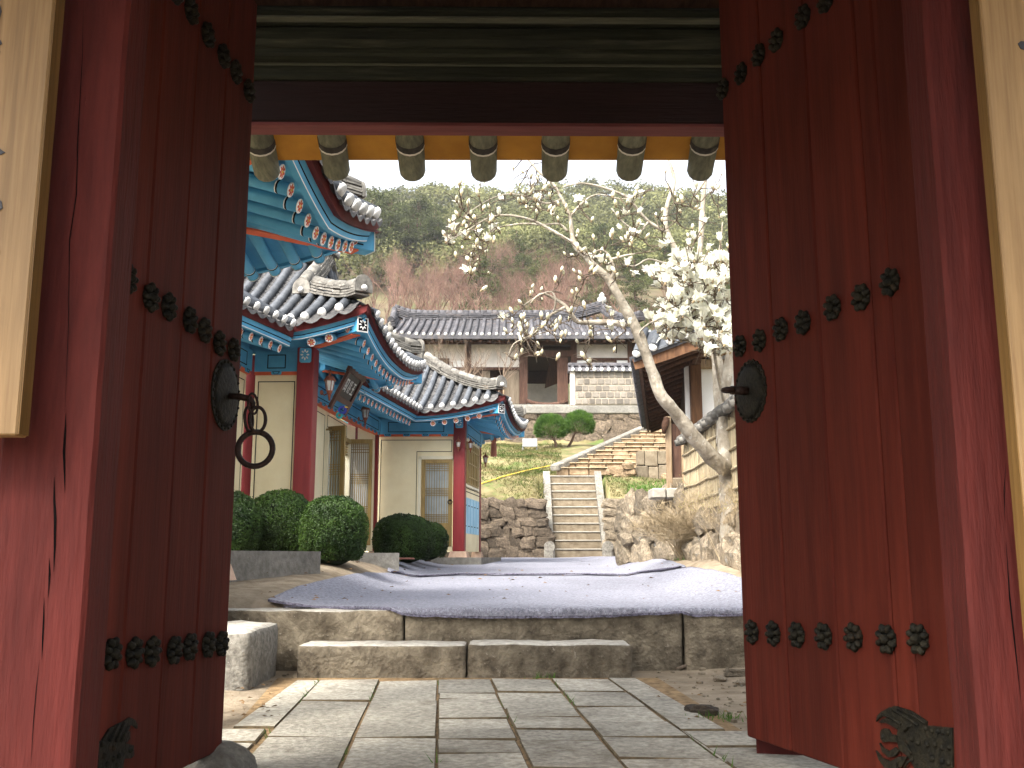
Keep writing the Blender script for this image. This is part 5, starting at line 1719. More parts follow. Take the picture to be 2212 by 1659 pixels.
wall_panel(hall0, w0.P(1.12, .9, 0), w0.P(1.12, W0 - 1.2, 0), .8, 3.5, MT['cream'])
wall_panel(hall0, w0.P(1.2, W0 - 1.15, 0), w0.P(3.2, W0 - 1.15, 0), .8, 3.5, MT['cream'])
wall_panel(hall0, w0.P(3.2, .9, 0), w0.P(1.2, .9, 0), .8, 3.5, MT['cream'])
q = [w0.P(.98, .7, 0), w0.P(.98, W0 - 1.0, 0), w0.P(3.4, W0 - 1.0, 0), w0.P(3.4, .7, 0)]
mb = MB(); mb.hexa([p_ + ZV * -.05 for p_ in q[::-1]], [p_ + ZV * .82 for p_ in q[::-1]]); mb.build('platform', MT['concrete'], hall0)
head_beam(hall0, w0.P(1.12, .9, 0), w0.P(1.12, W0 - 1.1, 0), 3.45, 3.7)

# ------------------------------------------------------------------ lanterns
lantern(at(694, 848, 14.1), Vector((.9, -.4, 0)).normalized(), .86, 'large copper lantern on the red column left of the nameplate')
lantern(at(774, 905, 18.9), Vector((.95, -.3, 0)).normalized(), .9, 'copper lantern right of the nameplate, below the far blue eave')
lantern(C2 + ZV * at(990, 968, 21.4).z - VB * .13, -VB, .62, 'small lantern on the front face of the far corner column')
lantern(C2 + ZV * at(1013, 968, 21.4).z + UB * .13, UB, .62, 'small lantern on the courtyard side of the far corner column')
lantern(C3 + ZV * at(1050, 1000, 23.9).z + UB * .08, UB, .7, 'small lantern at the rear column of the far hall, against the grass')
# terracotta speaker post piece hanging by the far eave
p = at(1066, 970, 24.6)
mb = MB(); mb.lathe([(.085, -.18), (.075, -.16), (.07, .12), (.05, .17), (.07, .19), (.07, .26), (.01, .30)], p, ZV, 12)
tag(mb.build('terracotta_lamp', MT['terracotta']), 'pink terracotta tube hanging by the far end of the blue hall', 'lamp')
# ================================================================== STAIRS AND STONE WALLS
def rockwall(root, O, ex, W, H, nr, size, meshes, aspect=1.25, depth=.16, jit=.3, Htop=None, name='stone'):
    """irregular courses of field stones on an upright backing"""
    y = 0.0; row = 0
    while y < H - size * .25:
        h = size * random.uniform(.75, 1.2); x = -random.uniform(0, size * .8)
        while x < W:
            w = size * aspect * random.uniform(.65, 1.45)
            hh = h * random.uniform(.85, 1.15)
            top = H if Htop is None else H + (Htop - H) * max(0, min(1, (x + w / 2) / W))
            cx_, cz_ = x + w / 2, y + hh / 2 + random.uniform(-.06, .06) * size
            if 0 <= cx_ <= W and cz_ + hh * .2 < top:
                M = frame(ex, -nr, ZV, O + ex * cx_ + ZV * cz_ + nr * random.uniform(-.03, .04))
                M = M @ Matrix.Rotation(random.uniform(-jit, jit), 4, 'Y') @ Matrix.Diagonal((w * .60, depth * random.uniform(.8, 1.2), hh * .63, 1))
                link(name, random.choice(meshes), root, M)
            x += w * .98
        y += h * .94; row += 1
def backing(root, O, ex, W, H, nr, mat, th=.3, Htop=None):
    mb = MB()
    Ht = H if Htop is None else Htop
    a, b = O - nr * .02, O + ex * W - nr * .02
    mb.hexa([a - ZV * .3, b - ZV * .3, b - nr * th - ZV * .3, a - nr * th - ZV * .3], [a + ZV * H, b + ZV * Ht, b - nr * th + ZV * Ht, a - nr * th + ZV * H])
    return mb.build('wall_core', mat, root)

YS = 28.0
xs0, xs1 = at(1196, 1190, YS).x, at(1302, 1190, YS).x
zs0 = .98; YT = 30.5; zs1 = at(1250, 1027, YT).z
stairs = thing('stone_stairs', 'straight stone stairway with granite side slabs at the far end of the courtyard', 'stairs', ((xs0 + xs1) / 2, YS, zs0))
NS = 10
for k in range(NS + 1):
    z1 = zs0 + .03 + (zs1 - zs0 - .03) * k / NS; z0 = z1 - (zs1 - zs0) / NS
    y0 = YS + (YT - YS) * k / NS
    if k == 0: z0 = z1 - .12
    mb = MB()
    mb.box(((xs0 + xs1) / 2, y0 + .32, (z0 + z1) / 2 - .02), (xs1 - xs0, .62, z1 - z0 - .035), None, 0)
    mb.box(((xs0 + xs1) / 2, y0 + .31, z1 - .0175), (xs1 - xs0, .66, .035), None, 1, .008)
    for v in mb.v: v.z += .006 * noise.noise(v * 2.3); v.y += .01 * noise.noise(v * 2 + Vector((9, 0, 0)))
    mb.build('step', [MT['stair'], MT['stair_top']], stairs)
for s, xe in ((-1, xs0), (1, xs1)):
    w = .21
    xa, xb = (xe - w, xe) if s < 0 else (xe, xe + w)
    n = 6
    for k in range(n):
        f0, f1 = k / n, (k + .985) / n
        ya, yb = YS - .02 + (YT - YS + .15) * f0, YS - .02 + (YT - YS + .15) * f1
        za, zb = zs0 + .30 + (zs1 - zs0 - .15) * f0, zs0 + .30 + (zs1 - zs0 - .15) * f1
        mb = MB()
        mb.hexa([Vector((xa, ya, za - .6)), Vector((xb, ya, za - .6)), Vector((xb, yb, zb - .6)), Vector((xa, yb, zb - .6))],
                [Vector((xa, ya, za)), Vector((xb, ya, za)), Vector((xb, yb, zb)), Vector((xa, yb, zb))])
        mb.build('side_slab', MT['granite'], stairs)
    xc = (xa + xb) / 2 + s * .02
    mb = MB(); mb.box((xc, YS - .08, zs0 + .1), (.30, .24, .5), None, 0, .06)
    mb.lathe([(.15, -.13), (.15, .13)], (xc, YS - .08, zs0 + .33), (0, 1, 0), 14)
    mb.build('newel_stone', MT['granite'], stairs)

rw = thing('boulder_wall', 'dark boulder retaining wall left of the stone stairs', 'stone wall', (-1.0, 28.1, .9), 'field stone walls')
xl = -3.0; Wl = xs0 - .2 - xl
backing(rw, Vector((xl, 28.2, .9)), Vector((1, 0, 0)), Wl, 1.57, Vector((0, -1, 0)), MT['mortar'])
rockwall(rw, Vector((xl, 28.18, .92)), Vector((1, 0, 0)), Wl, 1.66, Vector((0, -1, 0)), .29, SM_B, 1.3, .13)
rw = thing('stacked_stone_wall', 'narrow stack of flat grey stones right beside the stairway', 'stone wall', (xs1 + .5, 28.1, .9), 'field stone walls')
Wn = at(1347, 1190, 28.1).x - xs1 - .2
backing(rw, Vector((xs1 + .2, 28.2, .9)), Vector((1, 0, 0)), Wn, 1.75, Vector((0, -1, 0)), MT['mortar_pale'])
rockwall(rw, Vector((xs1 + .2, 28.18, .92)), Vector((1, 0, 0)), Wn, 1.7, Vector((0, -1, 0)), .24, SM_P, 1.6, .13, .12)

# boulder bank below the old house on the right
B0, B1 = at(1349, 1200, 18.6), at(1484, 1200, 15.6); B0.z = .9; B1.z = .85
exb = (B1 - B0); exb.z = 0; Wb = exb.length; exb.normalize(); nb = ZV.cross(exb) * -1
if nb.x > 0: nb = -nb
rw = thing('boulder_bank', 'pale boulder retaining wall under the old house at right, behind the dry shrub', 'stone wall', (B0 + B1) / 2, 'field stone walls')
backing(rw, B0, exb, Wb, 1.26, nb, MT['mortar_pale'], .8, 1.05)
ret = Vector((at(1352, 1190, 28).x - B0.x + .1, 28 - B0.y, 0)); backing(rw, B0 + Vector((.12, 0, 0)), ret.normalized(), ret.length, 1.26, Vector((-1, 0, 0)), MT['mortar_pale'], .5, 1.7)
rockwall(rw, B0 + nb * .02, exb, Wb, 1.32, nb, .30, SM_P, 1.45, .15, .3, 1.12)
# terrace behind it
def rt_z(x, y):
    return lerp_tab(y, [(12, 1.6), (15.6, 1.95), (18.6, 2.12), (28, 2.75), (29.5, 3.1), (30.3, 3.3)]) + nz(x, y, 1.2, .04)
def rt_poly():
    xs_, V, F = 16, [], []
    ys_ = np.linspace(12.0, 30.2, 40)
    for y in ys_:
        xl_ = (B0.x + (B1.x - B0.x) * (y - B0.y) / (B1.y - B0.y) if y < B0.y else B0.x + (at(1352, 1190, 28).x - B0.x) * (y - B0.y) / (28 - B0.y)) + .08
        for i in range(xs_):
            x = xl_ + (20 - xl_) * (i / (xs_ - 1)) ** 1.6; V.append((x, y, rt_z(x, y)))
    for j in range(39):
        for i in range(xs_ - 1):
            F.append((j * xs_ + i, j * xs_ + i + 1, (j + 1) * xs_ + i + 1, (j + 1) * xs_ + i))
    o = link('side_terrace', mesh_np('side_terrace', V, F, [MT['grass_ground']], True)); o['kind'] = 'structure'
rt_poly()
gp = []
for i in range(3500):
    y = random.uniform(20, 30.3); x = B0.x + (y - B0.y) * .115 + random.uniform(.1, 2.6)
    gp.append((x, y, rt_z(x, y)))
tag(blades('grass', gp, .12, .03, MT['moss'], lean=.7), 'green grass patch on the ledge right of the stairway', 'grass', kind='stuff')

# broad rough stair climbing to the upper terrace
ust = thing('rough_stone_stairs', 'broad sunlit stairway of rough warm stones narrowing uphill to the right', 'stairs', (at(1320, 1020, 31).x, 31.0, 3.5))
NU = 11
for k in range(NU):
    f = k / (NU - 1)
    Y = 31.0 + 5.6 * f
    v = 1019 - 86 * f ** .92
    ul = 1203 + (1388 - 1203) * f; ur = 1446
    zt = at(1300, v - 8, Y).z; zb = at(1300, v + 1, Y).z - .12
    xa, xb = at(ul, v, Y).x, at(ur, v, Y).x
    x = xa
    while x < xb - .08:
        w = random.uniform(.3, .75); w = min(w, xb - x)
        mb = MB(); mb.box((x + w / 2, Y + .4 + random.uniform(-.04, .04), (zt + zb) / 2 + random.uniform(-.02, .02)), (w - .02, .8, zt - zb), None, 0, .035)
        for p in mb.v: p += Vector((noise.noise(p * 5), noise.noise(p * 5 + Vector((3, 1, 0))), noise.noise(p * 5 + Vector((0, 5, 2))))) * .018
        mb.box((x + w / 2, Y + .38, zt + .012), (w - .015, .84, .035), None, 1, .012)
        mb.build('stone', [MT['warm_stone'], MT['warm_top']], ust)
        x += w
for k in range(14):
    f0, f1 = k / 14, (k + .96) / 14
    a = at(1197 + 193 * f0, 1019 - 87 * f0, 30.9 + 5.7 * f0); b = at(1197 + 193 * f1, 1019 - 87 * f1, 30.9 + 5.7 * f1)
    mb = MB(); mb.beam(a + ZV * .12, b + ZV * .12, .30, .2, 0, .03)
    mb.build('kerb_stone', MT['granite'], ust)
blk = thing('cut_stone_block_wall', 'low wall of grey cut stone blocks right of the rough stairway', 'stone wall', at(1408, 1040, 30.8))
for (u0, u1, v0, v1) in ((1376, 1400, 1006, 1040), (1401, 1422, 1008, 1040), (1423, 1444, 1004, 1036), (1377, 1392, 974, 1005), (1393, 1420, 973, 1007), (1421, 1444, 974, 1003)):
    a, b = at(u0, v1, 30.6), at(u1, v0, 30.6)
    mb = MB(); mb.box(((a.x + b.x) / 2, 30.85, (a.z + b.z) / 2), (b.x - a.x - .01, .5, b.z - a.z - .01), None, 0, .02); mb.build('block', MT['stair'], blk)
for k, (u, v, s) in enumerate([(1329, 1018, .26), (1345, 1028, .2), (1331, 1034, .22), (1362, 1021, .18), (1440, 1030, .2), (1355, 1008, .2)]):
    tag(place_rock('field_stone', SM_W[k % 7], at(u, v, 30.5), (s, s * .8, s * .6), k), ['rounded warm stone at the top right of the straight stairway', 'small stone on the grass right of the straight stairway', 'flat stone lying under the rough stairs at right', 'stone wedged against the cut blocks', 'dark stone at the right foot of the cut blocks', 'stone lying on the lowest course of the rough stairs'][k], 'stone', 'field stones above the straight stairway')

# upper retaining wall of the terrace
uw = thing('terrace_wall', 'mossy fitted stone wall of the upper terrace behind the two round pines', 'stone wall', (at(1230, 960, 41.2).x, 41.2, 5.2), 'field stone walls')
xa, xb = at(1060, 900, 41.3).x - .6, at(1450, 900, 41.3).x
backing(uw, Vector((xa, 41.4, 5.3)), Vector((1, 0, 0)), xb - xa, 1.78, Vector((0, -1, 0)), MT['mortar_pale'])
rockwall(uw, Vector((xa, 41.38, 5.3)), Vector((1, 0, 0)), xb - xa, 1.75, Vector((0, -1, 0)), .50, SM_B, 1.5, .12, .3)
mb = MB(); za = at(1230, 880, 41.3).z
mb.box(((xa + xb) / 2, 41.6, za - .1), (xb - xa, .8, .34), None, 0, .03); mb.build('coping', MT['concrete'], uw)

# ================================================================== UPPER OLD HALL
YH = 44.0
old = thing('old_hall', 'weathered white-walled old hall with long grey tiled roof on the upper terrace', 'hall', (at(1100, 870, YH).x, YH, 7.3))
zh0 = at(1100, 872, YH).z
def hx(u, Y=YH): return at(u, 800, Y).x
def hz(v, Y=YH): return at(1100, v, Y).z
def panel(u0, u1, v0, v1, mat, Y=YH, name='wall_panel', th=.1):
    x0, x1, z0, z1 = hx(u0, Y), hx(u1, Y), hz(v1, Y), hz(v0, Y)
    mb = MB(); mb.box(((x0 + x1) / 2, Y + th / 2, (z0 + z1) / 2), (x1 - x0, th, z1 - z0)); return mb.build(name, mat, old)
panel(820, 1004, 744, 872, MT['plaster'])
panel(1016, 1124, 744, 796, MT['plaster'])
panel(974, 1004, 779, 818, MT['plaster_white'], YH - .02)
panel(940, 970, 774, 808, MT['timber'], YH - .04, 'window')
for k in range(5): panel(944 + 5 * k, 946.5 + 5 * k, 777, 805, MT['plank_old'], YH - .07, 'window_bar', .03)
panel(1016, 1124, 796, 872, MT['timber_dark'], YH + .5, 'dark_recess')
panel(1088, 1121, 800, 872, MT['plank_old'], YH + .02, 'plank_door')
panel(1086, 1089, 796, 872, MT['timber_pale'], YH - .03, 'door_post')
panel(1040, 1058, 800, 872, MT['plank_old'], YH + .1, 'plank_door')
panel(820, 1124, 793, 799, MT['timber'], YH - .05, 'tie_rail', .14)
for (u0, u1) in ((1004, 1017), (1121, 1139), (1233, 1246), (1356, 1366), (905, 916)):
    panel(u0, u1, 728, 872, MT['timber'], YH - .08, 'post', .26)
panel(1203, 1226, 772, 872, MT['timber'], YH - .04, 'plank_door')
panel(1138, 1234, 757, 770, MT['timber'], YH - .06, 'door_lintel')
panel(1246, 1357, 740, 773, MT['plaster'])
panel(1246, 1357, 773, 778, MT['timber'], YH - .04, 'tie_rail')
panel(1246, 1272, 778, 800, MT['plaster_white']); panel(1332, 1357, 778, 800, MT['plaster_white'])
panel(1272, 1332, 776, 810, MT['timber'], YH - .02, 'window'); panel(1280, 1300, 781, 808, MT['plank_old'], YH - .04, 'window_bar'); panel(1306, 1326, 781, 808, MT['plank_old'], YH - .04, 'window_bar')
panel(820, 1366, 724, 744, MT['timber_dark'], YH - .02, 'wall_plate', .3)
panel(1366, 1500, 740, 872, MT['timber_dark'], YH + .3, 'dark_recess')
# curved sill of the doorway
mb = MB(); mb.tube([at(u, v, YH - .1) for (u, v) in ((1138, 866), (1150, 870), (1168, 873), (1185, 874), (1205, 872), (1226, 867))], .09, 8); mb.build('curved_sill', MT['timber'], old)
panel(810, 1240, 873, 884, MT['concrete'], 42.6, 'foundation', 1.6)
# what shows through the doorway: inner wall and a lower inner roof
mb = MB(); xq, xw = at(1120, 800, 50.5).x, at(1230, 800, 50.5).x; zq, zw = at(1170, 828, 50.5).z, at(1170, 783, 50.5).z
mb.box(((xq + xw) / 2, 50.5, (zq + zw) / 2), (xw - xq, .2, zw - zq)); mb.build('inner_eave', MT['timber_dark'], old)  # upright dark panel painted in for the shaded interior
mb = MB(); x0, x1 = at(1130, 830, 52).x, at(1215, 830, 52).x
mb.box(((x0 + x1) / 2, 52, at(1170, 850, 52).z), (x1 - x0 + .6, .2, 2.0)); mb.build('inner_wall', MT['plaster'], old)
xq, xw = at(1128, 760, 47).x, at(1240, 760, 47).x; zq = hz(752)
mb = MB(); mb.box(((xq + xw) / 2, 48.6, zq + .2), (xw - xq + 1.5, 7.6, .12)); mb.build('passage_ceiling', MT['timber_dark'], old)  # slab added to keep sun and sky light off the inner wall
mb = MB()
for k in range(8):
    u = 1139 + 7 * k
    mb.tube([at(u, 785, 49.5), at(u + 1, 755, 51)], .09, 7)
mb.build('inner_roof', MT['tile_old'], old, 'stuff')
mb = MB(); mb.prism([(0, 0), (.9, .35), (.55, 1.6), (.3, 1.75)], at(1176, 838, 46.5), (1, 0, 0), ZV, (0, 1, 0), .15); mb.build('swung_shutter', MT['timber_warm'], old)
# roof
Ye, Yr = 42.7, 46.8
ze_ = at(1100, 724, Ye).z; zr_ = at(1100, 690, Yr).z
ule, ure = 800, 1452
xe0, xe1 = at(ule, 724, Ye).x, at(ure, 724, Ye).x
ns = int((xe1 - xe0) / .32)
def rh(f): return ze_ + (zr_ - ze_) * (.8 * f + .2 * f * f)
def upl(x): 
    k = max(0, 1 - (x - xe0) / 2.5); k2 = max(0, 1 - (xe1 - x) / 2.2); return .32 * k * k + .35 * k2 * k2
xr0, xr1 = at(852, 670, Yr).x, at(1300, 670, Yr).x
PLUG2 = PLUG.copy(); 
for i in range(ns + 1):
    x = xe0 + .1 + .32 * i
    ftop = 1.0
    if x < xr0: ftop = max(.12, (x - xe0) / (xr0 - xe0))
    if x > xr1: ftop = max(.12, (xe1 - x) / (xe1 - xr1)) * .7
    ps = [Vector((x, Ye + (Yr - Ye) * ftop * k / 4, rh(ftop * k / 4) + upl(x) * (1 - k / 4) + .05)) for k in range(5)]
    mb = MB(); mb.tube(ps, .085, 7); o = mb.build('tile_roll', MT['tile_old'], old)
    d = (ps[0] - ps[1]).normalized(); xx = d.cross(ZV).normalized(); zz = xx.cross(d)
    M = frame(xx, -d, zz, ps[0]); 
    if M.determinant() < 0: M = frame(-xx, -d, zz, ps[0])
    link('lime_plug', PLUG, o, M @ Matrix.Diagonal((1.25, 1, 1.25, 1)))
mb = MB()
nxs = 40
A = [Vector((xe0 + (xe1 - xe0) * i / nxs, Ye, 0)) for i in range(nxs + 1)]
rows = []
for k in range(5):
    r = []
    for i in range(nxs + 1):
        x = xe0 + (xe1 - xe0) * i / nxs
        ftop = 1.0
        if x < xr0: ftop = max(.1, (x - xe0) / (xr0 - xe0))
        if x > xr1: ftop = max(.1, (xe1 - x) / (xe1 - xr1))
        r.append(Vector((x, Ye + (Yr - Ye) * ftop * k / 4, rh(ftop * k / 4) + upl(x) * (1 - k / 4))))
    rows.append(r)
for k in range(4): mb.strip(rows[k], rows[k + 1])
mb.strip([p - ZV * .16 for p in rows[0]], rows[0]); mb.strip([p + Vector((0, 1.3, .05)) for p in rows[0]], [p - ZV * .16 for p in rows[0]])
mb.build('pan_tiles', MT['tile_old'], old)
mb = MB()
for i in range(int((xe1 - xe0) / .42)):
    x = xe0 + .2 + .42 * i
    mb = MB(); mb.tube([(x, Ye + .12, ze_ + upl(x) - .24), (x, YH + .2, ze_ + .18)], .06, 6); mb.build('rafter', MT['timber'], old)
wr = Wing(old, (0, 0), 0, 4, 1, None, 0, 1, 1, 0)
zrr = zr_ - .12
rp = [Vector((xr0 + (xr1 - xr0) * f, Yr, zrr + .5 * max(0, (f - .72) / .28) ** 2 + .3 * max(0, (.12 - f) / .12) ** 2)) for f in [i / 14 for i in range(15)]]
wr.ridge(rp, w=.42, hgt=.5, mat=MT['tile_old'])
wr.end_tile(rp[-1] + ZV * .4, Vector((1, 0, 0)), .25)
mb = MB(); mb.lathe([(.16, 0), (.22, .12), (.2, .28), (.1, .34), (.14, .42), (.02, .55)], rp[-1] + ZV * .42, ZV, 10); mb.build('ridge_finial', MT['lime'], old)
hl = [rp[-1].lerp(Vector((xe1 - 1.2, Ye + .9, ze_ + .9)), k / 5) + ZV * (-.35 * math.sin(math.pi * k / 5)) for k in range(6)]
wr.ridge(hl, 'hip_ridge', w=.35, hgt=.4, mat=MT['tile_old'])
hl = [rp[0].lerp(Vector((xe0 + .8, Ye + .6, ze_ + .55)), k / 5) + ZV * (-.25 * math.sin(math.pi * k / 5)) for k in range(6)]
wr.ridge(hl, 'hip_ridge', w=.35, hgt=.4, mat=MT['tile_old'])
# back slope so that the roof is closed
mb = MB(); mb.strip([Vector((xr0, Yr, zr_)), Vector((xr1, Yr, zr_))], [Vector((xe0, Yr + 4, ze_)), Vector((xe1, Yr + 4, ze_))]); mb.build('rear_slope', MT['tile_old'], old)

# brick boundary wall with tile coping
YB = 42.3
bw = thing('brick_wall', 'pale brick boundary wall with light mortar and tiled coping beside the old hall', 'wall', (at(1305, 870, YB).x, YB, 7.2))
x0, x1 = at(1232, 830, YB).x, at(1384, 830, YB).x; z0, z1 = at(1300, 874, YB).z, at(1300, 803, YB).z
mb = MB(); mb.box(((x0 + x1) / 2, YB + .2, (z0 + z1) / 2), (x1 - x0, .36, z1 - z0)); mb.build('wall_core', MT['brick_mortar'], bw)
mb = MB(); mb.box((x0 + .09, YB + .19, (z0 + z1) / 2), (.2, .44, z1 - z0 + .004)); mb.build('end_pier', MT['plaster'], bw)
BR = MB(); BR.box((0, 0, 0), (1, 1, 1), None, 0, .06); BRM = BR.mesh('brick', MT['brick'])
nr_ = 5
for r in range(nr_):
    hh = (z1 - z0) / nr_; x = x0 + .22 + (r % 2) * .08
    while x < x1:
        w = random.uniform(.19, .27) * 1.1
        link('brick', BRM, bw, Matrix.Translation((x + w / 2, YB + .02, z0 + hh * (r + .5))) @ Matrix.Diagonal((w, .06, hh * .78, 1)))
        x += w + .045
x = x0 + .1
while x < x1:
    mb = MB(); mb.tube([(x, YB - .16, z1 + .07), (x, YB + .2, z1 + .30)], .075, 8); o = mb.build('coping_tile', MT['tile_old'], bw)
    mb = MB(); mb.ell((x, YB - .17, z1 + .065), (.085, .05, .085), nu=8, nv=6); mb.build('lime_plug', MT['lime'], o)
    x += .31
mb = MB()
mb.hexa([Vector((x0 - .1, YB - .14, z1)), Vector((x1, YB - .14, z1)), Vector((x1, YB + .54, z1)), Vector((x0 - .1, YB + .54, z1))],
        [Vector((x0 - .1, YB - .1, z1 + .05)), Vector((x1, YB - .1, z1 + .05)), Vector((x1, YB + .2, z1 + .27)), Vector((x0 - .1, YB + .2, z1 + .27))]); mb.build('coping_bed', MT['tile_old'], bw)
mb = MB(); mb.beam((x0 - .1, YB + .2, z1 + .34), (x1, YB + .2, z1 + .34), .22, .16, 0, .03); mb.build('coping_ridge', MT['tile_old'], bw)

# ================================================================== OLD HOUSE AT RIGHT
house = thing('old_house', 'old timber house with dark board eave and white gable wall behind the magnolia', 'house', (4.0, 18.0, 2.0))
HA, HB = at(1369, 797, 15.4), at(1391, 930, 23.6)
HA = Vector((HA.x, HA.y, 3.98)); HB = Vector((HB.x, HB.y, 3.98))
ev = (HB - HA).normalized(); eu = Vector((ev.y, -ev.x, 0))
SLP = .36
def hp(s, t, dz=0): return HA + eu * s + ev * t + ZV * (s * SLP + dz)
Lh = (HB - HA).length
# soffit boards running along the slope
nb_ = 22
for k in range(nb_):
    t0, t1 = Lh * k / nb_, Lh * (k + .96) / nb_
    mb = MB()
    mb.hexa([hp(.06, t0), hp(.06, t1), hp(2.6, t1), hp(2.6, t0)], [hp(.06, t0, .03), hp(.06, t1, .03), hp(2.6, t1, .03), hp(2.6, t0, .03)])
    mb.build('soffit_board', MT['timber_dark'], house)
for k in range(18):
    t = .2 + (Lh - .4) * k / 17
    mb = MB(); mb.tube([hp(.14, t, -.07), hp(2.6, t, -.07)], .055, 7); mb.build('rafter', MT['timber_dark'], house)
mb = MB(); mb.beam(hp(.1, 0, .0), hp(.1, Lh, .0), .05, .13); mb.build('eave_board', MT['timber'], house)
# verge board of the near gable, following the slope
vb = [hp(s, -.04, .02 + .05 * max(0, 1 - s / .6)) for s in (0, .5, 1, 1.6, 2.2, 3.2)]
mb = MB()
for a, b in zip(vb, vb[1:]): mb.beam(a - ZV * .06, b - ZV * .06, .05, .17)
mb.build('verge_board', MT['timber_warm'], house)
mb = MB()
mb.hexa([hp(.0, -.1, .04), hp(3.6, -.1, .04), hp(3.6, Lh, .04), hp(0, Lh, .04)], [hp(.0, -.1, .13), hp(3.6, -.1, .13), hp(3.6, Lh, .13), hp(0, Lh, .13)])
mb.build('roof_deck', MT['tile_old'], house)
n = int(Lh / .2)
for k in range(n):
    t = .1 + .2 * k
    mb = MB(); mb.tube([hp(-.06, t, .13), hp(1.8, t, .15), hp(3.6, t, .15)], .055, 7); mb.build('tile_roll', MT['tile_old'], house)
# verge tiles: short rolls laid across the near edge, limed ends outwards
for k in range(13):
    s = .05 + .26 * k
    a = hp(s, -.16, .15); b = hp(s + .12, .85, .15 + .55)
    mb = MB(); mb.tube([a, b], .072, 8); o = mb.build('verge_tile', MT['tile'], house)
    mb = MB(); mb.ell(a, (.07, .03, .07), nu=8, nv=6); mb.build('lime_plug', MT['lime'], o)
mb = MB(); mb.hexa([hp(0, -.14, .08), hp(3.6, -.14, .08), hp(3.7, .9, .60), hp(.1, .9, .60)], [hp(0, -.14, .11), hp(3.6, -.14, .11), hp(3.7, .9, .66), hp(.1, .9, .66)]); mb.build('verge_slope', MT['tile'], house)
# gable wall, posts and beams
YG = 16.35
def wx(u): return at(u, 850, YG).x
def wz(v): return at(1500, v, YG).z
mb = MB(); mb.box(((wx(1482) + 6.5) / 2, YG + .1, 3.2), (6.5 - wx(1482), .12, 3.0)); mb.build('gable_wall', MT['plaster_white'], house)
for (u0, u1, m, d) in ((1490, 1513, 'timber_warm', .0), (1600, 1622, 'timber_warm', 0)):
    mb = MB(); mb.box(((wx(u0) + wx(u1)) / 2, YG - .02, 3.0), (wx(u1) - wx(u0), .2, 2.5), None, 0, .015); mb.build('post', MT[m], house)
for (v0, v1, d) in ((902, 917, .0), (778, 796, .02)):
    mb = MB(); mb.box(((wx(1497) + 6.5) / 2, YG - .0, (wz(v0) + wz(v1)) / 2), (6.5 - wx(1497), .2 + d, wz(v0) - wz(v1)), None, 0, .01); mb.build('cross_beam', MT['timber_pale'], house)
mb = MB(); mb.box(((wx(1488) + wx(1516)) / 2, YG - .12, wz(762)), (.26, .2, .16), None, 0, .02); mb.box(((wx(1490) + wx(1512)) / 2, YG - .1, wz(780)), (.16, .2, .18), None, 0, .02)
mb.build('bracket', MT['timber'], house)
mb = MB(); mb.beam(at(1470, 770, YG - .1), at(1600, 752, YG - .3), .12, .14, 0, .01); mb.build('purlin_end', MT['timber_warm'], house)
mb = MB(); mb.box((wx(1505), YG + .05, 2.0), (.5, .3, .9)); mb.build('base_wall', MT['mortar_pale'], house)
# long side wall under the eave
sa, sb = Vector((wx(1490), YG + .1, 0)), Vector((wx(1490), YG + .1, 0)) + ev * 7.2
mb = MB(); mb.beam(sa + ZV * 3.1, sb + ZV * 3.1, .12, 2.6); mb.build('side_wall', MT['timber_dark'], house)
# plank door between two bleached posts
pd = thing('plank_door', 'dark brown plank door between bleached posts beside the reed fence', 'door', (at(1457, 1050, 16.0).x, 16.0, 2.1))
YD = 15.95
def dxp(u): return at(u, 980, YD).x
def dzp(v): return at(1457, v, YD).z
mb = MB(); mb.box(((dxp(1450) + dxp(1471)) / 2, YD + .04, (dzp(915) + dzp(1032)) / 2), (dxp(1471) - dxp(1450), .05, dzp(915) - dzp(1032)), None, 0, .006); mb.build('door_board', MT['timber'], pd)
for (u0, u1, m) in ((1438, 1450, 'timber_pale'), (1471, 1481, 'timber_pale')):
    mb = MB(); mb.box(((dxp(u0) + dxp(u1)) / 2, YD, (dzp(900) + dzp(1060)) / 2), (dxp(u1) - dxp(u0), .1, dzp(900) - dzp(1060)), None, 0, .01); mb.build('door_post', MT[m], pd)
mb = MB(); mb.box(((dxp(1448) + dxp(1473)) / 2, YD + .02, (dzp(1032) + dzp(1054)) / 2), (dxp(1473) - dxp(1448), .14, dzp(1032) - dzp(1054)), None, 0, .02); mb.build('threshold_stone', MT['stair'], pd)
mb = MB(); mb.tube([at(1440, 902, YD - .1), at(1436, 918, YD - .1), at(1433, 936, YD - .12)], [.05, .06, .03], 7); mb.build('post_cap', MT['timber_dark'], pd)
sl = thing('landing_slabs', 'two cut stone slabs forming the landing below the plank door', 'step', at(1440, 1075, 16.1))
for (u0, u1) in ((1408, 1439), (1440, 1478)):
    a, b = at(u0, 1076, 15.7), at(u1, 1054, 15.7)
    mb = MB(); mb.box(((a.x + b.x) / 2, 15.95, (a.z + b.z) / 2), (b.x - a.x - .01, .5, b.z - a.z), None, 0, .02); mb.build('slab', MT['stair_top'], sl)

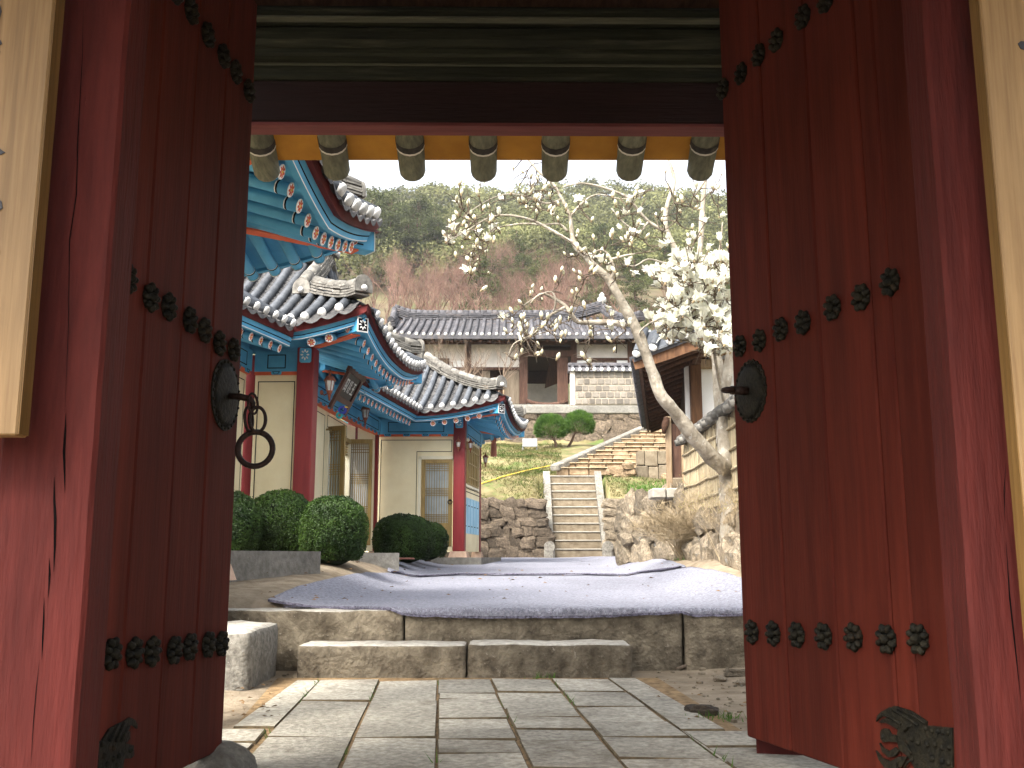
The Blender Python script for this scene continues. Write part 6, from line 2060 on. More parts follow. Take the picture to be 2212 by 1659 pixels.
# reed fence with tile coping, on boulders
fence = thing('reed_fence', 'sunlit split-reed fence with pale tile coping on boulders, behind the magnolia', 'fence', (2.75, 14.0, 1.6))
F0, F1 = at(1479, 1110, 15.5), Vector((at(1600, 1110, 11.6).x, 9.0, 0))
F0.z = F1.z = 0
ef = (F1 - F0); Lf = ef.length; ef.normalize(); nf = Vector((ef.y, -ef.x, 0))
if nf.x > 0: nf = -nf
zt0, zt1 = at(1479, 962, 15.5).z, at(1600, 872, 11.6).z
zt0 = zt1 = (zt0 + zt1) / 2
zb_f = 1.66
Rf = Matrix((ef, nf, ZV)).transposed()
mb = MB(); mb.box((F0 + F1) / 2 - nf * .06 + ZV * (zt0 + zb_f) / 2, (Lf, .08, zt0 - zb_f), Rf); mb.build('fence_core', MT['reed_back'], fence)
RE = MB(); RE.box((0, 0, 0), (.034, .016, 1), None, 0, .006); REM = RE.mesh('reed', MT['reed'])
nre = int(Lf / .052)
for k in range(nre):
    x = Lf * (k + .5) / nre
    h = zt0 - zb_f - random.uniform(.0, .1)
    M = Matrix.Translation(F0 + ef * x + nf * (-.012 + random.uniform(0, .008)) + ZV * (zb_f + h / 2)) @ Rf.to_4x4() @ Matrix.Rotation(random.gauss(0, .012), 4, 'Y') @ Matrix.Diagonal((random.uniform(.7, 1.15), 1, h, 1))
    link('reed', REM, fence, M)
for f in (.14, .36, .58, .82):
    z = zb_f + (zt0 - zb_f) * f
    mb = MB(); mb.tube([F0 + ef * Lf * k / 14 + nf * .008 + ZV * (z + random.uniform(-.012, .012)) for k in range(15)], .018, 6); mb.build('binding_rail', MT['reed'], fence)
for k in range(18):
    x = Lf * (k + .5) / 18
    mb = MB(); mb.tube([F0 + ef * (x - .17) + nf * .03 + ZV * (zt0 + .05), F0 + ef * (x + .17) + nf * .03 + ZV * (zt0 + .05 + random.uniform(-.02, .03))], [.085, .07], 9)
    mb.build('coping_tile', MT['ridge_tile'], fence)
    mb = MB(); mb.tube([F0 + ef * x + nf * .15 + ZV * (zt0 - .02), F0 + ef * x - nf * .1 + ZV * (zt0 + .05)], .05, 8); mb.build('coping_tile', MT['ridge_tile'], fence)
fb = thing('fence_footing', 'weathered boulders and smooth pale rock under the reed fence', 'stone wall', F0 + ZV * .9, 'field stone walls')
backing(fb, F0 + ZV * .8, ef, Lf, .88, nf, MT['mortar_pale'], .4)
rockwall(fb, F0 + ZV * .8 + nf * .02, ef, Lf, .55, nf, .34, SM_P, 1.1, .2, .3)
p = F0 + ef * 1.64 + ZV * 1.47
link('smooth_rock', SM_P[2], fb, frame(ef, -nf, ZV, p + nf * .0) @ Matrix.Diagonal((.55, .13, .2, 1)))
link('smooth_rock', SM_P[4], fb, frame(ef, -nf, ZV, F0 + ef * 3.1 + ZV * 1.44) @ Matrix.Diagonal((.4, .1, .14, 1)))
stp = thing('corner_step', 'small stone step at the foot of the reed fence, left of the magnolia trunk', 'step', at(1568, 1205, 12.9))
a, b = at(1551, 1200, 12.9), at(1588, 1168, 12.9)
mb = MB(); mb.box(((a.x + b.x) / 2, 13.1, (a.z + b.z) / 2 - .05), (b.x - a.x, .4, b.z - a.z + .1), None, 0, .03); mb.build('block', MT['boulder_pale'], stp)
mb = MB(); mb.box(((a.x + b.x) / 2 - .02, 13.06, b.z + .012), (b.x - a.x + .04, .46, .05), None, 0, .012); mb.build('slab', MT['granite'], stp)

# ================================================================== KERBS, COVER, SIGN, HOSE
def conc(name, pts, z0, z1, th, lab):
    mb = MB()
    for a, b in zip(pts, pts[1:]):
        d = (b - a).normalized(); nrm = Vector((-d.y, d.x, 0))
        mb.hexa([a + ZV * z0, b + ZV * z0, b + nrm * th + ZV * z0, a + nrm * th + ZV * z0], [a + ZV * z1, b + ZV * z1, b + nrm * th + ZV * z1, a + nrm * th + ZV * z1])
    return tag(mb.build(name, MT['concrete']), lab, 'kerb')
ka = at(300, 1200, 8.7); kb_ = at(692, 1215, 11.0); ka.z = kb_.z = 0
conc('concrete_kerb', [ka, kb_], .6, at(600, 1190, 10.3).z, .28, 'long grey concrete kerb in front of the clipped bushes at left')
ka = at(735, 1200, 14.2); kb_ = at(862, 1200, 14.6); ka.z = kb_.z = 0
conc('concrete_kerb', [ka, kb_], .7, at(800, 1194, 14.4).z, .9, 'low concrete slab between the bushes by the hall entrance')
p = ground_hit(838, 1217); p.z += .06
mb = MB(); mb.lathe([(.42, 0), (.42, .02), (.40, .03), (.1, .032), (.0, .032)], p, ZV, 28)
tag(mb.build('round_cover', MT['manhole']), 'flat reddish brown round cover lying at the left edge of the far mat', 'cover')
sg = thing('notice_panel', 'small pale grey notice panel standing on the grass below the round pines', 'sign', at(1143, 976, 37.6))
a, b = at(1128, 968, 37.6), at(1160, 948, 37.6)
mb = MB(); mb.box(((a.x + b.x) / 2, 37.6, (a.z + b.z) / 2 + .03), (b.x - a.x, .05, b.z - a.z), Matrix.Rotation(R(-18), 3, 'X'), 0, .008); mb.build('panel', MT['sign_grey'], sg)
for u in (1129, 1159):
    q = at(u, 968, 37.6); mb = MB(); mb.tube([q + ZV * .12, Vector((q.x, q.y, terrace_z(q.x, q.y) - .05))], .025, 6); mb.build('leg', MT['sign_grey'], sg)
mb = MB()
hpnt = []
for i in range(30):
    t = i / 29; u = 1040 + 165 * t; v = 1046 - 30 * t - 22 * math.sin(math.pi * t * .5) + 12 * t
    # walk to the bank surface
    d = ray(u, v); Y = 28.3
    while Y < 41:
        q = EYE + d * (Y / d.y)
        if q.z < terrace_z(q.x, Y) + .03: break
        Y += .05
    hpnt.append(Vector((q.x, q.y, terrace_z(q.x, q.y) + .05)))
mb.tube(hpnt, .02, 6); tag(mb.build('garden_hose', MT['hose']), 'thin yellow hose trailing across the grassy bank', 'hose')
# ================================================================== PLANTS
def rand_dirs(n):
    v = RNG.normal(size=(n, 3)); return v / np.linalg.norm(v, axis=1)[:, None]
def leaf_quads(P, Nn, size, asp=.55):
    """one small quad per point, roughly facing its normal"""
    n = len(P)
    r = rand_dirs(n)
    t = np.cross(Nn, r); t /= np.linalg.norm(t, axis=1)[:, None] + 1e-9
    b = np.cross(Nn, t)
    s = (size * RNG.uniform(.6, 1.35, n))[:, None]
    V = np.stack([P - t * s, P - b * s * asp, P + t * s, P + b * s * asp], 1).reshape(-1, 3)
    return V, np.arange(4 * n).reshape(-1, 4)
def clipped_bush(u0, u1, v0, v1, Y, lab, n=24000, base_z=None):
    a, b = at(u0, v1, Y), at(u1, v0, Y)
    cx_ = (a.x + b.x) / 2; rx = (b.x - a.x) / 2
    zb = base_z if base_z is not None else a.z; zt = b.z
    rz_ = (zt - zb) * .58; cz = zt - rz_
    root = thing('clipped_bush', lab, 'bush', (cx_, Y, zb), 'clipped round bushes before the hall')
    d = rand_dirs(n); d = d[d[:, 2] > -.75]
    sq = np.sign(d) * np.abs(d) ** .86
    k = np.array([1 + .05 * noise.noise(Vector(q) * 2.4 + Vector((u0, 0, 0))) + .05 * noise.noise(Vector(q) * 7 + Vector((0, u0, 0))) for q in d])
    rr = k * (1 - np.abs(RNG.normal(0, .035, len(d)))) + (RNG.random(len(d)) < .02) * RNG.uniform(0, .06, len(d))
    P = sq * np.array([rx, rx * .95, rz_]) * rr[:, None] + np.array([cx_, Y, cz])
    Nn = d + RNG.normal(0, .55, d.shape); Nn /= np.linalg.norm(Nn, axis=1)[:, None]
    V, F = leaf_quads(P, Nn, .0125 * (1 + (Y - 12) * .05))
    V -= np.array(root.location)
    link('foliage', mesh_np('foliage', V, F, [MT['shrub']]), root)
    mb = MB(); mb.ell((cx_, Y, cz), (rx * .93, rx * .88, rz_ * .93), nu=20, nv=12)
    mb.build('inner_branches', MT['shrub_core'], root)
    mb = MB(); mb.tube([(cx_, Y, zb - .1), (cx_, Y, cz)], [.06, .04], 7); mb.build('stem', MT['twig'], root)
clipped_bush(420, 566, 1062, 1200, 12.2, 'clipped dark green bush half hidden by the left door')
clipped_bush(528, 682, 1058, 1200, 12.9, 'clipped round bush behind the concrete kerb, second from the left door')
clipped_bush(646, 796, 1070, 1206, 12.0, 'large clipped bush at the right end of the concrete kerb')
clipped_bush(804, 940, 1110, 1206, 17.6, 'wide clipped bush in front of the cream wall and closed door')
clipped_bush(880, 969, 1127, 1201, 18.9, 'small clipped bush beside the far corner column', 9000)

def round_pine(u0, u1, v0, v1, foot, Y, lab):
    a, b = at(u0, v1, Y), at(u1, v0, Y); c = (a + b) / 2; rx, rz_ = (b.x - a.x) / 2, (b.z - a.z) / 2
    f = at(foot[0], foot[1], Y); f.z = terrace_z(f.x, Y)
    root = thing('round_pine', lab, 'pine tree', f, 'round young pines on the bank')
    n = 11000
    d = rand_dirs(n); d[:, 2] = np.where(d[:, 2] < -.55, -d[:, 2], d[:, 2])
    k = np.array([1 + .16 * noise.noise(Vector(q) * 3.2 + Vector((u0, 0, 0))) for q in d]) * RNG.uniform(.62, 1.03, n) ** .5
    P = d * np.array([rx, rx, rz_]) * k[:, None] + np.array(c)
    dirn = d + RNG.normal(0, .5, d.shape) + np.array([0, 0, .6]); dirn /= np.linalg.norm(dirn, axis=1)[:, None]
    L = RNG.uniform(.07, .15, n)[:, None]
    side = np.cross(dirn, rand_dirs(n)); side /= np.linalg.norm(side, axis=1)[:, None]
    V = np.stack([P - side * .008, P + side * .008, P + dirn * L], 1).reshape(-1, 3) - np.array(f)
    link('crown', mesh_np('crown', V, np.arange(3 * n).reshape(-1, 3), [MT['needle']]), root)
    mb = MB()
    mb.tube([f - ZV * .1, f.lerp(c, .35) + Vector((.05, 0, 0)), f.lerp(c, .7) - Vector((.03, 0, 0)), c], [.06, .05, .04, .02], 7)
    for k in range(9):
        q = rand_dirs(1)[0]; e = c + Vector((q[0] * rx * .8, q[1] * rx * .8, q[2] * rz_ * .7))
        mb.tube([f.lerp(c, .55 + .04 * k), e], [.025, .006], 5)
    mb.build('trunk', MT['pine_trunk'], root)
round_pine(1155, 1222, 897, 960, (1201, 969), 38.0, 'bushy round young pine left of its twin on the grassy bank')
round_pine(1220, 1282, 889, 950, (1224, 969), 38.6, 'leaning round young pine nearer the rough stone stairs')

# ------------------------------------------------------------------ magnolia
def petal_pts(L, W, curl, open_):
    """grid 3 x 5 in the petal's own plane: x across, z along, y outwards"""
    rows = []
    for j in range(5):
        f = j / 4
        w = W * math.sin(math.pi * (.10 + .84 * f) ** .8) * .5
        zc = L * f * math.cos(open_ * f * .8); yc = L * f * math.sin(open_ * f * .8) + .006 - curl * f * f * L * .25
        rows.append([Vector((-w, yc - w * .35, zc)), Vector((0, yc, zc)), Vector((w, yc - w * .35, zc))])
    return rows
def flower_variant(seed, openness, nP):
    rnd = random.Random(seed); mb = MB()
    for k in range(nP):
        ring = k % 2
        a = 2 * math.pi * k / nP + rnd.uniform(-.2, .2)
        rows = petal_pts(.105 * rnd.uniform(.85, 1.1) * (1 - .12 * ring), .060 * rnd.uniform(.9, 1.15), rnd.uniform(.1, .6), openness * rnd.uniform(.7, 1.25) * (1 - .35 * ring))
        Rm = Matrix.Rotation(a, 3, 'Z')
        vs = [Rm @ p for r in rows for p in r]
        mb.add(vs, [(j * 3 + i, j * 3 + i + 1, j * 3 + i + 4, j * 3 + i + 3) for j in range(4) for i in range(2)], 0, True)
    mb.ell((0, 0, .012), (.011, .011, .022), nu=6, nv=4, mi=1)
    mb.ell((0, 0, -.012), (.010, .010, .018), nu=6, nv=4, mi=1)
    return mb.mesh('flower', [MT['petal'], MT['sepal']])
FLW = [flower_variant(1, .95, 9), flower_variant(2, .7, 8), flower_variant(3, 1.25, 9), flower_variant(4, .5, 8)]
def bud_mesh(seed):
    mb = MB()
    mb.lathe([(.004, -.02), (.013, -.01), (.016, .01), (.014, .022)], (0, 0, 0), ZV, 7, 1)
    mb.lathe([(.012, .012), (.021, .03), (.022, .05), (.014, .072), (.003, .085)], (0, 0, 0), ZV, 8, 0)
    for v in mb.v: v.x += .10 * v.z * math.sin(seed) * 1.2
    return mb.mesh('bud', [MT['bud'], MT['sepal']])
BUD = [bud_mesh(1.2), bud_mesh(-1)]
mag_base = at(1577, 1207, 12.2)
mag = thing('magnolia_tree', 'white-blossomed magnolia leaning across the view at right', 'magnolia tree', (mag_base.x, mag_base.y, G(mag_base.x, 12.2)))
nodes = []
def px_r(px, Y): return px / 2 / FPX * Y * .92
def branch(pts, name='branch', n=9):
    """pts: (u, v, Y, width px)"""
    P = [at(u, v, Y) for (u, v, Y, w) in pts]; Rr = [px_r(w, Y) for (u, v, Y, w) in pts]
    # smooth by subdividing with a little wander
    Q, RR = [], []
    for i in range(len(P) - 1):
        for k in range(3):
            f = k / 3
            p0, p1, p2, p3 = P[max(i - 1, 0)], P[i], P[i + 1], P[min(i + 2, len(P) - 1)]
            q = .5 * ((2 * p1) + (p2 - p0) * f + (2 * p0 - 5 * p1 + 4 * p2 - p3) * f * f + (3 * p1 - p0 - 3 * p2 + p3) * f ** 3)
            r = Rr[i] + (Rr[i + 1] - Rr[i]) * f
            q += Vector((noise.noise(q * 4), noise.noise(q * 4 + Vector((5, 0, 0))), noise.noise(q * 4 + Vector((0, 9, 0))))) * r * .25
            Q.append(q); RR.append(r * (1 + .22 * noise.noise(q * 6)))
    Q.append(P[-1]); RR.append(Rr[-1])
    mb = MB(); mb.tube(Q, RR, n); o = mb.build(name, MT['bark'], mag)
    for q, r in zip(Q, RR):
        if r < .08: nodes.append((q, r))
    return o
branch([(1581, 1225, 12.2, 58), (1577, 1190, 12.2, 46), (1574, 1100, 12.2, 40), (1572, 1033, 12.2, 44), (1568, 978, 12.2, 42), (1565, 929, 12.25, 30), (1562, 862, 12.3, 26), (1572, 793, 12.35, 22), (1582, 720, 12.4, 16)], 'trunk', 12)
branch([(1570, 1010, 12.15, 34), (1553, 1004, 12.0, 38), (1495, 940, 11.7, 34), (1454, 887, 11.5, 32), (1428, 856, 11.4, 30), (1414, 815, 11.35, 29), (1402, 787, 11.3, 27), (1371, 702, 11.2, 26), (1349, 664, 11.15, 24), (1330, 629, 11.1, 22),
        (1317, 604, 11.1, 21), (1286, 579, 11.05, 19), (1261, 551, 11.0, 16), (1239, 525, 11, 14), (1234, 491, 11, 10), (1229, 462, 11, 9), (1210, 424, 11, 8), (1191, 393, 11, 7), (1166, 374, 11, 6), (1141, 345, 11, 5), (1110, 310, 11, 3)], 'trunk', 12)
branch([(1560, 960, 12.35, 26), (1556, 900, 12.5, 28), (1552, 840, 12.6, 28), (1549, 785, 12.7, 27), (1535, 700, 12.8, 24), (1512, 610, 12.85, 20), (1491, 582, 12.85, 17), (1460, 541, 12.8, 14), (1441, 500, 12.75, 12), (1437, 462, 12.7, 12), (1444, 431, 12.7, 11), (1456, 390, 12.7, 9), (1444, 346, 12.7, 7), (1430, 300, 12.7, 4)], 'trunk', 10)
branch([(1540, 700, 12.9, 15), (1510, 590, 13, 14), (1512, 530, 13, 14), (1516, 472, 13, 13), (1523, 390, 13, 11), (1528, 320, 13, 8)], 'trunk', 9)
branch([(1239, 525, 11, 10), (1223, 516, 10.95, 9), (1191, 497, 10.9, 8), (1153, 478, 10.85, 7), (1122, 469, 10.8, 6), (1084, 465, 10.8, 5), (1046, 475, 10.75, 4), (1002, 503, 10.75, 3), (970, 518, 10.7, 2)])
branch([(1226, 500, 11, 6), (1207, 484, 11.1, 5), (1176, 486, 11.1, 5), (1134, 483, 11.15, 4), (1097, 487, 11.2, 3), (1060, 500, 11.2, 3), (1025, 540, 11.2, 2), (1010, 585, 11.2, 2)])
branch([(1349, 702, 11.2, 18), (1327, 697, 11.15, 15), (1286, 696, 11.1, 14), (1248, 696, 11.05, 12), (1232, 677, 11, 11), (1217, 658, 11, 9), (1185, 639, 10.95, 6), (1165, 636, 10.9, 5), (1145, 655, 10.9, 3)])
branch([(1222, 663, 11, 8), (1200, 674, 10.95, 7), (1188, 682, 10.95, 6), (1175, 702, 10.9, 5), (1141, 727, 10.9, 4), (1109, 743, 10.85, 3), (1098, 770, 10.85, 2)])
branch([(1195, 675, 10.95, 5), (1200, 650, 10.9, 5), (1190, 630, 10.9, 3), (1160, 640, 10.9, 3), (1130, 660, 10.9, 2)])
branch([(1317, 604, 11.1, 11), (1327, 588, 11.05, 9), (1321, 566, 11, 8), (1313, 550, 11, 7), (1300, 540, 11, 5), (1280, 545, 11, 3)])
branch([(1320, 560, 11, 7), (1336, 556, 10.95, 6), (1350, 552, 10.95, 4), (1372, 548, 10.9, 3)])
branch([(1441, 503, 12.7, 9), (1400, 478, 12.6, 8), (1370, 445, 12.5, 7), (1349, 424, 12.4, 7), (1302, 405, 12.3, 6), (1254, 396, 12.2, 4), (1215, 404, 12.1, 3)])
branch([(1400, 478, 12.6, 6), (1380, 500, 12.5, 5), (1345, 480, 12.4, 4), (1320, 450, 12.3, 3)])
branch([(1395, 770, 11.3, 9), (1385, 745, 11.2, 7), (1380, 720, 11.15, 5), (1400, 700, 11.0, 4), (1420, 690, 10.9, 3)])
branch([(1470, 560, 12.8, 8), (1440, 570, 12.5, 7), (1400, 560, 12.3, 5), (1370, 575, 12.1, 4), (1340, 570, 12, 3)])
branch([(1213, 430, 11, 6), (1180, 440, 10.95, 5), (1140, 425, 10.9, 4), (1090, 420, 10.9, 3), (1040, 440, 10.85, 2), (1000, 470, 10.85, 2)])
branch([(1230, 470, 11, 6), (1255, 440, 11.1, 5), (1290, 420, 11.2, 4), (1340, 430, 11.3, 3), (1385, 425, 11.4, 2)])
branch([(1545, 720, 12.6, 12), (1520, 690, 12.2, 10), (1490, 670, 11.9, 8), (1455, 665, 11.6, 6), (1425, 655, 11.4, 4)])
branch([(1548, 760, 12.5, 11), (1520, 745, 12.1, 9), (1480, 735, 11.8, 7), (1445, 725, 11.6, 5), (1425, 715, 11.5, 3)])
branch([(1520, 640, 12.7, 10), (1535, 600, 12.3, 8), (1545, 570, 12.0, 6), (1555, 530, 11.8, 4), (1560, 480, 11.7, 3)])
branch([(1565, 880, 12.3, 9), (1545, 780, 11.9, 8), (1540, 730, 11.7, 6), (1550, 680, 11.5, 5), (1560, 640, 11.4, 3)])

c3 = lambda x, y: (907.4 + .3155 * x, 314 + .3155 * y)
rnd = random.Random(11)
opens = []
def inside(p, poly):
    x, y = p; r = False
    for i in range(len(poly)):
        (x0, y0), (x1, y1) = poly[i], poly[i - 1]
        if (y0 > y) != (y1 > y) and x < (x1 - x0) * (y - y0) / (y1 - y0) + x0: r = not r
    return r
dense = [(1398, 688), (1440, 650), (1425, 622), (1402, 600), (1412, 585), (1442, 588), (1452, 560), (1490, 548), (1520, 575), (1545, 560), (1578, 545), (1580, 762), (1535, 772), (1500, 750), (1455, 745), (1428, 728), (1412, 708)]
while len(opens) < 235:
    p = (rnd.uniform(1395, 1580), rnd.uniform(545, 772))
    if inside(p, dense) and all(math.hypot(p[0] - q[0], p[1] - q[1]) > 3 for q in opens): opens.append((*p, rnd.uniform(10.9, 12.0), 1.0))
for (x, y) in [(565, 370), (540, 470), (515, 560), (400, 620), (230, 580), (190, 665), (300, 630), (310, 880), (1080, 390), (905, 475), (1440, 390), (1410, 470), (1490, 460), (1510, 350), (1480, 560), (1455, 610), (1690, 640),
               (1700, 290), (1375, 570), (1240, 800), (1180, 780), (570, 1190), (680, 1250), (1455, 890), (2050, 650), (1970, 720), (2050, 490), (1950, 530), (1540, 870), (1420, 820), (700, 1340), (1280, 1130),
               (1310, 1170), (265, 415), (230, 520), (1270, 1240), (1310, 1260), (1390, 1240), (1430, 1225), (1645, 700), (1680, 690), (2030, 300), (1890, 290), (2060, 200), (1300, 860), (830, 360), (440, 650), (500, 590), (1840, 680), (1880, 640)]:
    u, v = c3(x, y); opens.append((u, v, rnd.uniform(10.7, 11.4), rnd.uniform(.68, .9)))
buds = []
def scatter(n, u0, u1, v0, v1):
    for _ in range(n):
        buds.append((rnd.gauss((u0 + u1) / 2, (u1 - u0) / 4), rnd.gauss((v0 + v1) / 2, (v1 - v0) / 4), rnd.uniform(10.6, 11.4)))
scatter(52, 950, 1090, 410, 600); scatter(34, 1080, 1230, 370, 480); scatter(40, 1080, 1240, 600, 790); scatter(24, 1190, 1330, 480, 650)
scatter(26, 1290, 1420, 400, 620); scatter(16, 1400, 1560, 380, 540); scatter(14, 1210, 1330, 690, 790)
buds = [b for b in buds if 955 < b[0] < 1600 and 350 < b[1] < 800]
targets = [(at(u, v, Y), s, 'open') for (u, v, Y, s) in opens] + [(at(u, v, Y), 1.0, 'bud') for (u, v, Y) in buds]
NP_ = np.array([tuple(q) for q, r in nodes])
tw = MB()
remaining = list(range(len(targets)))
Tp = np.array([tuple(t[0]) for t in targets])
best = np.full(len(targets), 1e9); bi = np.zeros(len(targets), dtype=int)
def update(newP, base):
    global best, bi
    for k, q in enumerate(newP):
        d = np.linalg.norm((Tp - q) * np.array([1, .6, 1]), axis=1)
        m = d < best; best[m] = d[m]; bi[m] = base + k
allN = [np.array(tuple(q)) for q, r in nodes]
update(allN, 0)
done = np.zeros(len(targets), bool)
flower_jobs = []
while not done.all():
    bb = np.where(done, 1e9, best); i = int(bb.argmin())
    a = Vector(allN[bi[i]]); b = targets[i][0]; d = b - a; L = d.length
    pts = [a]
    m = max(2, int(L / .09))
    for k in range(1, m):
        f = k / m
        pts.append(a + d * f + Vector((rnd.gauss(0, .018), rnd.gauss(0, .018), rnd.gauss(0, .018))) * min(1.5, L * 4) - ZV * .12 * L * math.sin(math.pi * f))
    pts.append(b)
    r0 = min(.014, .0055 + L * .010)
    tw.tube(pts, [r0 + (.0045 - r0) * k / m for k in range(m + 1)], 5, 0, False)
    # a side spur or two
    for _ in range(rnd.randint(1, 3)):
        q = pts[rnd.randint(0, m)]; e = q + Vector((rnd.gauss(0, .10), rnd.gauss(0, .10), rnd.gauss(.03, .09)))
        tw.tube([q, (q + e) / 2 + Vector((0, 0, .015)), e], [.0055, .005, .0025], 4, 0, False)
    new = [np.array(tuple(p)) for p in pts[1:-1]]
    base = len(allN); allN += new; update(new, base)
    done[i] = True
    flower_jobs.append((i, (pts[-1] - pts[-2]).normalized()))
tw.build('twigs', MT['twig'], mag, 'stuff')
nf = nbud = 0
for i, d in flower_jobs:
    p, s, k = targets[i]
    z = (d * .45 + Vector((rnd.gauss(0, .35), rnd.gauss(-.12, .35), .9))).normalized()
    x = z.cross(Vector((rnd.uniform(-1, 1), rnd.uniform(-1, 1), .1))).normalized(); y = z.cross(x)
    M = frame(x, y, z, p)
    if k == 'open':
        sc = s * (rnd.uniform(1.15, 1.55) if s == 1.0 else rnd.uniform(.95, 1.35))
        link('flower', rnd.choice(FLW), mag, M @ Matrix.Diagonal((sc, sc, sc, 1)))
    else:
        sc = rnd.uniform(.65, 1.1)
        link('bud', rnd.choice(BUD), mag, M @ Matrix.Diagonal((sc, sc, sc, 1)))

# ------------------------------------------------------------------ bare shrubs and trees
def bare_tree_mesh(seed, h, trunk_r, levels, spread, up, nchild, mat, twigs=3, twig_len=.5, name='branches', split_trunk=False, multi=1):
    rnd = random.Random(seed); mb = MB(); fine = []
    def grow(p, d, L, r, lev):
        n = 3; pts = [p]; q = p.copy(); dd = d.copy()
        for k in range(n):
            dd = (dd + Vector((rnd.gauss(0, .14), rnd.gauss(0, .14), rnd.gauss(up * .12, .08)))).normalized()
            q = q + dd * L / n; pts.append(q.copy())
        mb.tube(pts, [r * (1 - .45 * k / n) for k in range(n + 1)], 5 if lev == 0 else 3, 0, False)
        if lev < levels:
            for c in range(nchild + (1 if lev == 0 else 0)):
                f = rnd.uniform(.35, 1.0); i = min(n - 1, int(f * n)); b = pts[i].lerp(pts[i + 1], f * n - i)
                a = rnd.uniform(0, 6.283); ax = Vector((math.cos(a), math.sin(a), 0))
                nd = (dd * (1 - spread) + ax * spread + Vector((0, 0, up * .3))).normalized()
                grow(b, nd, L * rnd.uniform(.55, .8), r * .5, lev + 1)
        else:
            for c in range(twigs):
                f = rnd.uniform(.2, 1); i = min(n - 1, int(f * n)); b = pts[i].lerp(pts[i + 1], f * n - i)
                e = b + (dd + Vector((rnd.gauss(0, .5), rnd.gauss(0, .5), rnd.gauss(up * .4, .35)))).normalized() * twig_len * rnd.uniform(.5, 1.2)
                fine.append((b, e, r * .5))
    for m in range(multi):
        a = 6.283 * m / multi + rnd.uniform(-.3, .3)
        d0 = Vector((0, 0, 1)) if multi == 1 else Vector((math.cos(a) * .55, math.sin(a) * .55, 1)).normalized()
        grow(Vector((0, 0, 0)), d0, h * .42, trunk_r, 0)
    for (b, e, r) in fine:
        t = (e - b).cross(Vector((rnd.uniform(-1, 1), rnd.uniform(-1, 1), .2))).normalized() * max(r, .004)
        mb.add([b - t, b + t, e], [(0, 1, 2)])
    return mb.mesh(name, mat)
# dry shrub at the foot of the boulder bank
ds = thing('dry_shrub', 'leafless straw-coloured shrub in front of the boulder bank', 'shrub', (at(1492, 1203, 14.4).x, 14.4, G(2.5, 14.4)))
me = bare_tree_mesh(5, 1.2, .011, 4, .46, .30, 3, MT['dry_shrub'], 5, .2, 'stems', multi=9)
link('stems', me, ds, Matrix.Translation(ds.location + Vector((-.12, 0, -.05))) @ Matrix.Diagonal((1.15, .7, .78, 1)))
tf = [(ds.location.x + random.gauss(0, .12), ds.location.y + random.gauss(0, .06), G(2.5, 14.4)) for _ in range(150)]
tag(blades('grass_tufts', tf, .05, .008, MT['moss']), 'green tuft at the foot of the dry shrub', 'weeds', kind='stuff')
ds2 = thing('budding_shrub', 'thin twiggy shrub with tiny yellow-green buds in front of the reed fence', 'shrub', (at(1556, 1190, 11.9).x, 11.9, G(2.4, 11.9)))
me = bare_tree_mesh(9, 1.5, .0055, 4, .5, .5, 3, MT['dry_shrub'], 3, .13, 'stems', multi=5)
link('stems', me, ds2, Matrix.Translation(ds2.location) @ Matrix.Diagonal((.62, .5, .85, 1)))
vs = np.array([v.co[:] for v in me.vertices]); vs = vs[vs[:, 2] > .7]; vs = vs[RNG.choice(len(vs), 700)]
V, F = leaf_quads(vs, rand_dirs(len(vs)), .009)
MT['young'] = mk('yellow_green_bud', rgb(.30, .27, .05), rgb(.42, .40, .10), 9, bump=0, transl=.3)
link('young_leaves', mesh_np('young_leaves', V, F, [MT['young']]), ds2, Matrix.Translation(ds2.location) @ Matrix.Diagonal((.62, .5, .85, 1)))
# bare shrubs before the old hall
BT_S = [bare_tree_mesh(20 + i, 3.2, .04, 3, .36, .55, 2, MT['bare2'], 3, .4, 'stems', multi=4) for i in range(2)]
for k, (u, v, Y, sc, lab) in enumerate([(1072, 870, 42.4, .95, 'leafless vase-shaped shrub in front of the white wall of the old hall'), (985, 868, 42.2, 1.1, 'leafless shrub before the left part of the old hall'),
                                   (1012, 872, 42.0, .8, 'small leafless shrub standing just right of the old hall window'), (930, 870, 42.2, 1.0, 'leafless shrub rising behind the far blue roof tip')]):
    p = at(u, v, Y); t = thing('bare_shrub', lab, 'shrub', p, 'leafless shrubs before the old hall')
    link('stems', BT_S[k % 2], t, Matrix.Translation(p) @ Matrix.Rotation(k * 1.9, 4, 'Z') @ Matrix.Diagonal((sc, sc, sc * 1.15, 1)))

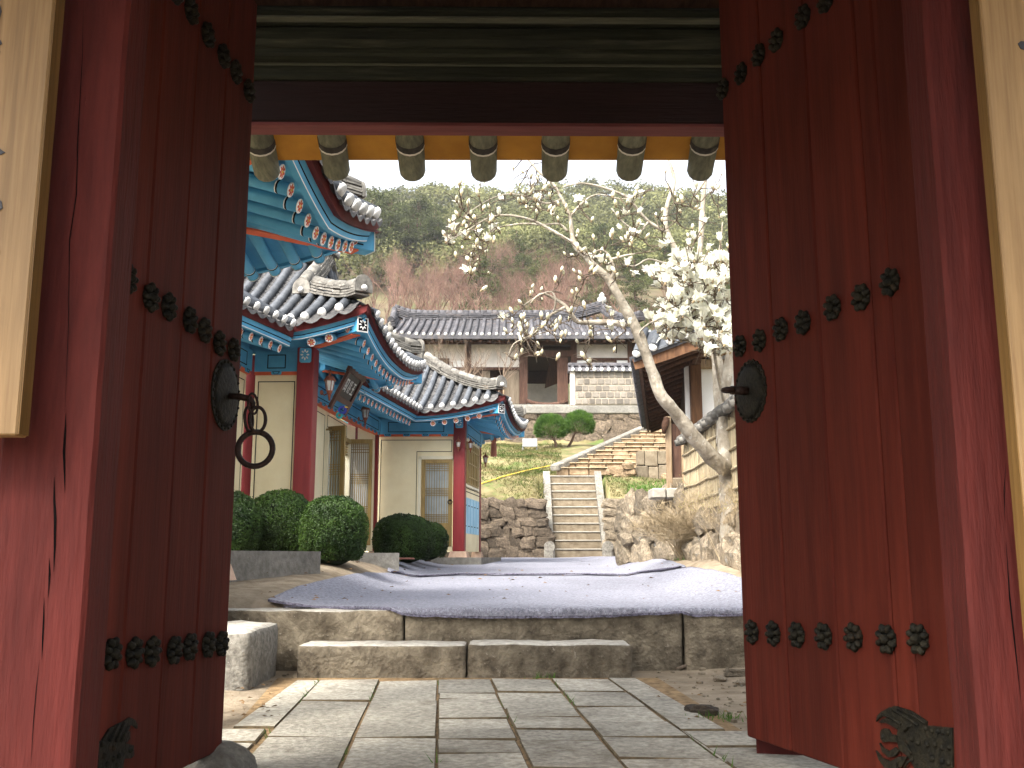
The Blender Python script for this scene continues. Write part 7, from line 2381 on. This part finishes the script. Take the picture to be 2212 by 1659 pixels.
# ------------------------------------------------------------------ wooded hill
BT = [bare_tree_mesh(40 + i, 7.5, .10, 4, .40, .5, 3, MT['bare'], 4, .9, 'branches') for i in range(4)]
def pine_meshes(seed, h, quads=110):
    rnd = random.Random(seed)
    tr = MB(); bend = Vector((rnd.gauss(0, .25), rnd.gauss(0, .25), 0))
    tp = [Vector((0, 0, -.3)), Vector((0, 0, h * .3)) + bend * .5, Vector((0, 0, h * .65)) + bend, Vector((0, 0, h * .95)) + bend * .8]
    tr.tube(tp, [.15, .12, .08, .03], 6)
    V = []; F = []; off = 0
    for k in range(26):
        f = rnd.uniform(.30, 1.0); zc = h * f
        rad = h * .30 * (1.12 - f) ** .6 * rnd.uniform(.4, 1.1)
        a = rnd.uniform(0, 6.283); c = Vector((math.cos(a) * rad, math.sin(a) * rad, zc)) + bend
        i = min(2, int(f * 3)); tr.tube([tp[i].lerp(tp[i + 1], .5), c], [.045, .012], 4, 0, False)
        rr = h * rnd.uniform(.07, .13)
        P = rand_dirs(quads) * RNG.uniform(.35, 1.0, quads)[:, None] * np.array([rr * 1.35, rr * 1.35, rr * .62]) + np.array(c)
        v, fq = leaf_quads(P, rand_dirs(quads), h * .016, .45)
        V.append(v); F.append(fq + off); off += len(v)
    V = np.concatenate(V); F = np.concatenate(F)
    return tr, V, F
PM = []
for i in range(3):
    tr, V, F = pine_meshes(60 + i, 8.0)
    PM.append((tr.mesh('trunk', MT['pine_trunk']), mesh_np('crown', V, F, [MT['pine']])))
def on_hill(u, Y):
    x = at(u, 600, Y).x; return Vector((x, Y, hill_z(x, Y) if Y > 57.5 else 7.5))
rnd = random.Random(3)
def put_pine(u, Y, sc, lab=None):
    zone = 'above the hall with the nameplate, left on the hill' if u < 990 else 'between the leaning magnolia trunk and the left pines' if u < 1240 else 'seen through the right half of the magnolia'
    lab = lab or (('small ' if sc < .62 else '') + 'green hillside pine ' + zone)
    p = on_hill(u, Y); t = thing('pine_tree', lab, 'pine tree', p, 'pines on the hillside')
    a, b = rnd.choice(PM); M = Matrix.Translation(p) @ Matrix.Rotation(rnd.uniform(0, 6.28), 4, 'Z') @ Matrix.Diagonal((sc * rnd.uniform(.9, 1.2), sc * rnd.uniform(.9, 1.2), sc, 1))
    link('trunk', a, t, M); link('crown', b, t, M)
def put_bare(u, Y, sc, lab=None):
    zone = 'just above the left end of the old hall roof' if u < 960 else 'above the middle of the old hall roof' if u < 1110 else 'above the right end of the old hall roof' if u < 1260 else 'behind the magnolia blossom at right'
    lab = lab or (('near ' if Y < 95 else 'far ') + 'reddish leafless tree ' + zone)
    p = on_hill(u, Y); t = thing('bare_tree', lab, 'tree', p, 'leafless trees behind the old hall')
    M = Matrix.Translation(p - ZV * .2) @ Matrix.Rotation(rnd.uniform(0, 6.28), 4, 'Z') @ Matrix.Diagonal((sc, sc, sc * rnd.uniform(.9, 1.1), 1))
    link('branches', rnd.choice(BT), t, M)
for i in range(74):
    u = rnd.uniform(800, 1260); put_bare(u, rnd.uniform(72, 128), rnd.uniform(.85, 1.2))
for i in range(26):
    put_bare(rnd.uniform(1260, 1580), rnd.uniform(68, 100), rnd.uniform(.6, .95))
for i in range(14):
    put_pine(rnd.uniform(1270, 1600), rnd.uniform(66, 98), rnd.uniform(.45, .7))
for i in range(26):
    put_pine(rnd.uniform(770, 985), rnd.uniform(136, 170), rnd.uniform(.9, 1.3))
for i in range(34):
    put_pine(rnd.uniform(1000, 1600), rnd.uniform(98, 140), rnd.uniform(.6, .95))
for i in range(10):
    put_pine(rnd.uniform(900, 1300), rnd.uniform(72, 90), rnd.uniform(.4, .6))
for (u, Y, s, lab) in [(842, 140, 1.6, 'tall dark pine on the skyline just right of the top blue eave'), (905, 143, 1.5, 'tall dark pine on the skyline, second right of the top blue eave'), (800, 138, 1.6, 'tall pine half hidden by the top blue eave')]:
    put_pine(u, Y, s, lab)
# the far wood as one mass
V, F, off = [], [], 0
K = 3000
for i in range(K):
    Y = rnd.uniform(128, 300); u = rnd.uniform(250, 2050)
    p = on_hill(u, Y); h = rnd.uniform(3.5, 9.0)
    q = 190 if Y < 190 else 110
    dd = rand_dirs(q); dd[:, 2] = np.abs(dd[:, 2]) * 1.0 - .25
    P = dd * RNG.uniform(.55, 1.0, q)[:, None] * np.array([h * .42, h * .42, h * .55]) + np.array(p) + np.array([0, 0, h * .45])
    nn_ = dd + RNG.normal(0, .5, dd.shape); nn_ /= np.linalg.norm(nn_, axis=1)[:, None]
    v, f = leaf_quads(P, nn_, .27 if Y < 190 else .42, .6)
    V.append(v); F.append(f + off); off += len(v)
tag(link('far_wood', mesh_np('far_wood', np.concatenate(V), np.concatenate(F), [MT['pine2']])), 'distant olive green wood covering the upper hill', 'wood', kind='stuff')
# ================================================================== AIR
hz_m = bpy.data.materials.new('thin_haze'); hz_m.use_nodes = True
_n = hz_m.node_tree.nodes; _n.clear()
_o = _n.new('ShaderNodeOutputMaterial'); _v = _n.new('ShaderNodeVolumePrincipled')
_v.inputs['Color'].default_value = (.95, .96, .98, 1); _v.inputs['Density'].default_value = .0003; _v.inputs['Anisotropy'].default_value = .2
hz_m.node_tree.links.new(_v.outputs[0], _o.inputs['Volume'])
mb = MB(); mb.box((0, 150, 66), (360, 372, 141)); tag(mb.build('haze', hz_m), kind='stuff')
